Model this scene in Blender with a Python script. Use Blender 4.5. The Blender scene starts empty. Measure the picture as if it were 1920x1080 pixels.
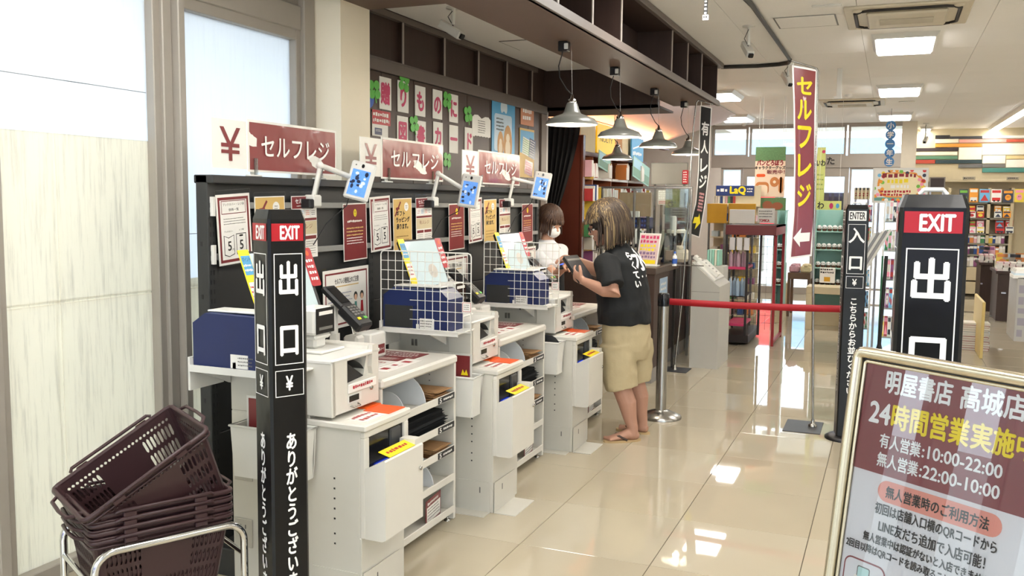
import bpy, bmesh, math, random
from mathutils import Matrix, Vector, Quaternion
from mathutils.bvhtree import BVHTree
random.seed(7)
SC = bpy.context.scene
COL = SC.collection
PI = math.pi
# ------------------------------------------------------------------ camera
LAMPW = 8.0
F = 1700.0; CH = 1.6
PITCH = math.atan(163 / F); ROLL = math.radians(0.6); YAW = math.radians(22.6413)
RM = Matrix.Rotation(YAW, 3, 'Z') @ Matrix.Rotation(PI / 2 - PITCH, 3, 'X') @ Matrix.Rotation(ROLL, 3, 'Z')
CP = Vector((0, 0, CH))
cam = bpy.data.cameras.new('camera'); cam_o = bpy.data.objects.new('camera', cam); COL.objects.link(cam_o)
cam.sensor_width = 36; cam.lens = 36 * F / 1920; cam.clip_start = 0.05; cam.clip_end = 200
cam_o.matrix_world = Matrix.Translation(CP) @ RM.to_4x4()
SC.camera = cam_o
# ------------------------------------------------------------------ view, world
SC.view_settings.view_transform = 'Standard'; SC.view_settings.look = 'None'
SC.view_settings.gamma = 1; SC.view_settings.use_curve_mapping = False
SC.view_settings.exposure = 1.0
W = bpy.data.worlds.new('world'); SC.world = W; W.use_nodes = True
_n = W.node_tree.nodes; _l = W.node_tree.links
_bg = _n['Background']; _bg.inputs['Strength'].default_value = 3.2
_tc = _n.new('ShaderNodeTexCoord'); _ns = _n.new('ShaderNodeTexNoise'); _cr = _n.new('ShaderNodeValToRGB')
_ns.inputs['Scale'].default_value = 1.6; _ns.inputs['Detail'].default_value = 4
_cr.color_ramp.elements[0].position = .3; _cr.color_ramp.elements[0].color = (.92, .95, 1, 1)
_cr.color_ramp.elements[1].position = .7; _cr.color_ramp.elements[1].color = (1, 1, 1, 1)
_l.new(_tc.outputs['Generated'], _ns.inputs['Vector']); _l.new(_ns.outputs['Fac'], _cr.inputs['Fac']); _l.new(_cr.outputs['Color'], _bg.inputs['Color'])

# ------------------------------------------------------------------ helpers
def on(px, py, ax, v):
    """where the sight line of a pixel meets the plane x/y/z = v"""
    d = RM @ Vector(((px - 960) / F, -(py - 540) / F, -1)); i = 'xyz'.index(ax)
    return CP + d * ((v - CP[i]) / d[i])
def at(px, py, D):
    return CP + RM @ Vector(((px - 960) / F * D, -(py - 540) / F * D, -D))
def lin(c):
    c = c.lstrip('#'); v = [int(c[i:i + 2], 16) / 255 for i in (0, 2, 4)]
    return tuple((x / 12.92 if x <= .04045 else ((x + .055) / 1.055) ** 2.4) for x in v) + (1,)
MATS = {}
def mat(name, col, rough=.5, metal=0, var=.06, vscale=12, bump=0, bscale=40, emit=0, alpha=1, trans=0, coat=0, ecol=None, spec=.5, stretch=None, ior=1.45):
    if name in MATS: return MATS[name]
    m = bpy.data.materials.new(name); m.use_nodes = True; MATS[name] = m
    nt = m.node_tree; n = nt.nodes; l = nt.links; p = n['Principled BSDF']
    c = lin(col)
    tc = n.new('ShaderNodeTexCoord'); vec = tc.outputs['Object']
    if stretch:
        mp = n.new('ShaderNodeMapping'); mp.inputs['Scale'].default_value = stretch; l.new(vec, mp.inputs['Vector']); vec = mp.outputs['Vector']
    if var:
        ns = n.new('ShaderNodeTexNoise'); ns.inputs['Scale'].default_value = vscale; ns.inputs['Detail'].default_value = 3
        mx = n.new('ShaderNodeMix'); mx.data_type = 'RGBA'
        l.new(vec, ns.inputs['Vector']); l.new(ns.outputs['Fac'], mx.inputs['Factor'])
        mx.inputs[6].default_value = tuple(min(1, x * (1 - var)) for x in c[:3]) + (1,)
        mx.inputs[7].default_value = tuple(min(1, x * (1 + var)) for x in c[:3]) + (1,)
        l.new(mx.outputs[2], p.inputs['Base Color'])
    else: p.inputs['Base Color'].default_value = c
    if bump:
        bn = n.new('ShaderNodeTexNoise'); bn.inputs['Scale'].default_value = bscale; l.new(vec, bn.inputs['Vector'])
        b = n.new('ShaderNodeBump'); b.inputs['Strength'].default_value = bump; b.inputs['Distance'].default_value = .01
        l.new(bn.outputs['Fac'], b.inputs['Height']); l.new(b.outputs['Normal'], p.inputs['Normal'])
    p.inputs['Roughness'].default_value = rough; p.inputs['Metallic'].default_value = metal
    p.inputs['IOR'].default_value = ior
    p.inputs['Specular IOR Level'].default_value = spec
    p.inputs['Coat Weight'].default_value = coat; p.inputs['Coat Roughness'].default_value = .04
    p.inputs['Transmission Weight'].default_value = trans
    p.inputs['Alpha'].default_value = alpha
    if emit:
        p.inputs['Emission Color'].default_value = lin(ecol or col); p.inputs['Emission Strength'].default_value = emit
    return m
class MB:
    """collects shapes into ONE mesh"""
    def __init__(s): s.v = []; s.f = []; s.mi = []; s.ms = []; s.M = Matrix.Identity(4); s.sm = []
    def idx(s, m):
        if m not in s.ms: s.ms.append(m)
        return s.ms.index(m)
    def add(s, vs, fs, m, smooth=False, M=None):
        b = len(s.v); T = s.M @ M if M is not None else s.M
        s.v += [tuple(T @ Vector(v)) for v in vs]; i = s.idx(m)
        for f in fs: s.f.append(tuple(b + k for k in f)); s.mi.append(i); s.sm.append(smooth)
        return s
    def box(s, x0, x1, y0, y1, z0, z1, m, ch=0, M=None):
        if ch <= 0:
            vs = [(x, y, z) for z in (z0, z1) for y in (y0, y1) for x in (x0, x1)]
            return s.add(vs, [(0, 2, 3, 1), (4, 5, 7, 6), (0, 1, 5, 4), (2, 6, 7, 3), (0, 4, 6, 2), (1, 3, 7, 5)], m, M=M)
        c = min(ch, (x1 - x0) * .45, (y1 - y0) * .45, (z1 - z0) * .45)
        C_ = ((x0 + x1) / 2, (y0 + y1) / 2, (z0 + z1) / 2); h = ((x1 - x0) / 2, (y1 - y0) / 2, (z1 - z0) / 2)
        vs = []; ix = {}
        for sx in (-1, 1):
            for sy in (-1, 1):
                for sz in (-1, 1):
                    sg = (sx, sy, sz)
                    for a in range(3):
                        p = [C_[k] + sg[k] * (h[k] - (0 if k == a else c)) for k in range(3)]
                        ix[(sg, a)] = len(vs); vs.append(tuple(p))
        fs = []
        def ordered(l, n):
            n = Vector(n); ce = sum((Vector(vs[i]) for i in l), Vector()) / len(l)
            u = (Vector(vs[l[0]]) - ce).normalized(); w = n.cross(u)
            return tuple(sorted(l, key=lambda i: math.atan2((Vector(vs[i]) - ce).dot(w), (Vector(vs[i]) - ce).dot(u))))
        for a in range(3):
            for sg in (-1, 1):
                n = [0, 0, 0]; n[a] = sg
                fs.append(ordered([i for (g, aa), i in ix.items() if aa == a and g[a] == sg], n))
        for a in range(3):
            for b in range(a + 1, 3):
                for sa in (-1, 1):
                    for sb in (-1, 1):
                        n = [0, 0, 0]; n[a] = sa; n[b] = sb
                        fs.append(ordered([i for (g, aa), i in ix.items() if aa in (a, b) and g[a] == sa and g[b] == sb], n))
        for sx in (-1, 1):
            for sy in (-1, 1):
                for sz in (-1, 1):
                    fs.append(ordered([ix[((sx, sy, sz), a)] for a in range(3)], (sx, sy, sz)))
        return s.add(vs, fs, m, M=M)
    def tube(s, pts, r, m, n=8, closed=False, caps=True, smooth=True):
        pts = [Vector(p) for p in pts]; N = len(pts); rs = r if isinstance(r, (list, tuple)) else [r] * N
        vs = []; prev = None
        for i, p in enumerate(pts):
            if closed: t = pts[(i + 1) % N] - pts[i - 1]
            else: t = pts[min(i + 1, N - 1)] - pts[max(i - 1, 0)]
            t.normalize()
            if prev is None: u = t.cross(Vector((0, 0, 1)) if abs(t.z) < .9 else Vector((1, 0, 0))).normalized()
            else: u = (prev - t * prev.dot(t)).normalized()
            prev = u; w = t.cross(u)
            for k in range(n):
                a = 2 * PI * k / n; vs.append(p + (u * math.cos(a) + w * math.sin(a)) * rs[i])
        fs = []
        for i in range(N if closed else N - 1):
            j = (i + 1) % N
            for k in range(n):
                k2 = (k + 1) % n; fs.append((i * n + k, i * n + k2, j * n + k2, j * n + k))
        s.add(vs, fs, m, smooth)
        if caps and not closed: s.add(vs[:n], [tuple(reversed(range(n)))], m); s.add(vs[-n:], [tuple(range(n))], m)
        return s
    def lathe(s, prof, m, n=24, M=None, smooth=True):
        vs = []; fs = []
        for r, z in prof:
            for k in range(n):
                a = 2 * PI * k / n; vs.append((r * math.cos(a), r * math.sin(a), z))
        for i in range(len(prof) - 1):
            for k in range(n):
                k2 = (k + 1) % n; fs.append((i * n + k, i * n + k2, (i + 1) * n + k2, (i + 1) * n + k))
        s.add(vs, fs, m, smooth, M)
        if prof[0][0] > 1e-5: s.add(vs[:n], [tuple(reversed(range(n)))], m, M=M)
        if prof[-1][0] > 1e-5: s.add(vs[-n:], [tuple(range(n))], m, M=M)
        return s
    def prism(s, poly, d0, d1, m, ax='y', M=None):
        """poly in the other two axes; extruded d0..d1 along ax"""
        def mk(a, b, d): return {'x': (d, a, b), 'y': (a, d, b), 'z': (a, b, d)}[ax]
        n = len(poly); vs = [mk(a, b, d0) for a, b in poly] + [mk(a, b, d1) for a, b in poly]
        area = sum(poly[i][0] * poly[(i + 1) % n][1] - poly[(i + 1) % n][0] * poly[i][1] for i in range(n))
        flip = (area > 0) == (ax != 'y')
        a = tuple(range(n)); b = tuple(range(n, 2 * n))
        fs = [tuple(reversed(a)) if flip else a, b if flip else tuple(reversed(b))]
        for i in range(n):
            j = (i + 1) % n; q = (i, j, n + j, n + i); fs.append(q if flip else tuple(reversed(q)))
        return s.add(vs, fs, m, M=M)
    def ball(s, c, r, m, n=10, M=None):
        r = r if isinstance(r, (list, tuple)) else (r, r, r)
        T = Matrix.Translation(c) @ Matrix.Diagonal((*r, 1))
        if M is not None: T = M @ T
        prof = [(max(1e-6, math.sin(PI * i / n)), -math.cos(PI * i / n)) for i in range(n + 1)]
        return s.lathe(prof, m, n=n + 4, M=T)
    # flat drawing in local x,y with z as the layer
    def rect(s, x0, y0, x1, y1, m, z=.001):
        return s.add([(x0, y0, z), (x1, y0, z), (x1, y1, z), (x0, y1, z)], [(0, 1, 2, 3)], m)
    def rrect(s, x0, y0, x1, y1, r, m, z=.001):
        ps = []
        for cx, cy, a0 in ((x1 - r, y0 + r, -90), (x1 - r, y1 - r, 0), (x0 + r, y1 - r, 90), (x0 + r, y0 + r, 180)):
            for k in range(6):
                a = math.radians(a0 + 18 * k); ps.append((cx + r * math.cos(a), cy + r * math.sin(a), z))
        return s.add(ps, [tuple(range(len(ps)))], m)
    def poly(s, ps, m, z=.001): return s.add([(a, b, z) for a, b in ps], [tuple(range(len(ps)))], m)
    def disc(s, cx, cy, rx, ry, m, z=.001, n=18):
        return s.poly([(cx + rx * math.cos(2 * PI * k / n), cy + ry * math.sin(2 * PI * k / n)) for k in range(n)], m, z)
    def line(s, x0, y0, x1, y1, w, m, z=.001):
        d = Vector((x1 - x0, y1 - y0)); d.normalize(); p = Vector((-d.y, d.x)) * w / 2
        return s.poly([(x0 - p.x, y0 - p.y), (x1 - p.x, y1 - p.y), (x1 + p.x, y1 + p.y), (x0 + p.x, y0 + p.y)], m, z)
    def frame(s, x0, y0, x1, y1, w, m, z=.001):
        s.rect(x0, y0, x1, y0 + w, m, z); s.rect(x0, y1 - w, x1, y1, m, z); s.rect(x0, y0 + w, x0 + w, y1 - w, m, z); return s.rect(x1 - w, y0 + w, x1, y1 - w, m, z)
    def tfit(s, body, x0, y0, x1, y1, m, z=.0015, bold=0):
        vs, fs = glyph(body); xs = [v[0] for v in vs]; ys = [v[1] for v in vs]
        a, b, c, d = min(xs), max(xs), min(ys), max(ys)
        o = [(x0 + (x - a) / (b - a) * (x1 - x0), y0 + (y - c) / (d - c) * (y1 - y0)) for x, y in vs]
        for i, (dx, dy) in enumerate([(0, 0), (bold, 0), (-bold, 0), (0, bold), (0, -bold)] if bold else [(0, 0)]):
            s.add([(x + dx, y + dy, z + i * .0001) for x, y in o], fs, m)
        return s
    def tvert(s, body, cx, ytop, size, m, z=.0015, bold=0, pitch=None, sx=1):
        pitch = pitch or size
        for k, chh in enumerate(body):
            vs, fs = glyph(chh); cy = ytop - (k + .5) * pitch
            o = [((x - .5), (y - .38)) for x, y in vs]
            if chh == 'ー': o = [(-y, -x) for x, y in o]
            for i, (dx, dy) in enumerate([(0, 0), (bold, 0), (-bold, 0), (0, bold), (0, -bold)] if bold else [(0, 0)]):
                s.add([(cx + x * size * sx + dx, cy + y * size + dy, z + i * .0001) for x, y in o], fs, m)
        return s
    def scribble(s, x0, y0, x1, y1, m, rows=3, z=.0014, fill=.5, rnd=None):
        """unreadably small print"""
        rnd = rnd or random; h = (y1 - y0) / rows
        for r in range(rows):
            x = x0; yc = y0 + h * (r + .5); hh = h * fill / 2; end = x1 - rnd.random() * .12 * (x1 - x0)
            while x < end:
                w = hh * rnd.uniform(.9, 2.1); s.rect(x, yc - hh * rnd.uniform(.5, 1), min(x + w, end), yc + hh * rnd.uniform(.5, 1), m, z); x += w + hh * .6
        return s
    def build(s, name, parent=None, mw=None, smooth_all=False):
        me = bpy.data.meshes.new(name); me.from_pydata(s.v, [], s.f)
        for m in s.ms: me.materials.append(m)
        me.polygons.foreach_set('material_index', s.mi); me.polygons.foreach_set('use_smooth', s.sm); me.update()
        o = bpy.data.objects.new(name, me); COL.objects.link(o)
        if parent is not None: o.parent = parent
        if mw is not None: o.matrix_local = mw
        return o
_G = {}
def glyph(body):
    if body not in _G:
        c = bpy.data.curves.new('t', 'FONT'); c.body = body; c.resolution_u = 3; o = bpy.data.objects.new('t', c); COL.objects.link(o)
        me = bpy.data.meshes.new_from_object(o.evaluated_get(bpy.context.evaluated_depsgraph_get()))
        _G[body] = ([(v.co.x, v.co.y) for v in me.vertices], [tuple(p.vertices) for p in me.polygons])
        bpy.data.objects.remove(o); bpy.data.curves.remove(c); bpy.data.meshes.remove(me)
    return _G[body]
def tag(o, label, cat, group=None, kind=None):
    o['label'] = label; o['category'] = cat
    if group: o['group'] = group
    if kind: o['kind'] = kind
    return o
def thing(name, label, cat, loc=(0, 0, 0), rz=0, group=None):
    o = bpy.data.objects.new(name, None); COL.objects.link(o); o.empty_display_size = .05
    o.location = loc; o.rotation_euler = (0, 0, rz); return tag(o, label, cat, group)
def struct(o): o['kind'] = 'structure'; return o
def kids(o): return [c for c in bpy.data.objects if c.parent == o]
def dup(root, parent=None):
    c = root.copy(); COL.objects.link(c)
    if parent is not None: c.parent = parent
    for ch in kids(root): dup(ch, c)
    return c
def MX(x, y, z): return Matrix(((0, 0, 1, x), (1, 0, 0, y), (0, 1, 0, z), (0, 0, 0, 1)))      # sheet on a wall, facing +X
def MYm(x, y, z): return Matrix(((1, 0, 0, x), (0, 0, -1, y), (0, 1, 0, z), (0, 0, 0, 1)))     # sheet facing the camera (-Y)
def basis(o, u, v):
    u = Vector(u).normalized(); v = Vector(v); v = (v - u * v.dot(u)).normalized(); n = u.cross(v)
    return Matrix(((u.x, v.x, n.x, o[0]), (u.y, v.y, n.y, o[1]), (u.z, v.z, n.z, o[2]), (0, 0, 0, 1)))
def evalmesh(o):
    me = bpy.data.meshes.new_from_object(o.evaluated_get(bpy.context.evaluated_depsgraph_get())); return me
def arc(c, r, a0, a1, n, f):
    return [f(c[0] + r * math.cos(math.radians(a0 + (a1 - a0) * i / n)), c[1] + r * math.sin(math.radians(a0 + (a1 - a0) * i / n))) for i in range(n + 1)]
# ------------------------------------------------------------------ materials
white = mat('white_paint_metal', '#d5d2c9', .38, var=.03, bump=.02, bscale=300)
white2 = mat('white_paint_side', '#cbc8be', .45, var=.03)
offw = mat('white_plastic', '#dbdad4', .35, var=.02)
wprint = mat('white_print', '#f2f1ee', .5, var=.01)
paper = mat('white_paper', '#e8e6e0', .55, var=.03)
black = mat('black_plastic', '#1b1b1d', .4, var=.1)
blackm = mat('black_painted_steel', '#2f3030', .5, var=.06, bump=.02, bscale=200)
blackv = mat('black_vinyl', '#101011', .28, var=.15, vscale=5, coat=.08, bump=.3, bscale=7, spec=.35)
vred = mat('red_print', '#b01c28', .3, var=.03)
dred = mat('red_tape', '#a3101e', .5, var=.05)
maroon = mat('maroon_print', '#7c2f31', .35, var=.04)
maroonpl = mat('maroon_sign_sheet', '#84393a', .28, var=.06, vscale=6, coat=.6, bump=.35, bscale=9)
navy = mat('navy_plastic', '#1f2b58', .4, var=.08)
chrome = mat('chrome', '#d0d0cf', .12, 1, var=.02)
steel = mat('brushed_steel', '#a9a7a2', .25, 1, var=.04)
galv = mat('galvanised_steel', '#a0a09c', .4, 1, var=.05)
dwood = mat('dark_brown_wood', '#43322b', .45, var=.22, vscale=5, stretch=(6, 6, .6), bump=.04)
dwood2 = mat('dark_cabinet_wood', '#3d2d27', .5, var=.2, vscale=5, stretch=(6, 6, .6))
edgew = mat('greyish_edge_laminate', '#6a605a', .5, var=.06)
soffm = mat('taupe_brown_laminate', '#665246', .5, var=.08, vscale=4)
redwood = mat('reddish_brown_wood', '#55281c', .35, var=.15, vscale=4, stretch=(5, 5, .6))
redwood2 = mat('light_reddish_wood', '#8a4f33', .4, var=.15, vscale=4, stretch=(5, 5, .6))
creamw = mat('cream_wallpaper', '#f4ead4', .8, var=.05, vscale=3, bump=.1, bscale=120)
ceilm = mat('ceiling_board', '#f3f2f0', .85, var=.03, vscale=2, bump=.15, bscale=90)
grout = mat('tile_joint', '#6d665a', .8)
alum = mat('window_frame_aluminium', '#a59e94', .45, .1, var=.04)
screen = mat('blue_screen', '#3f6fb0', .2, emit=.55, ecol='#5f8ac8', var=.5, vscale=60)
screen_d = mat('dark_screen', '#15161a', .15)
green = mat('green_card', '#5cb448', .45, var=.1)
yellow = mat('yellow_print', '#f0d81e', .45, var=.04)
yelb = mat('mustard_board', '#d09c20', .5, var=.05)
orange = mat('orange_print', '#ea5a20', .45, var=.05)
tan = mat('tan_paper', '#d2b06a', .55, var=.06)
beigep = mat('beige_laminate', '#cdbf9d', .5, var=.05)
pink = mat('pink_print', '#c43a66', .5)
cardb = mat('cardboard', '#b79f80', .8, var=.06)
greyp = mat('grey_print', '#6c6a66', .5)
inkb = mat('black_ink', '#262424', .5)
skyblue = mat('light_blue_print', '#4d9ccb', .4, var=.1)
tealm = mat('pale_teal_laminate', '#9fc9bf', .5, var=.06)
bulbm = mat('lamp_white_inside', '#fff6e4', .5, emit=5, ecol='#fff0d8')
diffm = mat('lit_ceiling_diffuser', '#ffffff', .5, emit=13, ecol='#fdf9f4')
# acrylic sheet: clear, slightly reflective
def clearmat(name, tint='#f4f8f8', fac=.12, rough=.02, mulf=.8):
    m = bpy.data.materials.new(name); m.use_nodes = True; n = m.node_tree.nodes; l = m.node_tree.links
    n.remove(n['Principled BSDF']); out = n['Material Output']
    t = n.new('ShaderNodeBsdfTransparent'); t.inputs[0].default_value = lin(tint)
    g = n.new('ShaderNodeBsdfGlossy'); g.inputs['Roughness'].default_value = rough
    fr = n.new('ShaderNodeFresnel'); fr.inputs[0].default_value = 1.45; ad = n.new('ShaderNodeMath'); ad.operation = 'MULTIPLY_ADD'
    ad.inputs[1].default_value = mulf; ad.inputs[2].default_value = fac * .2; ad.use_clamp = True
    mx = n.new('ShaderNodeMixShader'); l.new(fr.outputs[0], ad.inputs[0]); l.new(ad.outputs[0], mx.inputs[0]); l.new(t.outputs[0], mx.inputs[1]); l.new(g.outputs[0], mx.inputs[2]); l.new(mx.outputs[0], out.inputs[0])
    return m
acryl = clearmat('clear_acrylic'); glassm = clearmat('window_glass', '#eef5f8')
def film(name, col, tcol, mixf, scratch):
    m = bpy.data.materials.new(name); m.use_nodes = True; n = m.node_tree.nodes; l = m.node_tree.links; n.remove(n['Principled BSDF']); out = n['Material Output']
    tc = n.new('ShaderNodeTexCoord'); mp = n.new('ShaderNodeMapping'); mp.inputs['Scale'].default_value = (6, 16, .9); l.new(tc.outputs['Object'], mp.inputs[0])
    ns = n.new('ShaderNodeTexNoise'); ns.inputs['Scale'].default_value = 4; ns.inputs['Detail'].default_value = 7; ns.inputs['Roughness'].default_value = .7; l.new(mp.outputs[0], ns.inputs[0])
    cr = n.new('ShaderNodeValToRGB'); cr.color_ramp.elements[0].position = .3; cr.color_ramp.elements[1].position = .5
    cr.color_ramp.elements[0].color = (1 - scratch,) * 3 + (1,); cr.color_ramp.elements[1].color = (1, 1, 1, 1); l.new(ns.outputs['Fac'], cr.inputs[0])
    def mul(c):
        x = n.new('ShaderNodeMix'); x.data_type = 'RGBA'; x.blend_type = 'MULTIPLY'; x.inputs[0].default_value = 1; x.inputs[6].default_value = lin(c); l.new(cr.outputs[0], x.inputs[7]); return x.outputs[2]
    d = n.new('ShaderNodeBsdfDiffuse'); t = n.new('ShaderNodeBsdfTranslucent'); l.new(mul(col), d.inputs[0]); l.new(mul(tcol), t.inputs[0])
    mx = n.new('ShaderNodeMixShader'); mx.inputs[0].default_value = mixf; l.new(d.outputs[0], mx.inputs[1]); l.new(t.outputs[0], mx.inputs[2])
    l.new(mx.outputs[0], out.inputs[0]); return m
film_hi = film('bright_frosted_film', '#f4f6f6', '#f8fbff', .72, .04)
film_lo = film('scuffed_frosted_film', '#f3f1ea', '#f6f1e2', .55, .2)
# floor tile
def tile_mat(i, c):
    m = mat('polished_tile_%d' % i, c, .025, var=.05, vscale=2.5, ior=1.5, spec=.75); return m
TILES = [tile_mat(0, '#bbb09a'), tile_mat(1, '#b8ad97'), tile_mat(2, '#beb49f')]
ZC = 3.0; YB = 16.8; YW = 18.6; XL = -3.2; XR = 6.0; Y0R = -2.6
# ------------------------------------------------------------------ floor
b = MB(); b.box(-4.6, XR, Y0R - .3, YW + .2, -.12, -.008, grout); floor = struct(b.build('floor'))
tm = []
for m in TILES:
    b = MB(); b.box(.0015, .6185, .0015, .6385, -.008, 0, m, .0012); o = b.build('tile', floor); tm.append(o)
rest = MB(); first = [True] * 3; cnt = 0
ys = [4.46 + .64 * k for k in range(-11, 23)]; xs = [-1.54 + .62 * k for k in range(-5, 13)]
for y in ys:
    for x in xs:
        k = random.randrange(3)
        c = Vector((x + .31, y + .32, 0)); q = RM.transposed() @ (c - CP)
        vis = q.z < -1 and abs(q.x / -q.z) < .64 and y < 13.5 and q.y / -q.z > -.42
        if vis and cnt < 290:
            cnt += 1
            if first[k]: o = tm[k]; first[k] = False
            else: o = tm[k].copy(); COL.objects.link(o)
            o.location = (x, y, 0)
        else: rest.box(x + .0015, min(x + .6185, XR), y + .0015, min(y + .6385, YW), -.008, 0, TILES[k])
r = rest.build('tile_field', floor); r['kind'] = 'stuff'
# ------------------------------------------------------------------ ceiling with fine board joints
b = MB()
for i in range(-3, 11):
    for j in range(-2, 11):
        x0, x1 = max(-4.6, -.3 + .91 * i), min(XR, -.3 + .91 * (i + 1)); y0, y1 = max(Y0R, 1.82 * j), min(YW, 1.82 * (j + 1))
        if x1 > x0 and y1 > y0: b.box(x0 + .0015, x1 - .0015, y0 + .0015, y1 - .0015, ZC, ZC + .01, ceilm)
b.box(-4.6, XR, Y0R - .3, YW + .2, ZC + .01, ZC + .1, mat('ceiling_joint', '#a8a296', .9)); struct(b.build('ceiling'))
# ------------------------------------------------------------------ left wall: filmed shop windows
W1 = 2.56
def pane_window(n, y0, y1, z1, zsplit, filmed=True):
    b = MB(); w = .05
    b.box(XL - .06, XL + .03, y0, y0 + .045, 0, z1, alum, .004); b.box(XL - .06, XL + .03, y1 - .045, y1, 0, z1, alum, .004)
    b.box(XL - .06, XL + .03, y0 + .045, y1 - .045, 0, .06, alum, .004); b.box(XL - .06, XL + .03, y0 + .045, y1 - .045, z1 - .06, z1, alum, .004)
    o = struct(b.build('window_%d' % n))
    g = MB(); g.box(XL - .03, XL - .024, y0 + .04, y1 - .04, .05, z1 - .05, glassm); g.build('window_pane', o)
    if not filmed: return o
    g = MB(); g.box(XL - .019, XL - .016, y0 + .045, y1 - .045, zsplit, z1 - .06, film_hi)
    for yy in (y0 + .3, y1 - .25): g.box(XL - .016, XL - .0155, yy - .25, yy + .2, zsplit + .22, zsplit + .223, greyp)
    g.build('upper_film', o)
    g = MB(); ym = (y0 + y1) / 2 - .12
    g.box(XL - .022, XL - .019, y0 + .045, ym - .01, 1.16, zsplit, film_lo); g.box(XL - .022, XL - .019, ym + .01, y1 - .045, 1.16, zsplit, film_lo)
    g.box(XL - .022, XL - .019, y0 + .045, ym - .01, .06, 1.15, film_lo); g.box(XL - .022, XL - .019, ym + .01, y1 - .045, .06, 1.15, film_lo)
    g.box(XL - .0225, XL - .0222, ym - .012, ym + .012, .06, zsplit, film_lo); g.box(XL - .0232, XL - .0229, y0, y1, 1.146, 1.164, film_lo)
    g.build('lower_film', o)
    return o
pane_window(1, 2.44, 3.33, 2.9, 1.86)
pane_window(2, 3.42, 4.42, W1, 1.2)
pane_window(3, 1.2, 2.4, 2.9, 1.86); pane_window(4, .86, 1.16, 2.9, 1.86, False); pane_window(5, .5, .74, 2.9, 1.86, False); pane_window(13, .1, .4, 2.9, 1.86, False); pane_window(14, -2.5, 0, 2.9, 1.86, False)
b = MB()
b.box(XL - .1, XL + .05, 3.325, 3.385, 0, ZC, alum, .005); b.box(XL - .08, XL + .09, 3.385, 3.43, 0, ZC, alum, .005)
b.box(XL - .1, XL + .06, 4.415, 4.52, 0, ZC, alum, .005); b.box(XL - .1, XL + .04, 3.43, 4.415, W1 - .005, W1 + .13, alum, .005)
b.box(XL - .1, XL + .05, 2.395, 2.445, 0, ZC, alum, .004); b.box(XL - .1, XL + .05, 1.155, 1.205, 0, ZC, alum, .004); b.box(XL - .1, XL + .05, .74, .86, 0, ZC, alum, .004); b.box(XL - .1, XL + .05, .4, .5, 0, ZC, alum, .004); b.box(XL - .1, XL + .05, 0, .1, 0, ZC, alum, .004)
struct(b.build('trim_1'))
b = MB(); b.box(XL - .1, XL + .02, 3.43, 4.415, W1 + .125, ZC, mat('header_grey_panel', '#8d857c', .6)); b.box(XL - .1, XL, Y0R, 3.33, 2.9, ZC, creamw)
struct(b.build('wall_left'))
b = MB(); b.box(XL - .12, -2.97, 4.525, 4.84, 0, ZC, creamw); struct(b.build('wall_left_column'))
# dark brown panelled wall behind the self checkouts
XB = -3.2
b = MB(); b.box(XB - .3, XB - .03, 4.84, 8.5, 0, ZC, dwood2); wl = struct(b.build('wall_left_panelled'))
for k in range(8):
    y0 = 4.92 + k * .445; b = MB(); b.box(XB - .03, XB - .004, y0 + .0025, y0 + .4425, .0, 2.45, dwood, .002); b.build('wood_panel', wl)
b = MB(); b.box(XB - .03, XB + .015, 4.84, 8.5, 2.453, 2.53, edgew, .003); b.build('rail', wl)
b = MB(); b.box(XB - .03, XB + .01, 8.36, 8.5, 0, 2.45, mat('taupe_column_face', '#6e6156', .6)); b.build('end_trim', wl)
# cubby shelves over the wall
o = thing('wall_cubby_shelf', 'dark brown open cubby shelf running high along the panelled wall', 'shelf', (XB, 4.84, 2.53))
b = MB(); b.box(-.27, -.25, 0, 3.4, 0, .34, dwood2); b.build('back_board', o)
b = MB(); b.box(-.25, .01, 0, 3.4, 0, .012, edgew); b.build('bottom_board', o)
b = MB(); b.box(-.25, .01, 0, 3.4, .295, .335, edgew); b.build('top_board', o)
for px in (755, 833, 897, 950.5, 998):
    y = on(px, 100, 'x', XB).y - 4.84; b = MB(); b.box(-.25, .0, y - .011, y + .011, .012, .295, dwood2); b.box(.0, .006, y - .011, y + .011, .012, .295, mat('light_edge_strip', '#a0968e', .5)); b.build('divider', o)
# overhead beam with cubbies, soffit and the lamp recess
XO, XI, ZS, YE, YN = -1.66, -2.09, 2.57, 9.2, 4.0
beam = MB(); beam.box(XI, XO, YN, YE, ZS, ZS + .04, soffm); beam.box(XI, XI + .02, YN, YE, ZS + .04, ZC, dwood2)
bo = struct(beam.build('wall_overhead_beam'))
b = MB(); b.box(XO - .02, XO + .012, YN, YE + .12, ZS, ZS + .055, edgew, .003); b.build('lower_lip', bo)
b = MB(); b.box(XO - .03, XO + .03, YN, YE + .18, ZC - .05, ZC - .004, edgew, .003); b.build('upper_moulding', bo)
b = MB(); b.box(XO - .3, XO - .28, YN, YE, ZS + .05, ZC - .04, dwood2); b.build('cubby_back', bo)
b = MB(); b.box(XO - .28, XO, YN, YE, ZC - .052, ZC - .045, dwood2); b.box(XO - .28, XO - .02, YN, YE, ZS + .041, ZS + .056, dwood2); b.build('cubby_board', bo)
b = MB(); b.box(XO - .28, XO, YE - .018, YE, ZS + .05, ZC - .04, dwood2); b.build('end_board', bo)
for px, py in ((1047, 20), (1112, 30), (1166, 50), (1261, 90), (1290, 120), (1316, 140)):
    y = on(px, py, 'x', XO).y; b = MB(); b.box(XO - .28, XO - .006, y - .012, y + .012, ZS + .055, ZC - .05, dwood2); b.box(XO - .006, XO, y - .012, y + .012, ZS + .055, ZC - .05, mat('light_edge_strip', '#a0968e', .5)); b.build('divider', bo)
b = MB(); b.box(XB - .3, XI, 8.5, 8.62, 2.5, ZC, dwood2); b.box(XB - .3, XI, 8.5, YE, 2.5, 2.52, dwood2); struct(b.build('wall_recess_end'))
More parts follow.
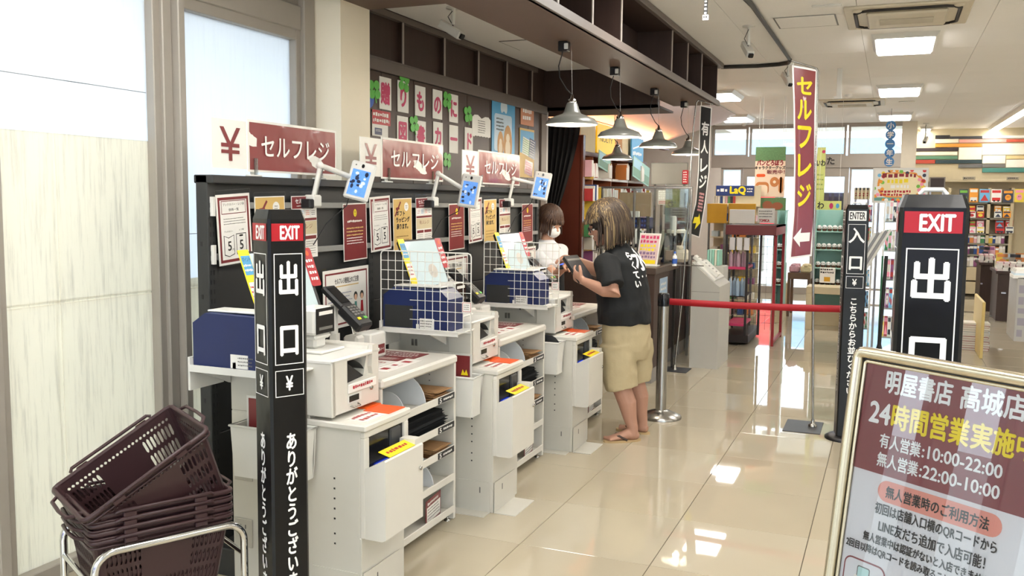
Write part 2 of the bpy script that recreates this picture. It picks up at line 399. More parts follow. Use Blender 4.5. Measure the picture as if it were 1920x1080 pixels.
b = MB(); b.box(-2.97, XI, 4.3, 4.84, 2.74, ZC, soffm); struct(b.build('wall_recess_near'))
b = MB(); b.box(XB, XI, 4.84, 8.5, 2.875, 2.9, ceilm)
p = on(1000, 84, 'z', 2.875); b.box(p.x - .2, p.x + .18, p.y - .25, p.y + .2, 2.871, 2.876, greyp); b.box(p.x - .19, p.x + .17, p.y - .24, p.y + .19, 2.869, 2.874, ceilm)
struct(b.build('ceiling_recess'))
# ------------------------------------------------------------------ far window wall
b = MB(); Z = lambda py, Y=YB: on(1560, py, 'y', Y).z
X_ = lambda px, Y=YB: on(px, 320, 'y', Y).x
ztr0, ztr1 = Z(314), Z(292)
b = MB()
b.box(-4.6, X_(1698), YB, YB + .16, ztr0, ztr1, alum); b.box(-4.6, X_(1698), YB, YB + .16, ZC - .03, ZC, alum)
struct(b.build('trim_2'))
b = MB(); b.box(X_(1688), X_(1716), YB - .02, YW, 0, ZC, mat('off_white_column', '#c9c0ad', .7)); b.box(-6.2, -4.3, YB, YB + .15, 0, ZC, creamw); struct(b.build('wall_back_column'))
b = MB(); b.box(-6.2, X_(1333), YB - .01, YB + .12, ztr0, ZC, mat('pale_grey_wall', '#d9d4cc', .7)); b.box(-6.2, X_(1352), YB - .01, YB + .12, 0, ztr0, mat('pale_grey_wall', '#d9d4cc', .7)); struct(b.build('wall_back_left'))
n_ = 6
for (a, c, z0, z1) in ((1334, 1400, ztr1, ZC - .03), (1403, 1584, ztr1, ZC - .03), (1588, 1698, ztr1, ZC - .03), (1352, 1392, .12, ztr0), (1593, 1700, .12, ztr0)):
    x0, x1 = X_(a), X_(c); b = MB(); t = .035
    b.box(x0, x0 + t, YB + .04, YB + .12, z0, z1, alum); b.box(x1 - t, x1, YB + .04, YB + .12, z0, z1, alum); b.box(x0 + t, x1 - t, YB + .04, YB + .12, z0, z0 + t, alum); b.box(x0 + t, x1 - t, YB + .04, YB + .12, z1 - t, z1, alum)
    o = struct(b.build('window_%d' % n_)); n_ += 1
    g = MB(); g.box(x0 + t, x1 - t, YB + .07, YB + .078, z0 + t, z1 - t, glassm); g.build('window_pane', o)
nd = 1
for (a, c) in ((1393, 1462), (1463, 1532), (1533, 1592)):
    x0, x1 = X_(a), X_(c); z1 = ztr0; t = .07; b = MB()
    b.box(x0, x0 + t, YB + .03, YB + .1, 0, z1, alum); b.box(x1 - t, x1, YB + .03, YB + .1, 0, z1, alum); b.box(x0 + t, x1 - t, YB + .03, YB + .1, 0, .12, alum); b.box(x0 + t, x1 - t, YB + .03, YB + .1, z1 - .16, z1, alum)
    o = struct(b.build('door_%d' % nd)); nd += 1
    g = MB(); g.box(x0 + t, x1 - t, YB + .06, YB + .068, .12, z1 - .16, glassm); g.build('door_glass', o)
    g = MB(); g.box(x1 - t + .01, x1 - .03, YB + .0, YB + .03, .85, 1.25, steel, .004); g.build('door_handle', o)
b = MB(); b.box(X_(1716), XR, YW, YW + .1, 0, ZC, beigep); struct(b.build('wall_back'))
b = MB(); b.box(XR, XR + .1, Y0R, YW + .1, 0, ZC, mat('pale_side_wall', '#e8e6e0', .8)); struct(b.build('wall_right'))
b = MB(); b.box(-4.7, -4.6, 8.5, YB, 0, ZC, redwood2); b.box(-4.6, XB - .3, 8.5, 8.6, 0, ZC, dwood2); struct(b.build('wall_left_rear'))
# entrance side behind the camera: glazed front
b = MB()
for x in [XL - .1 + 1.15 * k for k in range(9)]: b.box(x, x + .09, Y0R - .12, Y0R, 0, ZC, alum)
b.box(XL - .1, XR, Y0R - .12, Y0R, 2.3, 2.42, alum); b.box(XL - .1, XR, Y0R - .12, Y0R, 0, .12, alum); b.box(XL - .1, XR, Y0R - .14, Y0R + .02, 2.85, ZC, creamw)
o = struct(b.build('wall_front'))
g = MB(); g.box(XL, XR, Y0R - .06, Y0R - .054, .1, 2.86, glassm); g.build('window_glass', o)
# outside: pale paved lot, neighbouring low buildings
b = MB(); b.box(-60, 60, -60, 80, -.3, -.14, mat('pale_concrete_lot', '#a9a6a0', .9)); struct(b.build('ground_outside'))
def house(x, y, w, d, h, wc, rc, label):
    o = thing('building', label, 'building', (x, y, -.14))
    m = mat('wall_' + wc, wc, .8); r = mat('roof_' + rc, rc, .6)
    b = MB(); b.box(-w / 2, w / 2, 0, d, 0, h, m); b.build('wall', o)
    b = MB(); b.prism([(-w / 2 - .4, h), (w / 2 + .4, h), (w / 2 - 1.5, h + 1.1), (-w / 2 + 1.5, h + 1.1)], -.4, d + .4, r, 'y'); b.build('roof', o)
    for k in range(int(w // 3)):
        b = MB(); xx = -w / 2 + 1 + 3 * k; b.box(xx, xx + 1.4, -.04, 0, 1, 2.2, screen_d); b.box(xx - .05, xx + 1.45, -.05, -.04, .95, 1, alum); b.build('window', o)
house(-6, 38, 14, 8, 3.2, '#c9d6e2', '#8fb4d0', 'low pale building with a light blue roof beyond the back windows')
house(10, 42, 12, 8, 3.6, '#d8d8d4', '#9aa6b0', 'low grey roofed building on the right beyond the back windows')
house(-24, 2, 8, 14, 3.4, '#8c7ea8', '#6d6390', 'violet grey building across the lot beyond the left window wall')
b = MB()
for k in range(5): b.tube([(-14, -20, 4.2 + .35 * k), (-14, 0, 3.9 + .35 * k), (-14, 24, 4.3 + .35 * k)], .02, black, 5)
for y in (-20, 24): b.tube([(-14, y, -.14), (-14, y, 6.4)], .14, mat('concrete_pole', '#8a8884', .8), 10)
tag(b.build('power_line'), 'power lines between two poles outside the left window wall', 'power line')
house(0, -22, 16, -8, 3.4, '#8c7ea8', '#6d6390', 'low violet grey building across the road in front of the shop')
o = thing('roadside_sign', 'red roadside advertising board standing outside the back windows', 'sign', (-4.2, 24, -.14))
b = MB(); b.box(-1.5, 1.5, 0, .1, 1.1, 2.2, mat('red_board', '#e0303c', .5)); b.build('board', o)
b = MB(); b.box(-1.2, -1.1, .02, .08, 0, 1.1, steel); b.build('post', o); b = MB(); b.box(1.1, 1.2, .02, .08, 0, 1.1, steel); b.build('post', o)
b = MB(); b.box(-.9, .3, -.01, 0, 1.4, 1.9, wprint); b.build('white_stripe', o)
# ------------------------------------------------------------------ ceiling lights
LG = []
def ceil_light(x, y, w, l, label, rz=0, group=None):
    o = thing('ceiling_light', label, 'light', (x, y, ZC), rz, group)
    b = MB(); b.prism([(-w / 2 - .03, 0), (w / 2 + .03, 0), (w / 2, -.045), (-w / 2, -.045)], -l / 2 - .02, l / 2 + .02, offw, 'y'); b.build('housing', o)
    b = MB(); b.box(-w / 2 + .012, w / 2 - .012, -l / 2 + .012, l / 2 - .012, -.06, -.044, diffm, .006); b.build('diffuser', o)
    return o
ceil_light(.03, 8.6, .46, .8, 'largest rectangular ceiling light, in front of the nearest air conditioner', group='square ceiling lights')
ceil_light(.01, 12.05, .46, .8, 'middle of the three rectangular ceiling lights in a row')
ceil_light(-.03, 15.5, .46, .8, 'farthest of the three rectangular ceiling lights, by the back windows')
p = on(1385, 219, 'z', ZC); ceil_light(p.x - .05, p.y, .46, .8, 'rectangular ceiling light just right of the hanging black banner')
p = on(1348, 176, 'z', ZC); ceil_light(p.x, p.y, .46, .8, 'ceiling light half hidden by the end of the overhead beam')
p = on(1735, 242, 'z', ZC); ceil_light(p.x, p.y, .16, 1.2, 'small slim ceiling light near the striped back wall')
p0 = on(1935, 195, 'z', ZC); p1 = on(1858, 243, 'z', ZC)
c = (p0 + p1) / 2; d = p1 - p0
ceil_light(c.x, c.y, .14, d.length, 'long slim ceiling light at the right edge above the book wall', math.atan2(d.y, d.x) - PI / 2)
for x, y in ((-1.1, 5.6), (-2.3, 2.3), (-1.0, 1.9), (-1.8, -.8), (.6, 3.6), (.6, .6), (2.6, 1.8), (2.6, 5.2), (2.6, 8.6), (4.8, 3.5), (4.8, 8.6), (4.6, 13), (2.6, -1.2)):  # unseen fixtures; the one close to the window is added to brighten the column
    NL = globals().get('NL', 0) + 1; ceil_light(x, y, .46, .8, 'rectangular ceiling light number %s counted from the window wall, outside the picture' % ['one', 'two', 'three', 'four', 'five', 'six', 'seven', 'eight', 'nine', 'ten', 'eleven', 'twelve', 'thirteen', 'fourteen'][NL - 1], group='ceiling lights outside the picture')
for x, y in ((-3.6, 10.5), (-3.4, 13.5)):
    ceil_light(x, y, .46, .8, ('nearer' if y < 11 else 'farther') + ' ceiling light hidden behind the overhead beam over the counter', group='ceiling lights behind the beam')
# ================================================================== black gondola panel
PX = -2.6; PY0, PY1 = 2.97, 6.78; PT = 1.695
gp = thing('display_back_panel', 'long black steel display panel standing behind the self checkouts', 'panel', (PX, PY0, 0))
L = PY1 - PY0
for k in range(4):
    y = k * (L - .05) / 3; b = MB(); b.box(-.06, 0, y, y + .05, 0, PT, blackm, .003)
    for q in range(40):
        z = .08 + q * .04
        if z < 1.6: b.box(0, .001, y + .012, y + .018, z, z + .02, black); b.box(0, .001, y + .03, y + .036, z, z + .02, black)
    if k == 0:
        for q in range(6): b.box(-.04, -.03, -.001, 0, .3 + q * .22, .32 + q * .22, black)
    b.build('upright', gp)
for k in range(3):
    y0 = .05 + k * (L - .05) / 3; y1 = (k + 1) * (L - .05) / 3
    for j, (z0, z1) in enumerate(((.12, .6), (.603, 1.05), (1.053, 1.661))):
        b = MB(); b.box(-.045, -.012, y0 + .002, y1 - .002, z0, z1, blackm, .003); b.build('back_panel', gp)
    for z in (1.555, 1.34): b = MB(); b.box(-.004, .012, y0 + .0, y1, z, z + .028, mat('clear_grey_rail', '#8f8f8c', .3, var=.03), .002); b.build('price_rail', gp)
    for z in (1.545, 1.345): b = MB(); b.box(0, .016, y0 - .035, y0 - .02, z - .02, z + .06, offw); b.build('rail_end', gp)
b = MB(); b.box(-.07, .03, 0, L, PT - .035, PT, blackm, .004); b.build('top_cap', gp)
b = MB(); b.box(-.07, .2, 0, L, 0, .12, blackm, .005); b.build('base', gp)
# ================================================================== flat prints
BAYS = [3.0, 4.2, 5.43]
def sleeve(b, w, h): b.frame(-.006, -.006, w + .006, h + .02, .004, acryl, .0035)
def poster_A(w=.215, h=.297):
    b = MB(); b.box(0, w, 0, h, 0, .002, paper); b.frame(.01, .01, w - .01, h - .012, .012, maroon, .0025); b.frame(.03, h * .72, w - .03, h * .91, .003, maroon, .0026)
    b.tfit('ブックカバー・レジ袋', .04, h * .835, w - .04, h * .875, inkb, .003); b.tfit('価格一覧', .075, h * .76, w - .075, h * .8, inkb, .003)
    b.scribble(.04, h * .56, w - .035, h * .67, greyp, 3, .003, .3); b.tfit('ブックカバー', .04, h * .46, .095, h * .485, inkb, .003); b.tfit('レジ袋', .135, h * .47, .165, h * .495, inkb, .003)
    b.poly([(.035, h * .14), (.065, h * .11), (.1, h * .14), (.1, h * .42), (.065, h * .385), (.035, h * .42)], inkb, .003); b.poly([(.038, h * .15), (.065, h * .12), (.097, h * .15), (.097, h * .41), (.065, h * .375), (.038, h * .41)], paper, .0033)
    b.frame(.113, h * .13, .178, h * .43, .003, inkb, .003); b.rrect(.133, h * .385, .158, h * .41, .005, inkb, .0033)
    b.tfit('5', .058, h * .2, .08, h * .33, inkb, .0037, .0008); b.tfit('5', .134, h * .2, .156, h * .33, inkb, .0037, .0008); b.tfit('円', .085, h * .19, .096, h * .225, inkb, .0037)
    sleeve(b, w, h); return b
def poster_B(w=.215, h=.297):
    b = MB(); b.box(0, w, 0, h, 0, .002, paper); b.rect(.005, .005, w - .005, h - .005, tan, .0025)
    b.line(.02, h - .1, .085, h - .02, .012, maroon, .003); b.line(.03, h - .06, .07, h - .055, .014, maroon, .0032); b.disc(.15, h - .05, .025, .025, paper, .003)
    b.tfit('ギフト', .035, h * .66, .13, h * .76, inkb, .0035, .0012); b.tfit('ラッピング', .03, h * .54, .185, h * .64, inkb, .0035, .0012); b.tfit('承ります。', .035, h * .41, .165, h * .51, inkb, .0035, .0012)
    b.scribble(.138, h - .062, .162, h - .04, greyp, 2, .0035)
    b.scribble(.03, h * .1, w - .03, h * .3, mat('brown_small_print', '#8a6a38', .5), 3, .003, .3); sleeve(b, w, h); return b
def poster_C(w=.2, h=.297):
    b = MB(); b.box(0, w, 0, h, 0, .002, paper); b.rect(.004, h * .8, w - .004, h - .004, maroon, .0025); b.tfit('セルフレジ', .03, h * .88, w - .03, h * .955, wprint, .003, .0006); b.scribble(.04, h * .82, w - .04, h * .86, paper, 1, .003)
    for k in range(4): x = .012 + k * .046; b.rect(x, h * .66, x + .04, h * .785, wprint, .003); b.scribble(x + .005, h * .68, x + .035, h * .77, [vred, skyblue, orange, greyp][k], 3, .0033)
    b.rect(.004, h * .6, w - .004, h * .64, maroon, .003); b.rect(.004, h * .38, w - .004, h * .59, mat('beige_print', '#cdbf9c', .5), .003); b.tfit('有人レジ', .04, h * .47, w - .04, h * .55, maroon, .0035)
    b.rect(.01, h * .3, .09, h * .355, maroon, .003); b.rect(.1, h * .3, w - .01, h * .355, maroon, .003); b.scribble(.015, h * .05, .085, h * .28, greyp, 6, .003, .35); b.scribble(.105, h * .05, w - .015, h * .28, greyp, 6, .003, .35); sleeve(b, w, h); return b
def poster_D(w=.225, h=.297):
    b = MB(); b.box(0, w, 0, h, 0, .002, paper); b.rect(.006, .006, w - .006, h - .006, maroon, .0025); b.disc(w / 2, h - .05, .015, .02, yellow, .003); b.tfit('!', w / 2 - .003, h - .062, w / 2 + .003, h - .038, inkb, .0035)
    b.scribble(.04, h * .66, w - .04, h * .72, paper, 1, .003, .7); b.scribble(.03, h * .42, w - .03, h * .6, tan, 3, .003, .45); b.scribble(.03, h * .28, w - .03, h * .42, paper, 3, .003, .4); sleeve(b, w, h); return b
pp = [('price_poster', poster_A, .02, 1.315, 'red bordered price sheet with 5 yen boxes', 'sheet'), ('gift_wrap_poster', poster_B, .26, 1.31, 'tan gift wrapping poster with a red ribbon', 'poster'),
      ('checkout_poster', poster_C, .525, 1.315, 'maroon headed self checkout payment guide', 'poster'), ('notice_poster', poster_D, .955, 1.28, 'plain maroon notice with a yellow exclamation mark', 'notice')]
wh = ['over the nearest checkout', 'in the middle panel bay', 'in the farthest panel bay']
for nm, fn, dy, z, lab, cat in pp:
    src = None
    for k, y0 in enumerate(BAYS):
        y = y0 + dy + (.0 if k < 2 else 0)
        if src is None: src = o = fn().build(nm)
        else: o = src.copy(); COL.objects.link(o)
        o.matrix_world = MX(PX + .0125, y, z) @ Matrix.Rotation(.06 if nm == 'price_poster' else .03, 4, 'Z')
        tag(o, lab + ' ' + wh[k], cat, nm.replace('_', ' ') + 's along the panel')
# large caution notices low on the panel
def notice_big():
    w, h = .42, .3; b = MB(); b.box(0, w, 0, h, 0, .003, paper); b.frame(.016, .016, w - .016, h - .016, .009, maroon, .0035); b.tfit('セルフレジ使用上のご注意', .1, h - .075, w - .1, h - .045, inkb, .004, .0004)
    b.rect(.11, h - .09, w - .1, h - .085, tan, .004); b.scribble(.04, h * .3, .26, h * .62, mat('purple_print', '#5a5f94', .5), 5, .004, .25)
    for x in (.29, .35): b.disc(x, .15, .018, .022, inkb, .0042); b.disc(x, .143, .013, .016, mat('print_skin', '#e2b89a', .5), .0046)
    b.poly([(.275, .06), (.305, .06), (.3, .12), (.28, .12)], mat('print_green', '#4b8c84', .5), .004); b.poly([(.335, .06), (.365, .06), (.36, .12), (.34, .12)], vred, .004)
    b.frame(-.01, -.012, w + .01, h + .012, .006, acryl, .004); return b
src = None
for k in range(3):
    if src is None: src = o = notice_big().build('caution_notice')
    else: o = src.copy(); COL.objects.link(o)
    o.matrix_world = MX(PX + .03, 3.745 + 1.235 * k, .945) @ Matrix.Rotation(.02, 4, 'Z')
    tag(o, ['white caution notice with red border behind the nearest card terminal', 'white caution notice with red border behind the middle checkout grid', 'white caution notice with red border behind the farthest checkout'][k], 'notice', 'caution notices on the panel')
# hanging signs over the panel:  ¥ | セルフレジ
def big_sign(y0, w, wy, lab):
    h = .205; o = thing('checkout_sign', lab, 'sign', (PX + .0, y0, PT + .03), group='self checkout signs on top of the panel')
    b = MB(); n = 12
    b.box(0, wy + .01, -.0, h, 0, .004, paper); b.tfit('¥', wy * .22, h * .16, wy * .8, h * .84, maroon, .0055, .001)
    y_ = wy; b.box(wy, w, -.01, h + .012, .004, .008, paper)
    # softly wavy glossy sheet
    vs = []; fs = []; NX, NY = 28, 6; random.seed(int(y0 * 100))
    ph = random.random() * 6
    for i in range(NX + 1):
        for j in range(NY + 1):
            u, v = i / NX, j / NY
            vs.append((wy + .012 + (w - wy - .024) * u, h * v, .0095 + .0012 * math.sin(u * 9 + ph + v * 2) + .0008 * math.sin(v * 7 + u * 4)))
    for i in range(NX):
        for j in range(NY): a = i * (NY + 1) + j; fs.append((a, a + NY + 1, a + NY + 2, a + 1))
    b.add(vs, fs, maroonpl, True); b.tfit('セルフレジ', wy + (w - wy) * .13, h * .3, w - (w - wy) * .1, h * .74, wprint, .013, .0012)
    sh = b.build('sign_sheet', o, Matrix(((0, 0, 1, 0), (1, 0, 0, 0), (0, 1, 0, 0), (0, 0, 0, 1))))
    for yy in (w * .3, w * .85):
        b = MB(); b.box(-.015, .015, yy - .04, yy + .04, -.03, -.022, offw, .002); b.box(-.006, -.002, yy - .02, yy + .02, -.022, .05, offw); b.box(.011, .015, yy - .012, yy + .012, -.022, .05, acryl); b.build('clip', o)
    return o
big_sign(3.0, .9, .22, 'maroon and white yen self checkout sign nearest the window, over the first checkout')
big_sign(4.13, .95, .21, 'maroon yen self checkout sign in the middle, over the second checkout')
big_sign(5.36, .98, .24, 'maroon yen self checkout sign farthest back, over the third checkout')
# ================================================================== self checkout unit
def lab_strip(b, x, y, z, w, txt='5'):
    pass
def make_unit(label):
    o = thing('self_checkout', label, 'checkout', (0, 0, 0), group='self checkout machines along the panel')
    # rear body carrying the counter
    b = MB(); b.box(-2.44, -1.83, 0, .34, .0, .745, white2, .004); b.box(-2.44, -2.06, 0, .345, .745, .965, white2, .004)
    b.box(-2.44, -2.13, .345, .62, .0, .86, white2, .004)
    for z in (.3, .36, .4, .44, .48, .52, .26): b.box(-1.95, -1.943, -.001, 0, z, z + .007, black)
    for x, z in ((-2.2, .9), (-2.3, .86)): b.box(x, x + .012, -.001, 0, z, z + .012, greyp)
    for x, z in ((-2.3, .84), (-2.33, .52)): b.box(x, x + .014, -.0012, 0, z, z + .035, galv); b.box(x + .02, x + .034, -.0012, 0, z, z + .035, galv)
    b.build('body', o)
    # counter top plate
    b = MB(); b.box(-2.45, -1.95, -.008, .35, .965, .985, offw, .006); b.build('top_plate', o)
    # coin unit with arched coin tray
    c = MB(); X0, X1 = -2.08, -1.95
    c.box(X0, X1, -.006, .02, .76, .982, white, .004)
    prof = [(-.006, .765), (.335, .765), (.335, .995), (.19, .995)] + [(.19 + 0 * k, .995) for k in range(0)]
    # front face polygon in (y,z) with arch cut
    archc = (.2, .86)
    poly = [(0, .766), (.34, .766), (.34, 1.0), (.3, 1.003)] + [(.205 - .11 * math.cos(math.radians(a)) + .0, .885 + .105 * math.sin(math.radians(a))) for a in (175, 155, 135, 115, 95, 75, 55)] + [(.08, .885), (.08, .972), (0, .972)]
    poly = [(0, .766), (.34, .766), (.34, 1.0), (.335, 1.01), (.32, 1.012), (.31, 1.0)] + [(.09 + .2 * math.sin(math.radians(a)), .9 + .1 * math.cos(math.radians(a))) for a in (75, 60, 45, 30, 15)][::1] 
    poly = [(0, .766), (.335, .766), (.335, .995), (.325, 1.005), (.29, 1.005)] + [(.1 + .19 * math.cos(math.radians(a)), .885 + .1 * math.sin(math.radians(a))) for a in (18, 0)] + [(.1, .87), (.1, .975), (0, .975)]
    c.prism(poly, X1 - .02, X1, white, 'x'); c.box(X0, X1 - .02, .02, .1, .766, .975, white, .003); c.box(X0, X1 - .02, .1, .335, .766, .87, white)
    c.prism([(.245, .87), (.335, .87), (.335, .995), (.325, 1.005), (.285, 1.0), (.27, .95)], X0 - .12, X1 - .02, white, 'x')
    c.build('coin_unit', o)
    b = MB()   # dark curved coin hopper
    n = 8; vs = []
    for i in range(n + 1):
        a = math.radians(90 * i / n); yy = .105 + .165 * math.sin(a); zz = .872 + .095 * math.cos(a)
        vs += [(X0 - .12, yy, zz), (X1 - .022, yy - .0, zz * 1.0 - .02 * 0)]
    b.add(vs, [(2 * i, 2 * i + 1, 2 * i + 3, 2 * i + 2) for i in range(n)], mat('dark_grey_hopper', '#3a3b3c', .3), True)
    b.add([(X1 - .022, .105, .872), (X1 - .022, .27, .872), (X1 - .022, .105, .967)], [(0, 1, 2)], black)
    b.build('coin_hopper', o)
    b = MB(); b.box(X0 - .05, X0 + .05, .12, .2, .93, .965, mat('teal_plastic', '#2f7f96', .35), .01); b.build('coin_guide', o)
    b = MB(); b.box(X1, X1 + .006, .1, .31, .835, .872, paper, .003)
    b.M = basis((X1 + .0065, .11, .84), (0, 1, 0), (0, 0, 1)); b.scribble(.02, .006, .18, .027, vred, 1, .001, .7); b.build('coin_label', o)
    b = MB(); b.box(X1, X1 + .002, .1, .2, .795, .828, offw); b.box(X1 + .002, X1 + .0035, .11, .18, .8, .824, screen_d); b.build('coin_return_window', o)
    b = MB(); b.tube([(X1, .12, .785), (X1 + .014, .125, .78), (X1 + .014, .17, .78), (X1, .175, .785)], .004, steel); b.build('pull_handle', o)
    b = MB(); b.lathe([(.01, 0), (.01, .006), (.006, .008), (0, .008)], steel, 14, Matrix.Translation((X1, .275, .83)) @ Matrix.Rotation(PI / 2, 4, 'Y')); b.build('lock', o)
    b = MB()
    for yy in (.345, .352): b.box(X1 - .04, X1 - .015, yy, yy + .002, .9, .93, black, .0005)
    b.lathe([(.012, 0), (.012, .012), (.007, .016), (0, .016)], black, 12, Matrix.Translation((X1 - .02, .336, .915)) @ Matrix.Rotation(-PI / 2, 4, 'X')); b.build('hinge_knob', o)
    # note unit: top slab, framed front, pocket and door
    b = MB(); b.box(-2.1, -1.8, -.008, .345, .72, .747, white, .006); b.build('ledge', o)
    b = MB(); b.box(-2.0, -1.94, .23, .34, .747, .752, mat('orange_mat', '#f2641e', .4)); b.box(-1.94, -1.82, .2, .33, .747, .7495, orange); b.box(-1.93, -1.83, .05, .19, .747, .7492, paper); b.M = basis((-1.84, .055, .7494), (0, 1, 0), (-1, 0, 0)); b.scribble(0, 0, .13, .08, vred, 2, .001, .6); b.build('note_mat', o)
    b = MB(); xf = -1.81
    b.box(-1.83, xf, 0, .34, .693, .718, white, .003); b.box(-1.83, xf, 0, .035, .3, .693, white, .003); b.box(-1.83, xf, .305, .34, .3, .693, white, .003); b.box(-1.83, xf, .045, .3, .3, .56, white)
    b.build('front_frame', o)
    b = MB(); b.box(-1.829, -1.82, .035, .305, .56, .693, screen_d); b.box(-1.84, -1.812, .2, .285, .57, .685, mat('note_slot_grey', '#3b3d40', .3), .006); b.box(-1.82, -1.8, .1, .19, .558, .57, mat('blue_led', '#3a5cff', .3, emit=1.2)); b.build('note_slot', o)
    b = MB(); b.prism([(-1.81, .3), (-1.735, .3), (-1.72, .308), (-1.72, .612), (-1.726, .618), (-1.81, .575)], .002, .3, white, 'y'); b.prism([(0.24, .56), (.3, .56), (.3, .64), (.25, .64)], -1.8, -1.73, white, 'x'); b.build('door', o)
    b = MB(); b.lathe([(.009, 0), (.009, .004), (.005, .006), (0, .006)], steel, 12, Matrix.Translation((-1.715, .27, .52)) @ Matrix.Rotation(PI / 2, 4, 'Y')); b.build('door_lock', o)
    b = MB(); b.M = basis((-1.728, .05, .618), (0, 1, 0), (-.9, 0, .25)); b.box(0, .2, 0, .055, 0, .002, yellow); b.scribble(.02, .014, .18, .042, vred, 1, .003, .8); b.build('note_label', o)
    # base plinth
    b = MB(); b.box(-1.835, -1.825, .0, .29, .0, .3, white2, .002); b.box(-1.82, -1.818, .004, .28, .0, .16, white2); b.box(-1.819, -1.70, .0, .27, 0, .004, white2); b.box(-2.05, -1.84, -.08, -.0, 0, .004, white2); b.box(-2.05, -1.84, -.004, 0, 0, .16, white2)
    for x, y in ((-1.9, -.0045),): b.box(x, x + .006, y - .001, y, .1, .13, greyp)
    b.box(-1.817, -1.816, .1, .106, .1, .13, greyp); b.build('plinth', o)
    # --- bagging shelf beside
    s0, s1 = .37, 1.09; XS = -1.95
    b = MB(); b.box(-2.42, XS, s0, s1, .8, .842, white, .01); b.build('bagging_top', o)
    b = MB(); b.box(-2.42, XS - .01, s1 - .022, s1, .01, .8, white, .002)
    for z in [.16 + .03 * k for k in range(22)]: b.box(-2.1, -2.094, s1 - .0235, s1 - .022, z, z + .006, greyp)
    b.build('side_panel', o)
    b = MB(); b.box(-2.42, XS - .01, s0, s0 + .018, .01, .8, white2, .002); b.build('side_panel', o)
    b = MB(); b.box(-2.42, -2.41, s0, s1, .05, .8, white2); b.build('back_panel', o)
    b = MB()
    for yy in (s0 + .03, s1 - .03): b.lathe([(.018, 0), (.018, .008), (.006, .01), (.006, .02)], steel, 10, Matrix.Translation((XS - .04, yy, 0)))
    b.build('levelling_foot', o)
    for i, z in enumerate((.63, .485, .36, .215, .05)):
        b = MB(); b.box(-2.41, XS - .012, s0 + .018, s1 - .022, z, z + .006, white); b.box(XS - .014, XS - .006, s0 + .015, s1 - .02, z - .004, z + .032, white, .002)
        if i < 3:
            b.box(XS - .006, XS - .004, s1 - .2, s1 - .03, z, z + .03, black)
            b.M = basis((XS - .0035, s1 - .19, z + .004), (0, 1, 0), (0, 0, 1)); b.tfit('5', 0, 0, .02, .022, wprint, .001, .0006); b.scribble(.04, .002, .14, .02, wprint, 1, .001, .7)
        b.build('shelf', o)
    return o
def divider(z, y, r, parent=None):
    b = MB(); ps = [(-1.975 - r * 2.0, z)] + [(-1.975 - r + r * math.cos(math.radians(a)), z + r * 1.0 * math.sin(math.radians(a)) * 1.2) for a in range(170, -1, -12)]
    b.prism([(p[0], p[1]) for p in ps], y, y + .004, mat('translucent_white_plastic', '#dfe3e8', .3), 'y')
    b.box(-1.975 - 2 * r, -1.975, y, y + .05, z, z + .002, offw); return b
def bag_pile(y0, y1, z0, z1, m, seed):
    random.seed(seed); b = MB(); n = 7
    for k in range(n):
        z = z0 + (z1 - z0) * k / n; dz = (z1 - z0) / n * .95; j = random.uniform(-.012, .012); vs = []; NX, NY = 6, 8
        for i in range(NX + 1):
            for q in range(NY + 1):
                u, v = i / NX, q / NY; e = min(u, v, 1 - u, 1 - v) * 4
                vs.append((-2.3 + .33 * u + j, y0 + (y1 - y0) * v + j, z + dz * min(1, e) + .012 * math.sin(v * 5 + seed) * min(1, e)))
        fs = [(i * (NY + 1) + q, (i + 1) * (NY + 1) + q, (i + 1) * (NY + 1) + q + 1, i * (NY + 1) + q + 1) for i in range(NX) for q in range(NY)]
        b.add(vs, fs, m, True); b.box(-2.29 + j, -1.985 + j, y0 + .008, y1 - .008, z, z + dz * .5, m)
    return b
UY = [2.9, 4.15, 5.40]
ul = ['white self checkout machine nearest the camera, behind the slanting exit post', 'white self checkout machine in the middle of the row', 'white self checkout machine farthest back, in front of the man in shorts']
u0 = make_unit(ul[0]); units = [u0]
for k in (1, 2): c = dup(u0); c['label'] = ul[k]; units.append(c)
for u, y in zip(units, UY): u.location = (0, y, 0)
nth = ['nearest', 'middle', 'farthest']
dark_bag = mat('black_fabric', '#131518', .8, var=.2); brownb = mat('kraft_paper', '#a8825a', .7)
def rep(name, mbs, lab, cat, group, offs=UY, base=(0, 0, 0)):
    """builds one thing (dict part->MB or one MB) then copies it for every checkout"""
    out = []
    for k, y in enumerate(offs):
        if not out:
            if isinstance(mbs, MB): o = mbs.build(name)
            else:
                o = thing(name, '', cat, base)
                for p in mbs: p[1].build(p[0], o)
        else: o = dup(out[0])
        o.location = (base[0], base[1] + y, base[2]); tag(o, lab.replace('#', nth[UY.index(y)] if y in UY else nth[k]), cat, group); out.append(o)
    return out
for lv, (z, y, r, dsc) in enumerate(((.636, .8, .12, 'large arched white divider on the top shelf of the # checkout'), (.636, .6, .085, 'small arched white divider on the top shelf of the # checkout'), (.366, .78, .085, 'arched white divider on the third shelf of the # checkout'), (.221, .88, .1, 'large arched white divider on the fourth shelf of the # checkout'), (.221, .7, .085, 'near arched white divider on the fourth shelf of the # checkout'))):
    rep('shelf_divider', divider(z, y, r), dsc, 'divider', 'arched shelf dividers')
rep('bag_pile', bag_pile(.45, 1.02, .492, .59, dark_bag, 3), 'pile of folded black bags on the second shelf of the # checkout', 'bags', 'piles of black bags')
rep('bag_pile', bag_pile(.395, .46, .637, .73, dark_bag, 5), 'small pile of black bags on the top shelf of the # checkout', 'bags', 'small piles of black bags', [2.9])
rep('book_cover_stack', bag_pile(.88, 1.04, .637, .69, brownb, 8), 'stack of brown paper covers on the top shelf of the # checkout', 'paper stack', 'stacks of brown paper covers')
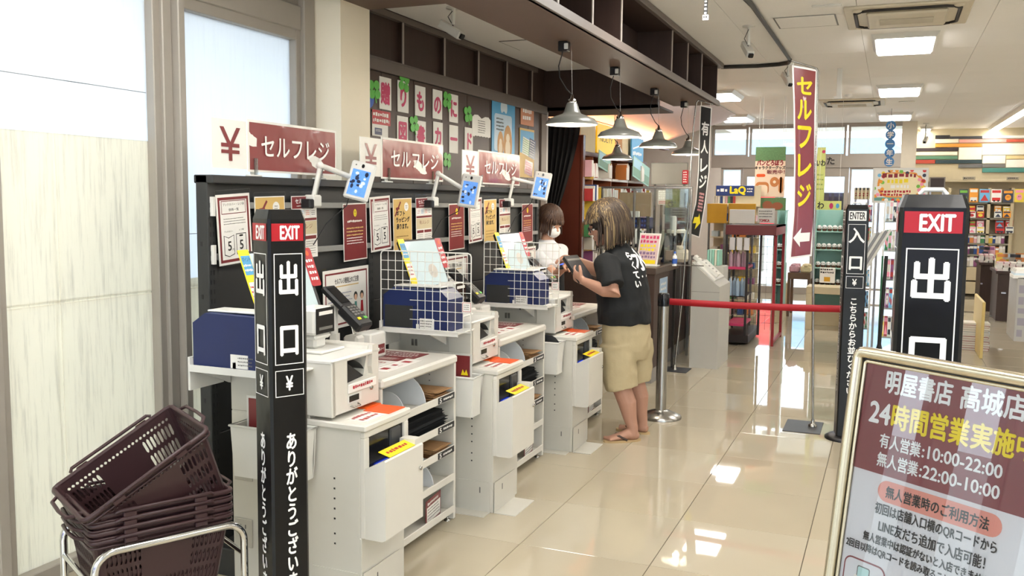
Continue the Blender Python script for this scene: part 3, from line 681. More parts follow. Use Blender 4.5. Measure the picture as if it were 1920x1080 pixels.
rep('book_cover_stack', bag_pile(.87, 1.04, .367, .41, brownb, 9), 'stack of brown paper covers on the third shelf of the # checkout', 'paper stack', 'low stacks of brown paper covers')
b = MB(); b.M = basis((-1.975, .8, .057), (-.12, 1, 0), (0, .0, 1)); b.box(0, .2, 0, .12, 0, .002, maroon); b.rect(.01, .01, .19, .085, paper, .003); b.scribble(.02, .02, .18, .08, greyp, 4, .0035); b.scribble(.02, .09, .18, .11, paper, 1, .003, .7)
rep('shelf_notice', b, 'small red and white notice on the bottom shelf of the # checkout', 'notice', 'notices on the bottom shelves')
# printed sheets lying on the bagging top
b = MB(); b.M = Matrix.Translation((-2.38, .45, .8425))
for k, (x0, y0, x1, y1, m) in enumerate(((0, 0, .26, .1, tan), (0, .12, .26, .32, paper), (.0, .34, .26, .42, maroon), (.0, .43, .3, .58, maroon), (.27, .08, .36, .4, paper))): b.box(x0, x1, y0, y1, 0, .0015, m); b.scribble(x0 + .02, y0 + .015, x1 - .02, y1 - .015, paper if m != paper else vred, 3, .002)
rep('printed_sheet', b, 'maroon and white printed sheet taped on the bagging top of the # checkout', 'sheet', 'printed sheets on the bagging tops')
# side tray, navy cash box, wire grid
for k, y in enumerate(UY):
    near = k == 0
    o = thing('side_tray', 'white bracket tray on the near side of the %s checkout' % nth[k], 'tray', (0, y, 0), group='white side trays')
    dx = 0 if near else .1; b = MB(); b.M = Matrix.Translation((dx, 0, 0)); b.box(-2.47, -2.03, -.2, -.01, .945, .953, offw, .002); b.box(-2.47, -2.03, -.204, -.2, .935, .962, offw); b.box(-2.475, -2.465, -.2, -.01, .86, .99, offw); b.build('tray_board', o)
    b = MB(); b.prism([(-.19, .935), (-.01, .935), (-.01, .86)], -2.44, -2.43, offw, 'x'); b.prism([(-.19, .935), (-.01, .935), (-.01, .86)], -2.1, -2.09, offw, 'x'); b.build('bracket', o)
    o = thing('deposit_box', ('navy blue plastic box on the side tray of the %s checkout' if near else 'navy blue plastic box with black front on the side tray of the %s checkout') % nth[k], 'box', (dx, y, .953), group='navy boxes on the side trays')
    b = MB(); b.prism([(-2.46, 0), (-2.09, 0), (-2.09, .16), (-2.14, .205), (-2.4, .21), (-2.46, .17)], -.185, -.02, navy, 'y')
    b.build('case', o)
    if not near: b = MB(); b.box(-2.45, -2.29, -.188, -.185, .01, .12, blackm); b.build('black_plate', o)
    b = MB(); b.box(-2.25 if not near else -2.28, -2.17 if not near else -2.2, -.188, -.185, .008, .06, paper); b.box(-2.27, -2.255, -.188, -.185, .008, .03, paper)
    b.M = MYm(-2.25, -.1885, .01); b.scribble(.005, .005, .075, .045, greyp, 3, .0005); b.build('paper_label', o)
    b = MB(); b.box(-2.42, -2.15, -.15, -.05, .211, .218, offw, .003); b.build('paper_slot', o)
    if near: continue
    o = thing('wire_grid', 'white wire grid fence hanging on the near side of the %s checkout' % nth[k], 'grid', (-2.355, y - .215, .962), group='white wire grids')
    w, h = .5, .385
    def bar(p, q, r, nm='wire'):
        b = MB(); b.tube([p, q], r, offw, 6); b.build(nm, o)
    for i in range(1, 12):
        x = i * w / 12; bar((x, 0, 0 if x > .17 else .19), (x, 0, h), .0018)
    for i in range(1, 8):
        z = h * i / 8; bar((0 if z > .15 else .165, 0, z), (w, 0, z), .0018)
    b = MB(); c = .018; b.tube([(0, 0, 0), (0, 0, h - c), (.006, 0, h - .004), (c, 0, h), (w - c, 0, h), (w - .004, 0, h - .006), (w, 0, h - c), (w, 0, 0), (.165, 0, 0)], .0032, offw, 8); b.build('border_wire', o)
    # a small tag clipped to the grid
    b = MB(); b.M = MYm(w - .045, -.004, .1); b.box(0, .05, 0, .05, 0, .001, paper); b.frame(.003, .003, .047, .047, .002, vred, .002); b.scribble(.01, .01, .04, .04, greyp, 3, .002); b.build('paper_tag', o)
# tilted touch monitors
def monitor(k, y):
    o = thing('touch_monitor', 'tilted touch screen with red and yellow stickers on the %s checkout' % nth[k], 'monitor', (-2.3, y, .985), group='touch screens of the checkouts')
    M = basis((.04, 0, .125), (0, 1, 0), (-.38, 0, 1)) ; w, h = .4, .3
    b = MB(); b.M = M; b.box(0, w, 0, h, -.03, 0, black, .006); b.build('bezel', o)
    b = MB(); b.M = M; b.box(.028, w - .028, .035, h - .012, 0, .002, mat('screen_reflection_glow', '#8e9c9c', .04, emit=.42, ecol='#c4d0d0', coat=.6, var=.02)); b.disc(w * .6, h * .38, .05, .04, mat('screen_tan_print', '#b3ada4', .12, emit=.18), .0025); b.build('screen', o)  # emission on the screen stands in for bright reflections in its glass
    b = MB(); b.M = M; b.box(-.035, .03, .03, h + .005, .001, .004, yellow, .001); b.rect(-.03, .2, .025, .28, skyblue, .005); b.rect(-.03, .09, .025, .17, paper, .005); b.tfit('ポイント', -.025, .255, .02, .275, inkb, .0055); b.scribble(-.028, .1, .022, .16, vred, 3, .0055); b.scribble(-.028, .21, .022, .25, paper, 2, .0055); b.build('left_sticker', o)
    b = MB(); b.M = M; b.rrect(w - .03, .12, w + .04, h - .005, .012, vred, .004); b.box(w - .028, w + .038, .13, h - .015, .001, .0035, vred); b.scribble(w - .02, .14, w + .03, .25, wprint, 4, .005, .6); b.disc(w + .005, .27, .012, .012, orange, .005); b.build('right_sticker', o)
    b = MB(); b.tube([(-.03, w / 2, .2), (-.09, w / 2, .1), (-.08, w / 2, 0.005)], .022, black, 10); b.box(-.14, .0, w / 2 - .08, w / 2 + .08, 0, .012, black, .004); b.build('stand', o)
for k, y in enumerate(UY): monitor(k, y)
# receipt printer with front display
P = []
b = MB(); b.box(-.1, .06, -.005, .165, 0, .012, offw, .004); P.append(('base', b))
b = MB(); b.box(-.06, .0, .04, .12, .012, .06, offw, .01); b.box(-.07, .015, .025, .135, .05, .075, offw, .01); P.append(('neck', b))
b = MB(); b.box(-.085, .02, .01, .15, .07, .18, offw, .012); P.append(('head', b))
b = MB(); b.box(.02, .0225, .016, .144, .075, .178, screen_d, .001); b.M = basis((.0228, .03, .09), (0, 1, 0), (0, 0, 1)); b.rect(.005, .0, .1, .012, greyp, .0006); b.rect(.005, .06, .1, .075, paper, .0006); P.append(('display', b))
rep('scanner_stand', P, 'white scanner head with dark display on the # checkout top', 'scanner', 'scanner heads on the checkouts', base=(-2.12, .09, .985))
b = MB(); b.box(-.12, .1, 0, .13, 0, .15, offw, .02); b.box(-.1, .08, .02, .11, .15, .155, greyp)
rep('receipt_printer', b, 'rounded white receipt printer behind the scanner of the # checkout', 'printer', 'receipt printers of the checkouts', base=(-2.37, .0 + .19, .985))
# card terminal
P = []
M = basis((-2.36, .58, 1.21), (0, 1, 0), (-.75, 0, .62))
b = MB(); b.M = M; b.box(-.045, .045, -.26, 0, -.03, 0, black, .008); b.box(-.052, .052, -.27, -.13, -.045, .006, black, .01); P.append(('body', b))
b = MB(); b.M = M; b.box(-.035, .035, -.12, -.02, 0, .002, screen_d); P.append(('display', b))
b = MB(); b.M = M
for i in range(3):
    for j in range(4): b.box(-.033 + .024 * i, -.015 + .024 * i, -.16 - .016 * j, -.149 - .016 * j, .006, .009, greyp, .001)
b.box(-.036, -.016, -.235, -.222, .006, .01, yellow); b.box(.012, .034, -.235, -.222, .006, .01, green); P.append(('keypad', b))
b = MB(); b.tube([(-2.33, .58, 1.12), (-2.33, .58, .985)], .018, offw, 10); b.box(-2.38, -2.27, .53, .61, .862, .87, offw, .002); b.box(-2.345, -2.31, .565, .595, .87, .99, offw); P.append(('stand', b))
b = MB(); b.M = basis((-2.2, .53, 1.0), (0, 1, 0), (-.2, 0, 1)); b.box(0, .11, 0, .075, 0, .002, paper, .0005); b.disc(.02, .06, .008, .008, vred, .003); b.disc(.05, .06, .008, .008, vred, .003); b.disc(.08, .06, .008, .008, vred, .003); b.scribble(.012, .01, .1, .045, inkb, 2, .003, .7); P.append(('instruction_card', b))
rep('card_terminal', P, 'black card payment terminal on the # checkout', 'card reader', 'card terminals of the checkouts')
b = MB(); b.box(-.04, .04, 0, .075, 0, .125, offw, .012); b.box(.04, .042, .005, .07, .02, .055, yellow); b.M = basis((.0425, .01, .035), (0, 1, 0), (0, 0, 1)); b.scribble(0, 0, .055, .014, inkb, 1, .0008, .8)
rep('leaflet_holder', b, 'white holder with a yellow label beside the scanner of the # checkout', 'holder', 'white holders on the bagging tops', base=(-2.3, .66, .8425))
b = MB(); b.box(-.045, .045, 0, .14, 0, .125, offw, .008); b.box(.045, .047, .03, .12, .02, .065, maroon); b.M = basis((.0475, .04, .035), (0, 1, 0), (0, 0, 1)); b.tfit('ご不要レシート', 0, 0, .07, .016, wprint, .0008, .0003)
rep('receipt_bin', b, 'white unwanted receipt box with a maroon label on the # checkout', 'box', 'unwanted receipt boxes', base=(-2.29, .76, .8425))
# black cables
b = MB(); random.seed(2)
for q in range(5): b.tube([(-2.5, .5 + .02 * q, .9), (-2.46, .56 + .03 * q, 1.02 - .02 * q), (-2.43, .62 + .02 * q, .93), (-2.47, .66, .86)], .004, black, 6)
rep('cable_bundle', b, 'bundle of black cables at the back of the # checkout', 'cables', 'cable bundles behind the checkouts')
# waste bin + maroon card on the near flank
for k, y in enumerate(UY):
    x0 = -2.34 if k == 0 else -2.2; o = thing('waste_bin', 'slim white bin hooked on the near flank of the %s checkout' % nth[k], 'bin', (x0, y - .01, .52), group='slim white bins')
    b = MB(); w = .32; t = .01
    for (xa, xb, ya, yb) in ((0, w, -.115, -.105), (0, w, -.012, 0), (0, t, -.105, -.012), (w - t, w, -.105, -.012)): b.prism([(xa + .0, .2), (xb, .2), (xb - .015 * (xb > .1), 0), (xa + .015 * (xa < .1), 0)], ya, yb, offw, 'y')
    b.box(.015, w - .015, -.105, -.012, 0, .01, offw); b.build('tub', o)
    b = MB(); b.tube([(-.003, -.118, .2), (w + .003, -.118, .2), (w + .003, 0, .2), (-.003, 0, .2)], .005, offw, 6, closed=True); b.build('rim', o)
    o = MB(); o.M = MYm(x0 + .03, y - .06, .55); o.box(0, .25, 0, .28, 0, .003, offw, .0005); o.rect(.01, .01, .24, .27, maroon, .0035); o.poly([(.19, .17), (.2, .2), (.21, .18), (.22, .2), (.23, .17)], yellow, .004)
    if k < 2: tag(o.build('notice_card'), 'maroon card standing in the slim bin of the %s checkout' % nth[k], 'card', 'maroon cards in the bins')
    else:
        d = MB(); d.ball((x0 + .22, y - .06, .7), (.08, .035, .06), dark_bag, 8); tag(d.build('black_cloth'), 'crumpled black cloth in the bin of the farthest checkout', 'cloth')
# wall outlets on the near flank
for z, x in ((.52, -2.38), (.24, -2.385)):
    o = thing('power_outlet', 'grey double power outlet, %s one, on the flank of the nearest checkout' % ('upper' if z > .4 else 'lower'), 'outlet', (x, 2.899, z))
    b = MB(); b.box(-.045, .045, -.004, 0, -.06, .06, mat('outlet_grey', '#b5b1a6', .5), .003); b.build('plate', o)
    for dz in (-.027, .027):
        b = MB()
        for dx in (-.012, .012): b.box(dx - .002, dx + .002, -.006, -.004, dz - .008, dz + .008, greyp)
        b.build('socket', o)
# help tablets on jointed arms
for k, (TL, TR, BR, BL) in enumerate((((666, 300), (711, 314), (687, 380), (641, 368)), ((866, 324), (908, 331), (893, 392), (856, 386)), ((1001, 319), (1040, 322), (1025, 377), (993, 371)))):
    Dp = (4.5, 5.62, 6.7)[k]; a = at(*BL, Dp); c = at(*BR, Dp - .03); e = at(*TL, Dp); M = basis(a, c - a, e - a); w = (c - a).length; h = (e - a).length
    o = thing('help_tablet', 'small white tablet with a blue screen on an arm over the %s checkout' % nth[k], 'tablet', a, group='white help tablets on arms'); T = Matrix.Translation(a).inverted() @ M
    b = MB(); b.M = T; b.box(0, w, 0, h, -.02, 0, offw, .008); b.build('case', o)
    b = MB(); b.M = T; b.rect(w * .14, h * .1, w * .86, h * .78, screen, .0015); random.seed(k); [b.disc(w * random.uniform(.22, .78), h * random.uniform(.16, .7), w * random.uniform(.03, .09), h * random.uniform(.02, .07), mat('screen_dark_blobs', '#1c2a48', .3) if q % 3 else mat('screen_light_blobs', '#b8c8dc', .3, emit=.3), .002 + q * .00005, 7) for q in range(16)]; b.build('screen', o)
    b = MB(); b.M = T; b.disc(w * .5, h * .89, .008, .01, screen_d, .002); b.disc(w * .22, h * .89, .004, .004, greyp, .002); b.build('lens', o)
    m = T @ Vector((w * .1, h * .55, -.025)); ck = Vector((PX + .03, a.y - .18, 1.6)) - a; j1 = ck + Vector((.03, .02, .16))
    b = MB(); b.tube([ck, j1], .011, offw, 8); b.tube([ck + Vector((0, .02, 0)), j1 + Vector((0, .02, 0))], .006, galv, 6); b.tube([j1, m], .014, offw, 8); b.ball(j1, .018, offw, 8); b.build('arm', o)
    b = MB(); b.box(ck.x - .03, ck.x + .03, ck.y - .035, ck.y + .035, ck.z - .04, ck.z + .02, offw, .008); b.box(ck.x - .025, ck.x + .035, ck.y - .075, ck.y - .035, ck.z - .045, ck.z + .0, black, .006); b.build('clamp', o)
    b = MB(); q = Vector((.02, .02, 0)); b.tube([m + Vector((0, 0, -.05)), m + Vector((-.02, -.02, -.14)), ck + Vector((.02, .08, -.12)), ck + Vector((-.0, .0, -.22))], .003, black, 5); b.build('cable', o)
# ================================================================== pictures on the panelled wall
XW = XB - .001
def wallrect(pxl, pyt, pxr, pyb, X=XW):
    a = on(pxl, pyt, 'x', X); b_ = on(pxr, pyb, 'x', X); return a.y, b_.z, b_.y - a.y, a.z - b_.z
lk = [('贈', 711, 155, 737, 214, 0), ('り', 745, 162, 771, 219, 0), ('も', 778, 169, 803, 226, 0), ('の', 811, 176, 835, 231, 0), ('に', 842, 184, 864, 237, 0),
      ('図', 744, 229, 770, 286, 1), ('書', 779, 234, 804, 292, 1), ('カ', 812, 239, 836, 292, 1), ('一', 842, 245, 865, 296, 1), ('ド', 871, 250, 891, 298, 1)]
desc = {'贈': 'card reading the kanji for gift, leftmost of the upper row', 'り': 'card with the letter ri, second of the upper row', 'も': 'card with the letter mo, third of the upper row', 'の': 'card with the letter no, fourth of the upper row', 'に': 'card with the letter ni, last of the upper row',
        '図': 'card with a boxed kanji, leftmost of the lower row', '書': 'card with the kanji for book, second of the lower row', 'カ': 'card with the letter ka, third of the lower row', '一': 'card with a long dash, fourth of the lower row', 'ド': 'card with the letter do, last of the lower row'}
for ch, a, t, r, bt, row in lk:
    y, z, w, h = wallrect(a, t, r, bt); w, h = .155, .215
    b = MB(); b.box(0, w, 0, h, 0, .002, paper); b.tvert(ch, w / 2, h / 2 + w * .5, w * 1.0, pink, .0035, .006, sx=.82)
    o = b.build('letter_card'); o.matrix_world = MX(XW, y, z + .02 if row == 0 else z + .03) ; tag(o, 'white %s on the dark wall' % desc[ch], 'card', 'pink lettered cards on the dark wall')
def clover(px, py, s, lab, rot=0):
    b = MB()
    for k in range(4):
        a = math.radians(90 * k + 45 + rot); cx, cy = math.cos(a) * .036, math.sin(a) * .042
        ps = [(cx + .026 * math.cos(2 * PI * i / 14), cy + .031 * math.sin(2 * PI * i / 14)) for i in range(14)]; b.prism(ps, .001 + .0008 * k, .004 + .0008 * k, green, 'z')
    b.line(0, 0, .02, -.085, .01, green, .0035); p = on(px, py, 'x', XW); o = b.build('clover_cutout'); o.matrix_world = MX(XW, p.y, p.z) @ Matrix.Diagonal((s * 1.35, s, s, 1)); tag(o, lab, 'decoration', 'green paper clovers')
for px, py, s, lab in ((701, 168, 1, 'green paper clover at the column edge above the leftmost card'), (757, 155, 1, 'green paper clover above the second upper card'), (776, 232, .9, 'green paper clover between the two rows of cards'), (838, 188, 1, 'green paper clover above the last two upper cards'),
                       (877, 214, 1, 'green paper clover right of the upper row of cards'), (838, 300, .9, 'green paper clover below the lower row, between two yen signs')): clover(px, py, s, lab, random.uniform(-15, 15))
# book shaped menu cut-out, blue dog poster, small boards
y, z, w, h = wallrect(885, 213, 919, 262); b = MB(); ps = [(0, h * .1), (w * .1, h * .02)] + [(w * (.1 + .08 * k), h * (.06 + .03 * (k % 2))) for k in range(1, 11)] + [(w, h * .1), (w, h * .86), (w * .88, h * .98), (w * .7, h * .97), (w * .5, h * .86), (w * .3, h), (w * .12, h * .98), (0, h * .86)]
b.prism(ps, 0, .003, paper, 'z'); b.scribble(w * .3, h * .2, w * .72, h * .8, inkb, 6, .0035, .45); o = b.build('open_book_cutout'); o.matrix_world = MX(XW, y, z); tag(o, 'white open book shaped paper on the dark wall', 'cutout')
y, z, w, h = wallrect(922, 187, 964, 290); b = MB(); b.box(0, w, 0, h, 0, .004, skyblue); b.rrect(w * .1, h * .03, w * .86, h * .76, .03, mat('pale_blue_print', '#b9cfe0', .4), .0045)
for k in range(5): a = math.radians(50 + 20 * k); b.disc(w * .5 + math.cos(a) * .07, h * .8 + math.sin(a) * .06, .03, .05, mat('ribbon_print', '#c9d6dd', .4), .005 + .0002 * k)
b.scribble(w * .18, h * .42, w * .5, h * .7, inkb, 4, .006, .55)
fur = mat('tan_fur_print', '#c79a68', .6); furw = mat('cream_fur_print', '#e5d6bd', .6)
for cx, s in ((.36, .8), (.68, 1.15)):
    b.disc(w * cx, h * .1 + .03 * s, .085 * s, .15 * s, fur, .0056); b.disc(w * cx, h * .3 * s, .065 * s, .07 * s, fur, .006); b.disc(w * cx, h * .27 * s, .035 * s, .035 * s, furw, .0063)
    for q in (-1, 1): b.poly([(w * cx + q * .055 * s, h * .34 * s), (w * cx + q * .05 * s, h * .42 * s), (w * cx + q * .015 * s, h * .37 * s)], fur, .0061)
    b.disc(w * cx, h * .1, .05 * s, .07 * s, furw, .0066)
o = b.build('dog_poster'); o.matrix_world = MX(XW, y, z); tag(o, 'light blue gift card poster with two tan dogs', 'poster')
y, z, w, h = wallrect(976, 193, 1000, 238); b = MB(); b.box(0, w, 0, h, 0, .004, mat('salmon_print', '#c98866', .5)); b.scribble(w * .15, h * .2, w * .85, h * .85, wprint, 2, .005, .7)
o = b.build('orange_notice'); o.matrix_world = MX(XW, y, z); tag(o, 'small orange notice with white letters at the far end of the wall', 'notice')
y, z, w, h = wallrect(974, 239, 1000, 334); b = MB(); b.box(0, w, 0, h, 0, .004, tan); b.rect(.01, h * .5, w - .01, h - .02, skyblue, .005); b.M = Matrix.Rotation(-.15, 4, 'Z'); b.rect(.02, h * .5, w * .6, h * .85, paper, .006); b.scribble(.03, h * .52, w * .58, h * .83, green, 7, .007); b.rect(w * .5, h * .5, w * .95, h * .9, navy, .0062); b.scribble(w * .55, h * .52, w * .9, h * .88, paper, 7, .007); b.rect(w * .3, h * .12, w * .85, h * .42, maroon, .006); b.scribble(w * .35, h * .15, w * .8, h * .4, pink, 5, .007)
o = b.build('goods_poster'); o.matrix_world = MX(XW, y, z); tag(o, 'tan poster showing blue and maroon goods under the orange notice', 'poster')
y, z, w, h = wallrect(697, 209, 727, 258); b = MB(); b.box(0, w, 0, h, 0, .003, paper); b.rect(0, h * .5, w * 1.15, h * 1.1, vred, .004); b.scribble(.01, h * .55, w * 1.1, h * 1.05, paper, 2, .005, .7); b.rect(w * .15, .01, w * .6, h * .35, navy, .004); b.scribble(w * .2, .03, w * .55, h * .3, paper, 2, .005, .5)
o = b.build('red_banner_notice'); o.matrix_world = MX(XW, y, z); tag(o, 'red and white lettered notice tucked beside the cream column', 'notice')
b = MB(); p = on(696, 186, 'x', XW); b.prism([(.06 * math.cos(i * PI / 8), .06 * math.sin(i * PI / 8)) for i in range(16)], 0, .004, mat('blue_print', '#3a62b8', .4), 'z'); o = b.build('blue_round_cutout'); o.matrix_world = MX(XW, p.y - .03, p.z); tag(o, 'blue round paper cutout half hidden by the cream column', 'decoration')
# ================================================================== belt posts EXIT / ENTER
def sign_post(px, py, D, top, W_, rz, kind, lab, k_=1.0, sx=.75):
    p = at(px, py, D); o = thing('guide_post', lab, 'post', (p.x, p.y, 0), rz, 'black square guide posts')
    H = top; hw = W_ / 2; ch = W_ * .18
    # square fabric cover with chamfered corners and cut top corners
    b = MB(); ps = [(-hw + .008, -hw), (hw - .008, -hw), (hw, -hw + .008), (hw, hw - .008), (hw - .008, hw), (-hw + .008, hw), (-hw, hw - .008), (-hw, -hw + .008)]
    n = 8; lv = [(.03, 1), (H * .25, 1.0), (H * .5, .985), (H * .75, 1), (H - .03, 1.0), (H, .86)]; vs = []; fs = []
    for z, s in lv: vs += [(x * s, y * s, z) for x, y in ps]
    for i in range(len(lv) - 1):
        for k in range(n): k2 = (k + 1) % n; fs.append((i * n + k, i * n + k2, (i + 1) * n + k2, (i + 1) * n + k))
    fs.append(tuple(range((len(lv) - 1) * n, len(lv) * n))); fs.append(tuple(reversed(range(n)))); b.add(vs, fs, blackv); b.build('cover', o)
    b = MB(); b.lathe([(.14, 0), (.14, .012), (.11, .03), (.03, .04)], mat('dark_base_metal', '#3a3a3c', .35, .8), 32); b.build('base', o)
    b = MB(); b.tube([(-.03, -.01, H), (-.02, -.01, H + .012), (.02, -.01, H + .012), (.03, -.01, H)], .006, paper, 6); (b.build('top_loop', o) if D != 3.0 else None)
    for fi, M in enumerate((basis((-hw, -hw - .0015, 0), (1, 0, 0), (0, 0, 1)), basis((-hw - .0015, hw, 0), (0, -1, 0), (0, 0, 1)), basis((hw + .0015, -hw, 0), (0, 1, 0), (0, 0, 1)))):
        b = MB(); b.M = M; w = W_
        f0, f1 = w * .12, w * .88
        if kind == 'EXIT': b.rect(f0 * .6, H - .1 * k_, f1 * 1.03, H - .044 * k_, vred, .0005); b.tfit('EXIT', w * .3, H - .094 * k_, w * .8, H - .052 * k_, wprint, .001, .0016)
        else: b.rect(f0, H - .115 * k_, f1, H - .045 * k_, wprint, .0005); b.tfit('ENTER', w * .17, H - .105 * k_, w * .83, H - .055 * k_, inkb, .001, .001)
        t = H - .14 * k_
        bt = H - .5 * k_; b.frame(f0, bt, f1, t, .0028, wprint, .0005)
        ks = '出口' if kind == 'EXIT' else '入口'
        b.tvert(ks, w * .5, H - .122 * k_, .118 * k_, wprint, .001, .0026, pitch=.197 * k_, sx=sx)
        b.frame(f0, bt - .105 * k_, f1, bt - .018 * k_, .0025, wprint, .0005); b.tfit('¥', w * .4, bt - .085 * k_, w * .58, bt - .038 * k_, wprint, .001, .0014)
        b.build('printed_face', o); b = MB(); b.M = M
        msg = 'ありがとうございました' if kind == 'EXIT' else 'こちらからお並びください'
        b.tvert(msg, w * (.52 if kind == 'EXIT' else .5), H - (.725 if kind == 'EXIT' else .67) * k_, (.062 if kind == 'EXIT' else .06) * k_, wprint, .001, .0016, pitch=(.059 if kind == 'EXIT' else .06) * k_, sx=sx)
        b.build('lettering', o)
    return o
sign_post(527, 700, 3.0, 1.565, .13, math.radians(61), 'EXIT', 'black exit guide post on the left, in front of the nearest self checkout', 1.0, .66)
sign_post(1742, 500, 2.15, 1.625, .146, math.radians(2), 'EXIT', 'black exit guide post on the right, behind the framed notice board', .88, .95)
ent = sign_post(1596, 600, 6.15, 1.6, .145, math.radians(10), 'ENTER', 'black enter guide post at the end of the red belt', .92, .95)
# ================================================================== stanchion and belt
sp = Vector((-1.53, 6.58, 0)); o = thing('belt_stanchion', 'stainless steel belt stanchion beside the dark counter', 'stanchion', sp)
b = MB(); b.lathe([(.155, 0), (.155, .012), (.15, .02), (.08, .05), (.04, .06), (.035, .07)], steel, 40); b.build('base', o)
b = MB(); b.lathe([(.04, .06), (.04, .84)], steel, 24); b.build('pole', o)
b = MB(); b.lathe([(.043, .84), (.043, .925), (.037, .935), (0, .935)], screen_d, 24); b.box(.0, .045, -.02, .02, .85, .91, black, .004); b.build('belt_head', o)
e = Vector((ent.location.x - .07, ent.location.y - .02, .895)); s = sp + Vector((.045, 0, .875)); N = 16; vs = []; fs = []
for i in range(N + 1):
    t = i / N; p = s.lerp(e, t); p.z -= .008 * math.sin(PI * t); q = Vector((0, .001, 0))
    for dz in (-.024, .024): vs += [p + Vector((0, 0, dz)) - q, p + Vector((0, 0, dz)) + q]
for i in range(N):
    a = 4 * i; fs += [(a, a + 4, a + 6, a + 2), (a + 1, a + 3, a + 7, a + 5), (a, a + 1, a + 5, a + 4), (a + 2, a + 6, a + 7, a + 3)]
b = MB(); b.add(vs, fs, dred, True); tag(b.build('retractable_belt'), 'red belt stretched from the steel stanchion to the enter post', 'belt')
# ================================================================== framed notice board, bottom right
D0 = 1.75; A = at(1606, 650, D0); zt = A.z; B_ = on(1935, 706, 'z', zt); u = (B_ - A).normalized()
n_pl = (RM @ Vector(((1606 - 960) / F, -(650 - 540) / F, -1))).cross(RM @ Vector(((1548 - 960) / F, -(1085 - 540) / F, -1))).normalized()
v = u.cross(n_pl).normalized(); v = v if v.z > 0 else -v
BW = .43; BH = .64
o = thing('notice_board', 'silver framed notice board on the right about 24 hour opening and app entry', 'notice board', A, group=None)
M0 = basis(A, u, v); org = A - M0.to_3x3() @ Vector((0, BH, 0)); MB0 = Matrix.Translation(-A) @ basis(org, u, v)
def nb(name, b): b2 = b; return b2.build(name, o)
b = MB(); b.M = MB0; b.box(0, BW, 0, BH, -.02, -.008, greyp); b.build('back_board', o)
def roundpath(x0, y0, x1, y1, r, z):
    ps = []
    for cx, cy, a0 in ((x1 - r, y0 + r, -90), (x1 - r, y1 - r, 0), (x0 + r, y1 - r, 90), (x0 + r, y0 + r, 180)):
        for k in range(7): a = math.radians(a0 + 15 * k); ps.append((cx + r * math.cos(a), cy + r * math.sin(a), z))
    return ps
frm = mat('warm_anodised_aluminium', '#c9bda4', .22, .9, var=.02)
b = MB(); b.M = MB0; b.tube(roundpath(.008, .008, BW - .008, BH - .008, .012, 0), .011, frm, 10, closed=True); b.build('outer_frame', o)
b = MB(); b.M = MB0; b.tube(roundpath(.024, .024, BW - .024, BH - .024, .006, -.001), .0035, frm, 8, closed=True); b.build('inner_bead', o)
mar2 = mat('board_maroon_print', '#82383c', .3, var=.02); bwh = mat('board_white_print', '#d9d6d7', .3, var=.01); pk = mat('board_salmon_print', '#dc8f7e', .3)
b = MB(); b.M = MB0; x0, x1, y0, y1 = .027, BW - .027, .027, BH - .027; b.rect(x0, y0, x1, y1, bwh, -.004); ym = y1 - .2; b.rect(x0, ym, x1, y1, mar2, -.0036)
def S(t, a, c, yc, h, m, bo=0, z=-.0028): b.tfit(t, a, y1 - yc - h / 2, c, y1 - yc + h / 2, m, z, bo)
S('明屋書店', .073, .205, .027, .042, wprint, .0011); S('高城店', .222, .335, .027, .042, wprint, .0011)
S('24', .047, .09, .088, .038, wprint, .0014); S('時間営業', .095, .245, .088, .045, yellow, .0013); S('実施中', .25, .36, .088, .045, yellow, .0013)
S('有人営業', .076, .16, .137, .026, wprint, .0006); S(':10:00-22:00', .164, .31, .137, .022, wprint, .0006)
S('無人営業', .076, .16, .172, .026, wprint, .0006); S(':22:00-10:00', .164, .31, .172, .022, wprint, .0006)
b.rrect(.085, y1 - .247, .322, y1 - .208, .0195, pk, -.0034); S('無人営業時のご利用方法', .103, .3, .2275, .022, inkb, .0005)
S('初回は店舗入口横のQRコードから', .085, .318, .262, .022, inkb, .0004); S('LINE友だち追加で入店可能！', .097, .302, .292, .022, inkb, .0004)
S('無人営業中は認証がないと入店できません。', .068, .318, .319, .017, inkb, .0004); S('2回目以降はQRコードを読み取ることで簡単に入店できます。', .033, .376, .342, .017, inkb, .0004)
yb = y1 - .366
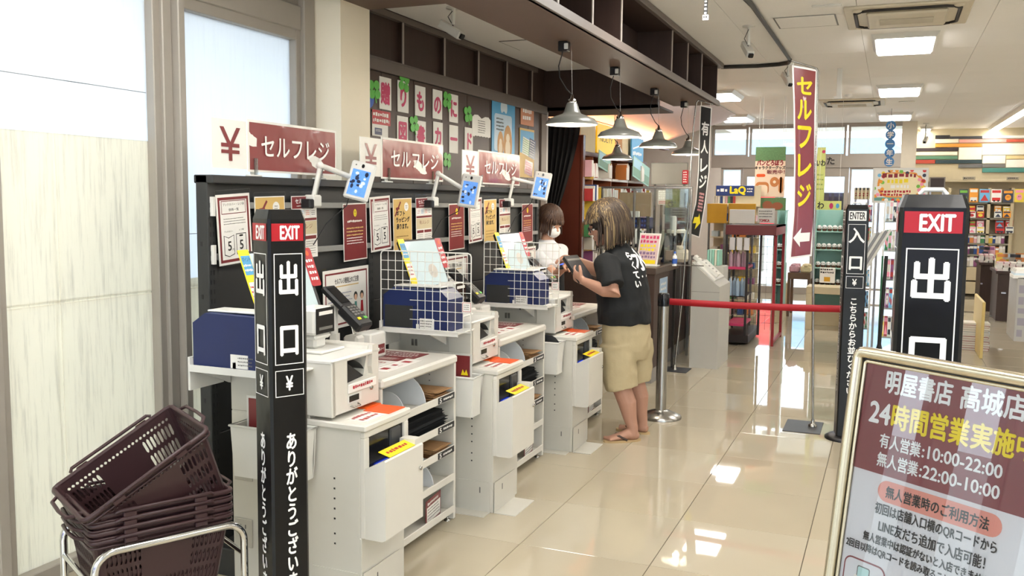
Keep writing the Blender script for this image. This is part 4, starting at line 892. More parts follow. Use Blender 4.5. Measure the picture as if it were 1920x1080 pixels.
for k, xx in enumerate((.034, .145, .262)):
    w = .09; hh = .1
    b.rrect(xx, yb - hh, xx + w, yb, .016, mar2, -.0034); b.rrect(xx + .003, yb - hh + .003, xx + w - .003, yb - .003, .013, bwh, -.0031)
    if k < 2: b.poly([(xx + w + .005, yb - .063), (xx + w + .018, yb - .052), (xx + w + .005, yb - .041)], mar2, -.0034)
    if k == 0:
        b.rrect(xx + .03, yb - .07, xx + .058, yb - .012, .004, greyp, -.0028); b.rrect(xx + .032, yb - .068, xx + .056, yb - .014, .003, mat('mint_print', '#b9d6d2', .4), -.0025); b.rect(xx + .037, yb - .048, xx + .051, yb - .034, bwh, -.0022)
        for q in range(3): b.disc(xx + .029, yb - .035 - .01 * q, .004, .004, mat('hand_outline', '#e7dfd6', .5), -.0024)
        b.line(xx + .06, yb - .035, xx + .066, yb - .092, .0015, greyp, -.0024); b.line(xx + .04, yb - .07, xx + .047, yb - .094, .0015, greyp, -.0024)
    if k == 1:
        b.frame(xx + .012, yb - .036, xx + .078, yb - .018, .001, greyp, -.0028); S('STORE', xx + .028, xx + .062, .366 + .027, .009, inkb, .0004, -.0026); b.frame(xx + .016, yb - .09, xx + .074, yb - .036, .001, greyp, -.0028)
        for q in (.026, .037, .055): b.line(xx + q, yb - .09, xx + q, yb - .042, .0009, greyp, -.0027)
        b.disc(xx + .046, yb - .054, .004, .004, inkb, -.0025); b.line(xx + .046, yb - .057, xx + .046, yb - .074, .006, inkb, -.0025); b.line(xx + .046, yb - .072, xx + .04, yb - .088, .0035, inkb, -.0025); b.line(xx + .046, yb - .072, xx + .053, yb - .087, .0035, inkb, -.0025)
    if k == 2:
        b.poly([(xx + .028, yb - .012), (xx + .046, yb - .012), (xx + .05, yb - .06), (xx + .024, yb - .06)], greyp, -.0028); b.poly([(xx + .03, yb - .014), (xx + .044, yb - .014), (xx + .048, yb - .058), (xx + .026, yb - .058)], bwh, -.0026); b.rect(xx + .058, yb - .066, xx + .08, yb - .038, mat('mint_print', '#b9d6d2'), -.0028)
S('よみとる', .056, .104, .482, .014, inkb, .0004);
b.rect(x0, y0, x1, y1 - .497, mar2, -.0034); S('・無人営業中は', .036, .13, .512, .015, wprint, .0005)
b.build('printed_poster', o)
b = MB(); b.M = MB0; b.add([(x0, y0, .0005), (x1, y0, .0005), (x1, y1, .0005), (x0, y1, .0005)], [(0, 1, 2, 3)], clearmat('poster_cover_sheet', '#ffffff', .1, .008, 2.2)); b.build('cover_sheet', o)
# splayed legs down to the floor
Lo = MB0 @ Vector((0, 0, -.015)); Ro = MB0 @ Vector((BW, 0, -.015)); dn = (MB0.to_3x3() @ Vector((0, -1, 0))).normalized()
for p in (MB0 @ Vector((.03, .02, -.02)), MB0 @ Vector((BW - .03, .02, -.02))):
    q = p + dn * ((p.z + A.z) / -dn.z); b = MB(); b.tube([p, q], .012, frm, 8); b.build('leg', o)
bk = MB0.to_3x3() @ Vector((0, 0, -1)); bk.z = 0; bk.normalize()
for xx in (.06, BW - .06):
    p = MB0 @ Vector((xx, BH * .75, -.03)); q = p + bk * .55; q.z = -A.z; b = MB(); b.tube([p, q], .01, frm, 8); b.build('rear_leg', o)
# ================================================================== basket rack and baskets
bask = mat('dark_brown_plastic', '#3b2628', .38, var=.08, bump=.02)
ra, rb_, rc = on(190, 1045, 'z', .52), on(430, 990, 'z', .52), on(122, 1000, 'z', .52)
ux = (rb_ - ra); ux.z = 0; RLN = ux.length + .03; ux.normalize(); uy = Vector((-ux.y, ux.x, 0)); RWD = .36
cen = ra + ux * RLN / 2 + uy * RWD / 2
ang = math.atan2(ux.y, ux.x)
rk = thing('basket_rack', 'chrome tube rack holding brown shopping baskets by the window', 'rack', (cen.x, cen.y, 0), ang)
hl, hw2, zr = RLN / 2 + .02, RWD / 2, .53
def loop(y, name):
    r = .06; ps = [(-hl, y, .03), (-hl, y, zr - r)] + [(-hl + r - r * math.cos(a), y, zr - r + r * math.sin(a)) for a in [math.radians(15 * k) for k in range(1, 6)]] + [(-hl + r, y, zr), (hl - r, y, zr)] + [(hl - r + r * math.sin(a), y, zr - r + r * math.cos(a)) for a in [math.radians(15 * k) for k in range(1, 6)]] + [(hl, y, zr - r), (hl, y, .03)]
    b = MB(); b.tube(ps, .0125, chrome, 12); b.build(name, rk)
loop(-hw2, 'side_frame'); loop(hw2, 'side_frame')
for x in (-hl, hl):
    for z in (.42, .12): b = MB(); b.tube([(x, -hw2, z), (x, hw2, z)], .009, chrome, 8); b.build('cross_bar', rk)
b = MB()
for y in (-.08, .08): b.tube([(-hl, y, .12), (hl, y, .12)], .007, chrome, 8)
b.build('bottom_bars', rk)
for x in (-hl, hl):
    for y in (-hw2, hw2): b = MB(); b.lathe([(.018, 0), (.018, .03), (.012, .035)], black, 12, Matrix.Translation((x, y, 0))); b.build('caster', rk)
BL, BWd, BHt = .47, .33, .235
def basket(label, tilt=False):
    o = thing('shopping_basket', label, 'basket', group='dark brown shopping baskets')
    def per(s, t):   # s along perimeter in cells, t height 0..1
        L_ = BL / 2 - .035 * (1 - t) - .02; W2 = BWd / 2 - .03 * (1 - t) - .02; r = .02
        seg, f = s
        if seg == 0: return (-L_ + r + (2 * (L_ - r)) * f, -W2, BHt * t)
        if seg == 1: a = math.radians(-90 + 90 * f); return (L_ - r + r * math.cos(a), -W2 + r + r * math.sin(a), BHt * t)
        if seg == 2: return (L_, -W2 + r + (2 * (W2 - r)) * f, BHt * t)
        if seg == 3: a = math.radians(90 * f); return (L_ - r + r * math.cos(a), W2 - r + r * math.sin(a), BHt * t)
        if seg == 4: return (L_ - r - 2 * (L_ - r) * f, W2, BHt * t)
        if seg == 5: a = math.radians(90 + 90 * f); return (-L_ + r + r * math.cos(a), W2 - r + r * math.sin(a), BHt * t)
        if seg == 6: return (-L_, W2 - r - 2 * (W2 - r) * f, BHt * t)
        a = math.radians(180 + 90 * f); return (-L_ + r + r * math.cos(a), -W2 + r + r * math.sin(a), BHt * t)
    vs, fs = [], []
    def P(s, t): vs.append(per(s, t)); return len(vs) - 1
    rows = [(0, .12, 0), (.12, .34, 1), (.34, .37, 0), (.37, .58, 1), (.58, .61, 0), (.61, .82, 1), (.82, .85, 0), (.85, .9, 2), (.9, 1, 0)]
    for seg in range(8):
        n = {0: 26, 4: 26, 2: 14, 6: 14}.get(seg, 3)
        for i in range(n):
            f0, f1 = i / n, (i + 1) / n
            for (t0, t1, hole) in rows:
                corner = seg % 2 == 1; solid = seg in (0, 4) and .3 < (f0 + f1) / 2 < .72 and .37 <= t0 < .85
                A_ = P((seg, f0), t0); B2 = P((seg, f1), t0); C2 = P((seg, f1), t1); D2 = P((seg, f0), t1)
                if not hole or corner or solid: fs.append((A_, B2, C2, D2)); continue
                mf, mt = (f1 - f0), (t1 - t0); ax, bx = f0 + mf * .17, f1 - mf * .17; e = mf * .22; tt = .03 if hole == 1 else .015; ay, by = t0 + mt * .06, t1 - mt * .06
                oc = [((ax, ay + tt)), (ax + e, ay), (bx - e, ay), (bx, ay + tt), (bx, by - tt), (bx - e, by), (ax + e, by), (ax, by - tt)]
                q = [P((seg, a), t) for a, t in oc]
                fs += [(A_, q[1], q[0]), (A_, B2, q[2], q[1]), (B2, q[3], q[2]), (B2, C2, q[4], q[3]), (C2, q[5], q[4]), (C2, D2, q[6], q[5]), (D2, q[7], q[6]), (D2, A_, q[0], q[7])]
    # bottom grid
    for i in range(14):
        for j in range(10):
            L_ = BL / 2 - .055; W2 = BWd / 2 - .05
            if i % 2 and j % 2: continue
            x0, x1, yy0, yy1 = -L_ + 2 * L_ * i / 14, -L_ + 2 * L_ * (i + 1) / 14, -W2 + 2 * W2 * j / 10, -W2 + 2 * W2 * (j + 1) / 10
            k = len(vs); vs.extend([(x0, yy0, 0), (x1, yy0, 0), (x1, yy1, 0), (x0, yy1, 0)]); fs.append((k, k + 1, k + 2, k + 3))
    me = bpy.data.meshes.new('w'); me.from_pydata(vs, [], fs); bm = bmesh.new(); bm.from_mesh(me); bmesh.ops.remove_doubles(bm, verts=bm.verts, dist=.0004); bm.to_mesh(me); bm.free()
    t = bpy.data.objects.new('w', me); COL.objects.link(t); md = t.modifiers.new('s', 'SOLIDIFY'); md.thickness = .0035; md.offset = 0
    m2 = evalmesh(t); bpy.data.objects.remove(t); m2.materials.append(bask); w = bpy.data.objects.new('basket_body', m2); COL.objects.link(w); w.parent = o
    def ring(t, off, z=0):
        ps = []
        for seg in range(8):
            for f in ([0, .25, .5, .75] if seg % 2 == 0 else [0, .5]):
                x, y, zz = per((seg, f), t); l = math.hypot(x, y); ps.append((x + (off if x > 0 else -off) * (abs(x) > BL * .3), y + (off if y > 0 else -off) * (abs(y) > BWd * .3), zz + z))
        return ps
    b = MB(); b.tube(ring(1, .006), .0085, bask, 8, closed=True); b.tube(ring(.93, .01), .004, bask, 6, closed=True); b.build('rim', o)
    for sg in (-1, 1):   # folded carry handles lying along the long rims, grips at the ends
        y = sg * (BWd / 2 - .004); b = MB(); b.tube([(-.15, y, BHt + .006), (-.14, y * 1.05, BHt + .013), (.14, y * 1.05, BHt + .013), (.15, y, BHt + .006)], .006, bask, 8)
        for x in (-.11, .11): b.box(x - .02, x + .02, y - .009, y + .009, BHt - .012, BHt + .006, bask, .003)
        b.build('handle', o)
    for sg in (-1, 1): b = MB(); x = sg * (BL / 2 - .01); b.tube([(x, -.09, BHt), (x + sg * .022, -.07, BHt + .004), (x + sg * .026, 0, BHt + .002), (x + sg * .022, .07, BHt + .004), (x, .09, BHt)], .006, bask, 8); b.build('end_grip', o)
    return o
bls = ['brown basket lowest of the nested stack in the rack', 'brown basket second from the bottom of the nested stack', 'brown basket third from the bottom of the nested stack', 'brown basket topmost of the level nested stack, under the tilted one']
zb = on(260, 935, 'z', .6)
b0 = basket(bls[0])
# choose the rim height so that its front corner meets the photograph
for k in range(4):
    o = b0 if k == 0 else dup(b0); o['label'] = bls[k]; o.location = (cen.x - ux.x * .012, cen.y - ux.y * .012, .318 + .027 * k); o.rotation_euler = (0, 0, ang)
o = dup(b0); o['label'] = 'brown basket thrown in tilted on top of the stack, right end raised'
Ra, Rb, Rc2 = None, None, None
TB = Matrix.Translation((cen.x + .0, cen.y + .0, 0)) @ Matrix.Rotation(ang, 4, 'Z') @ Matrix.Translation((.045, .01, .555)) @ Matrix.Rotation(math.radians(-30), 4, 'Y') @ Matrix.Rotation(math.radians(6), 4, 'X')
o.matrix_world = TB
# ================================================================== banners on poles
def banner(base, top, pts_l, pts_r, arm, cloth_m, print_fn, name, lab, plate):
    pass
# maroon self checkout banner
bp = Vector((-.459, 6.75, 0)); o = thing('banner_stand', 'tall maroon banner stand with yellow letters and a white arrow in the aisle', 'banner', bp)
b = MB(); b.box(-.19, .065, -.2, .17, 0, .006, mat('dark_grey_plate', '#45464a', .4, .5), .003); b.build('base_plate', o)
b = MB(); b.lathe([(.03, .006), (.03, .02), (.012, .03), (.012, .06)], steel, 16); b.build('foot_collar', o)
PTx = on(1534, 128, 'y', 6.75); pt = PTx - bp; pm = on(1524, 490, 'y', 6.75) - bp
b = MB(); b.tube([(0, 0, .03), (pm.x + .003, 0, pm.z), (pt.x, 0, pt.z - .02), (pt.x - .012, 0, pt.z)], .0085, steel, 10); b.build('pole', o)
tl = on(1484, 114, 'y', 6.75) - bp
b = MB(); b.tube([(pt.x - .012, 0, pt.z), (tl.x, 0, tl.z)], .007, steel, 8)
b.tube([(tl.x + .015, 0, tl.z - .003), (tl.x + .015, 0, tl.z - .05)], .003, offw, 6); b.tube([(pt.x - .055, 0, pt.z + .002), (pt.x - .055, 0, pt.z - .045)], .003, offw, 6); b.build('top_arm', o)
rows = [((1485, 122), (1533, 131)), ((1488, 200), (1530, 205)), ((1489, 300), (1529, 300)), ((1487, 400), (1528, 400)), ((1480, 486), (1522, 480))]
def strip(rows, Y, bp, n=24, bow=.01):
    L_ = [on(a[0], a[1], 'y', Y) - bp for a, _ in rows]; R_ = [on(c[0], c[1], 'y', Y) - bp for _, c in rows]
    def f(arr, t): x = t * (len(arr) - 1); i = min(int(x), len(arr) - 2); return arr[i].lerp(arr[i + 1], x - i)
    def S_(u, v, off=0):   # u 0..1 across, v 0..1 downwards
        p = f(L_, v).lerp(f(R_, v), u); p = p.copy(); p.y += -bow * math.sin(PI * u) * .6 - bow * .8 * math.sin(v * 7) - off; return p
    return S_
def cloth(S_, m, nu=4, nv=30, off=0, th=.0015):
    vs = [S_(i / nu, j / nv, off) for j in range(nv + 1) for i in range(nu + 1)]; fs = [(j * (nu + 1) + i, (j + 1) * (nu + 1) + i, (j + 1) * (nu + 1) + i + 1, j * (nu + 1) + i + 1) for j in range(nv) for i in range(nu)]
    return vs, fs
def drape(b, S_, fn, m, off):
    """puts flat art (drawn in 0..1 x 0..1, y up) on the cloth"""
    t = MB(); fn(t, m)
    k0 = len(b.v); b.v += [tuple(S_(x, 1 - y, off + z)) for x, y, z in t.v]
    for f_, mi, sm in zip(t.f, t.mi, t.sm): b.f.append(tuple(k0 + i for i in f_)); b.mi.append(b.idx(t.ms[mi])); b.sm.append(False)
S1 = strip(rows, 6.75, bp)
b = MB(); vs, fs = cloth(S1, wprint); b.add(vs, fs, wprint, True)
vs, fs = cloth(lambda u, v, o=0: S1(.07 + .86 * u, .012 + .976 * v, o), maroonpl, off=.002); b.add(vs, fs, maroonpl, True)
def art(t, m):
    for k, (ch, y) in enumerate((('セ', .885), ('ル', .745), ('フ', .61), ('レ', .475), ('ジ', .335))):
        gv, gf = glyph(ch); xs = [q[0] for q in gv]; ys = [q[1] for q in gv]; a, c, d, e = min(xs), max(xs), min(ys), max(ys)
        for dz, (dx, dy) in enumerate(((0, 0), (.02, 0), (-.02, 0), (0, .004), (0, -.004))): t.add([(.5 + ((x - a) / (c - a) - .5) * .6 + dx, y + ((yy - d) / (e - d) - .5) * .1 + dy, .004 + dz * .0002) for x, yy in gv], gf, yellow)
    t.poly([(.1, .115), (.45, .17), (.42, .14), (.85, .14), (.85, .09), (.42, .09), (.45, .06)][:3] + [(.85, .14), (.85, .09), (.42, .09), (.45, .06)], wprint, .004)
drape(b, S1, art, None, 0); b.build('banner_sheet', o)
# black staffed checkout banner, hooked to one side
bp2 = Vector((on(1272, 688, 'z', 0).x, 8.55, 0)); o = thing('banner_stand', 'black banner with white letters and a yellow arrow beside the counter', 'banner', bp2)
Y2 = 8.55
b = MB(); b.box(-.14, .14, -.13, .13, 0, .006, mat('dark_grey_plate', '#45464a'), .003); b.lathe([(.025, .006), (.012, .05)], steel, 14); b.build('base_plate', o)
Q = lambda x, y: on(x, y, 'y', Y2) - bp2
b = MB(); b.tube([(0, 0, .03), Q(1279, 560), Q(1289, 420), Q(1296, 300), Q(1300, 240), Q(1306, 192), Q(1310, 188)], .008, steel, 8); b.build('pole', o)
b = MB(); b.tube([Q(1309, 188), Q(1337, 196)], .007, chrome, 8); b.tube([Q(1315, 190), Q(1315, 199)], .003, offw, 6); b.tube([Q(1332, 195), Q(1332, 203)], .003, offw, 6); b.build('top_arm', o)
rows = [((1313, 197), (1335, 202)), ((1311, 260), (1332, 262)), ((1309, 320), (1330, 322)), ((1304, 380), (1322, 385)), ((1290, 438), (1312, 446))]
S2 = strip(rows, Y2, bp2, bow=.006)
b = MB(); vs, fs = cloth(S2, wprint); b.add(vs, fs, wprint, True); vs, fs = cloth(lambda u, v, o=0: S2(.08 + .84 * u, .008 + .984 * v, o), black, off=.002); b.add(vs, fs, mat('banner_black_cloth', '#242323', .6), True)
def art2(t, m):
    for k, (ch, y) in enumerate((('有', .83), ('人', .69), ('レ', .545), ('ジ', .42))):
        gv, gf = glyph(ch); xs = [q[0] for q in gv]; ys = [q[1] for q in gv]; a, c, d, e = min(xs), max(xs), min(ys), max(ys)
        for dz, (dx, dy) in enumerate(((0, 0), (.02, 0), (-.02, 0), (0, .003), (0, -.003))): t.add([(.52 + ((x - a) / (c - a) - .5) * .62 + dx, y + ((yy - d) / (e - d) - .5) * .1 + dy, .004 + dz * .0002) for x, yy in gv], gf, wprint)
    random.seed(4); t.scribble(.32, .19, .8, .34, mat('pale_pink_print', '#d69a9c', .5), 6, .004, .8)
    t.poly([(.2, .09), (.5, .1), (.48, .05), (.85, .11), (.6, .18), (.58, .15), (.22, .14)], yellow, .004)
drape(b, S2, art2, None, 0); b.build('banner_sheet', o)
# hanging small black queue sign top
p = at(1323, 28, 6.0); o = thing('hanging_sign', 'small black sign with white letters hanging at the very top of the picture', 'sign', p)
b = MB(); b.box(-.012, .012, -.004, .004, -.0, ZC - p.z, mat('banner_black_cloth', '#242323')); b.M = MYm(0, -.0045, 0); b.scribble(-.008, .0, .008, .1, wprint, 4, .001, .7); b.build('strip', o)
b = MB(); b.box(-.02, .02, -.006, .006, -.035, 0, offw, .002); b.M = MYm(0, -.0065, -.03); b.scribble(-.015, .005, .015, .025, inkb, 1, .001, .7); b.build('end_clip', o)
# ================================================================== pendant lamps
lampm = mat('grey_enamel', '#7d7e78', .3, .1, var=.03, coat=.4)
def lamp(loc, hook, R_, lab, first=[None]):
    o = thing('pendant_lamp', lab, 'lamp', loc, group='grey metal pendant lamps')
    s = R_ / .165
    b = MB(); pr = [(.165, 0), (.166, .01), (.15, .028), (.145, .036), (.11, .05), (.06, .068), (.052, .08), (.034, .13), (.03, .136)]
    b.lathe([(r * s, z * s) for r, z in pr], lampm, 40); b.build('shade', o)
    b = MB(); b.lathe([(r * s * .97, z * s - .0015) for r, z in pr[:7]][::-1], mat('white_enamel_inside', '#f4efe4', .5, emit=.5, ecol='#fff0d0'), 40); b.build('shade_lining', o)  # lining emits a little: the bulb's light on the enamel, put into the material
    b = MB(); b.lathe([(.028 * s, .136 * s), (.028 * s, .155 * s), (.012 * s, .165 * s), (.006, .19 * s), (0, .19 * s)], chrome, 20); b.build('socket_cap', o)
    b = MB(); b.ball((0, 0, .035 * s), (.045 * s, .045 * s, .045 * s), bulbm, 12); b.build('bulb', o)
    t = Vector((0, 0, .185 * s)); h = hook - Vector(loc)
    b = MB(); b.tube([t, Vector((h.x * .2, h.y * .2, h.z))], .0016, steel, 5); b.build('wire', o)
    b = MB(); k = [h + Vector((0, 0, -.03)), h * .75 + Vector((-.03, -.05, .0)), h * .45 + Vector((-.03, -.08, .06)), t + Vector((-.02, -.05, .03)), t]
    k[1].z = h.z * .7; k[2].z = t.z + (h.z - t.z) * .3
    b.tube(k, .0035, black, 6); b.build('power_cord', o)
    b = MB(); b.box(h.x - .03, h.x + .03, h.y - .03, h.y + .03, h.z - .06, h.z, black, .004); b.box(h.x + .01, h.x + .035, h.y - .035, h.y - .025, h.z - .05, h.z - .015, offw, .003); b.build('ceiling_plug', o)
    pl = bpy.data.lights.new('bulb_light', 'POINT'); pl.energy = LAMPW; pl.color = (1, .9, .74); pl.shadow_soft_size = .04; lo = bpy.data.objects.new('bulb_light', pl); COL.objects.link(lo); lo.parent = o; lo.location = (0, 0, -.03)
nm = ['nearest pendant lamp under the overhead beam', 'second pendant lamp under the overhead beam', 'third pendant lamp under the overhead beam', 'farthest pendant lamp under the overhead beam, beside the black banner']
for k, (px, py, hx, hy) in enumerate(((1072, 234, 1058, 78), (1162, 257, 1153, 126), (1234, 276, 1227, 166), (1290, 290, 1283, 190))):
    y = 5.42 + 1.2 * k; p = on(px, py, 'y', y); h = on(hx, hy, 'z', ZS); h.x = max(XI + .05, min(XO - .05, h.x)); h.y = min(h.y, YE - .1); lamp(p, Vector((h.x, h.y, ZS)), .163, nm[k])
p = at(1157, 299, 9.6); lamp(p, Vector((p.x + .06, 8.62 + .1, 2.5)) if False else Vector((p.x + .04, p.y, ZC)), .16, 'smaller looking pendant lamp behind, over the staffed counter')
# ================================================================== ceiling cameras, air conditioners, tracks
def ccam(px, py, z, zc, d, lab):
    p = on(px, py, 'z', z); o = thing('security_camera', lab, 'camera', (p.x, p.y, zc), group='white box security cameras')
    b = MB(); b.lathe([(.05, 0), (.05, -.012), (.014, -.016), (.012, z - zc + .03)][::-1], offw, 16); b.build('bracket', o)
    d = Vector(d).normalized(); M = basis((0, 0, z - zc - .01), d.cross(Vector((0, 0, 1))), (0, 0, 1)); q = d.to_track_quat('X', 'Z').to_matrix().to_4x4(); q.translation = Vector((0, 0, z - zc - .01))
    b = MB(); b.M = q; b.box(-.11, .07, -.03, .03, -.03, .025, offw, .006); b.box(.07, .09, -.02, .02, -.02, .015, screen_d, .005); b.build('camera_body', o)
    b = MB(); b.tube([(0, 0, z - zc + .02), (-.03, -.02, z - zc + .08), (0, -.015, -.03)], .003, black, 5); b.build('cable', o)
ccam(850, 55, 2.73, 2.875, (1, -.1, -.6), 'white security camera under the recess ceiling above the signs')
ccam(1403, 92, 2.82, ZC, (.5, -.9, -.8), 'white security camera hanging beside the ceiling track')
ccam(1477, 148, 2.85, ZC, (.5, -.7, -.8), 'white security camera half hidden behind the maroon banner')
ccam(1735, 262, 2.72, ZC, (-.2, -.9, -.5), 'white security camera near the striped back wall')
def aircon(px, py, s, lab):
    p = on(px, py, 'z', ZC); o = thing('air_conditioner', lab, 'air conditioner', (p.x, p.y, ZC), group='ceiling air conditioners')
    ac = mat('ac_cream_plastic', '#cfc6b2', .5)
    b = MB(); b.box(-.42 * s, .42 * s, -.42 * s, .42 * s, -.02, 0, ac, .008); b.build('panel', o)
    b = MB(); b.box(-.27 * s, .27 * s, -.27 * s, .27 * s, -.05, -.02, ac, .03); b.build('grille_cover', o)
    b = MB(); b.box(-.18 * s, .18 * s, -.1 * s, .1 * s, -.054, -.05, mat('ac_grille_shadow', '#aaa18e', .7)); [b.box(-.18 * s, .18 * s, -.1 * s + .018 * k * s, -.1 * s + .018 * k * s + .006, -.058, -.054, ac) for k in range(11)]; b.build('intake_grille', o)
    for k in range(4):
        b = MB(); b.M = Matrix.Rotation(PI / 2 * k, 4, 'Z'); b.tube([(-.3 * s, .31 * s, -.022), (-.25 * s, .345 * s, -.024), (.25 * s, .345 * s, -.024), (.3 * s, .31 * s, -.022)], .014 * s, mat('dark_slot', '#2a2724', .6), 6); b.build('air_slot', o)
        b = MB(); b.M = Matrix.Rotation(PI / 2 * k, 4, 'Z'); b.ball((.33 * s, .33 * s, -.02), (.035 * s, .035 * s, .015), ac, 8); b.build('corner_cap', o)
aircon(1700, 26, 1, 'larger looking cream ceiling air conditioner nearest the camera')
aircon(1598, 191, 1, 'cream ceiling air conditioner farther back between lights')
dk = mat('dark_track', '#33312e', .5)
o = thing('ceiling_track', 'dark cable track bending across the ceiling', 'track', (0, 0, ZC)); o['label'] = 'dark ceiling track running back and bending towards the overhead beam'
T = [on(x, y, 'z', ZC - .02) - Vector((0, 0, ZC)) for x, y in ((1380, -20), (1410, 10), (1480, 110))]; b = MB(); b.tube(T, .018, dk, 6); b.build('straight_track', o)
T = [on(x, y, 'z', ZC - .02) - Vector((0, 0, ZC)) for x, y in ((1482, 113), (1478, 118), (1460, 121), (1420, 124), (1352, 126))]; b = MB(); b.tube(T, .02, dk, 6); b.build('curved_track', o)
p = on(1575, 128, 'z', ZC); o = thing('hanging_sensor', 'small white hanging aisle lamp bracket on the ceiling', 'fixture', (p.x, p.y, ZC))
b = MB(); b.box(-.025, .025, -.01, .01, -.28, 0, offw, .003); b.build('stem', o); b = MB(); b.box(-.05, .03, -.02, .02, -.31, -.28, offw, .006); b.build('head', o)
def hatch(px, py, w, l):
    p = on(px, py, 'z', ZC); b = MB(); b.M = Matrix.Translation((p.x, p.y, ZC - .004)); b.frame(-w / 2, -l / 2, w / 2, l / 2, .012, greyp, 0); b.box(-w / 2 + .014, w / 2 - .014, -l / 2 + .014, l / 2 - .014, -.001, .003, ceilm); return b.build('ceiling_hatch')
tag(hatch(1512, 40, .45, .45), 'square inspection hatch outlined in the ceiling near the air conditioner', 'hatch')
for k, (x, y) in enumerate(((1550, 9), (1440, 222), (1700, 190))):
    p = on(x, y, 'z', ZC); b = MB(); b.box(p.x - .1, p.x + .1, p.y - .025, p.y + .025, ZC - .012, ZC, offw, .004); tag(b.build('emergency_fixture'), ['small white ceiling fixture at the top edge beside the large air conditioner', 'slim white ceiling strip behind the black banner', 'slim white ceiling strip between the rear lights'][k], 'fixture')
for k, (x, y) in enumerate(((1591, 177), (1668, 179), (1690, 232), (1395, 232))):
    p = on(x, y, 'z', ZC); b = MB(); b.lathe([(.045, 0), (.045, -.02), (.02, -.04), (0, -.04)][::-1], offw, 16, Matrix.Translation((p.x, p.y, ZC))); tag(b.build('smoke_detector'), ['round white detector above the rear air conditioner', 'round white detector under the middle ceiling light', 'round white detector near the blue hanging sign', 'round white detector just behind the black banner top'][k], 'detector')
# ================================================================== staffed counter
def W(px, py, Y): return on(px, py, 'y', Y)
ctr = thing('service_counter', 'dark brown service counter with grey kick strip behind the man', 'counter', (-1.9, 7.8, 0))
topm = mat('counter_top_dark', '#54453d', .3, var=.08)
b = MB(); b.box(-.5, 0, 0, .58, .13, .97, dwood, .004); b.build('front_body', ctr)
b = MB(); b.box(-.5, -.12, .58, 2.2, .13, .97, dwood2, .004); b.build('rear_body', ctr)
b = MB(); b.box(-1.25, -.5, 0, .35, .13, .97, dwood, .004); b.build('return_body', ctr)
b = MB(); b.box(-.52, .015, -.02, .92, .97, 1.03, topm, .006); b.box(-.52, -.1, .92, 2.22, .97, 1.03, topm, .006); b.box(-1.27, -.52, -.02, .4, .97, 1.03, topm, .006); b.build('counter_top', ctr)
b = MB(); b.box(-.5, -.004, .004, .576, 0, .13, mat('grey_kick_strip', '#8f8c88', .4)); b.box(-.5, -.124, .58, 2.19, 0, .13, mat('grey_kick_strip', '#8f8c88')); b.box(-1.24, -.5, .006, .34, 0, .13, mat('grey_kick_strip', '#8f8c88')); b.build('kick_strip', ctr)
# poster on the counter face
b = MB(); w, h = .3, .62; b.box(0, w, 0, h, 0, .002, paper); b.rect(0, h * .55, w, h, mat('pale_blue_print2', '#9fb8d0', .4), .003); b.scribble(.04, h * .8, w - .04, h * .95, paper, 2, .004, .6); b.scribble(.03, h * .58, w - .04, h * .76, orange, 2, .004, .8); b.scribble(.04, h * .3, w - .04, h * .52, mat('blue_print', '#3a62b8'), 4, .004, .4); b.rect(0, 0, w, h * .24, vred, .003); b.scribble(.03, h * .05, w - .03, h * .2, yellow, 2, .004, .7)
p = W(1232, 516, 8.0); o = b.build('counter_poster'); o.matrix_world = MX(-1.896, 7.98, .3); tag(o, 'blue, white and red poster on the front of the dark counter', 'poster')
# promo stand on the counter corner
p = W(1192, 494, 7.95); o = thing('promo_stand', 'glossy pink and yellow lettered leaflet stand on the counter corner', 'stand', (p.x, 7.95, 1.03)); M = basis((0, 0, 0.01), (1, -.12, 0), (-.0, .35, 1))
b = MB(); b.M = M; b.box(0, .2, 0, .3, -.006, 0, paper, .001); b.rect(.01, .01, .19, .29, mat('pale_print', '#dcc3c2', .3, coat=.6), .001); b.scribble(.015, .2, .185, .285, pink, 2, .002, .8); b.scribble(.02, .13, .18, .2, yellow, 2, .002, .8); b.scribble(.02, .06, .18, .13, mat('mauve_print', '#8a6f92', .4), 2, .002, .8); b.rect(.02, .015, .18, .05, yellow, .002)
b.build('leaflet', o); b = MB(); b.box(.0, .2, -.04, .1, 0, .012, offw, .003); b.build('foot', o)
# acrylic screen with aluminium frame
Ys = 8.25; q0, q1 = W(1128, 350, Ys), W(1299, 350, Ys); o = thing('acrylic_screen', 'tall clear acrylic screen in an aluminium frame on the counter', 'screen', (q0.x, Ys, 1.03)); wq = q1.x - q0.x; hz = q1.z - 1.03
b = MB(); b.box(0, wq, -.012, .012, hz - .02, hz, steel, .003); b.build('top_rail', o)
for x in (0, wq * .36, wq - .02): b = MB(); b.box(x, x + .02, -.012, .012, 0, hz - .02, steel, .003); b.build('post', o)
b = MB(); b.box(.02, wq - .02, -.002, .002, .18, hz - .02, acryl); b.build('clear_sheet', o)
b = MB(); b.box(wq - .15, wq + .13, -.05, -.046, 0, .01, steel); b.build('foot', o)
o2 = thing('acrylic_screen', 'clear side screen along the customer edge of the counter', 'screen', (-1.93, 8.27, 1.03)); b = MB(); b.box(-.002, .002, 0, 1.1, .0, .72, acryl); b.build('clear_sheet', o2); b = MB(); b.box(-.01, .01, 0, 1.1, .72, .738, steel); b.build('top_rail', o2)
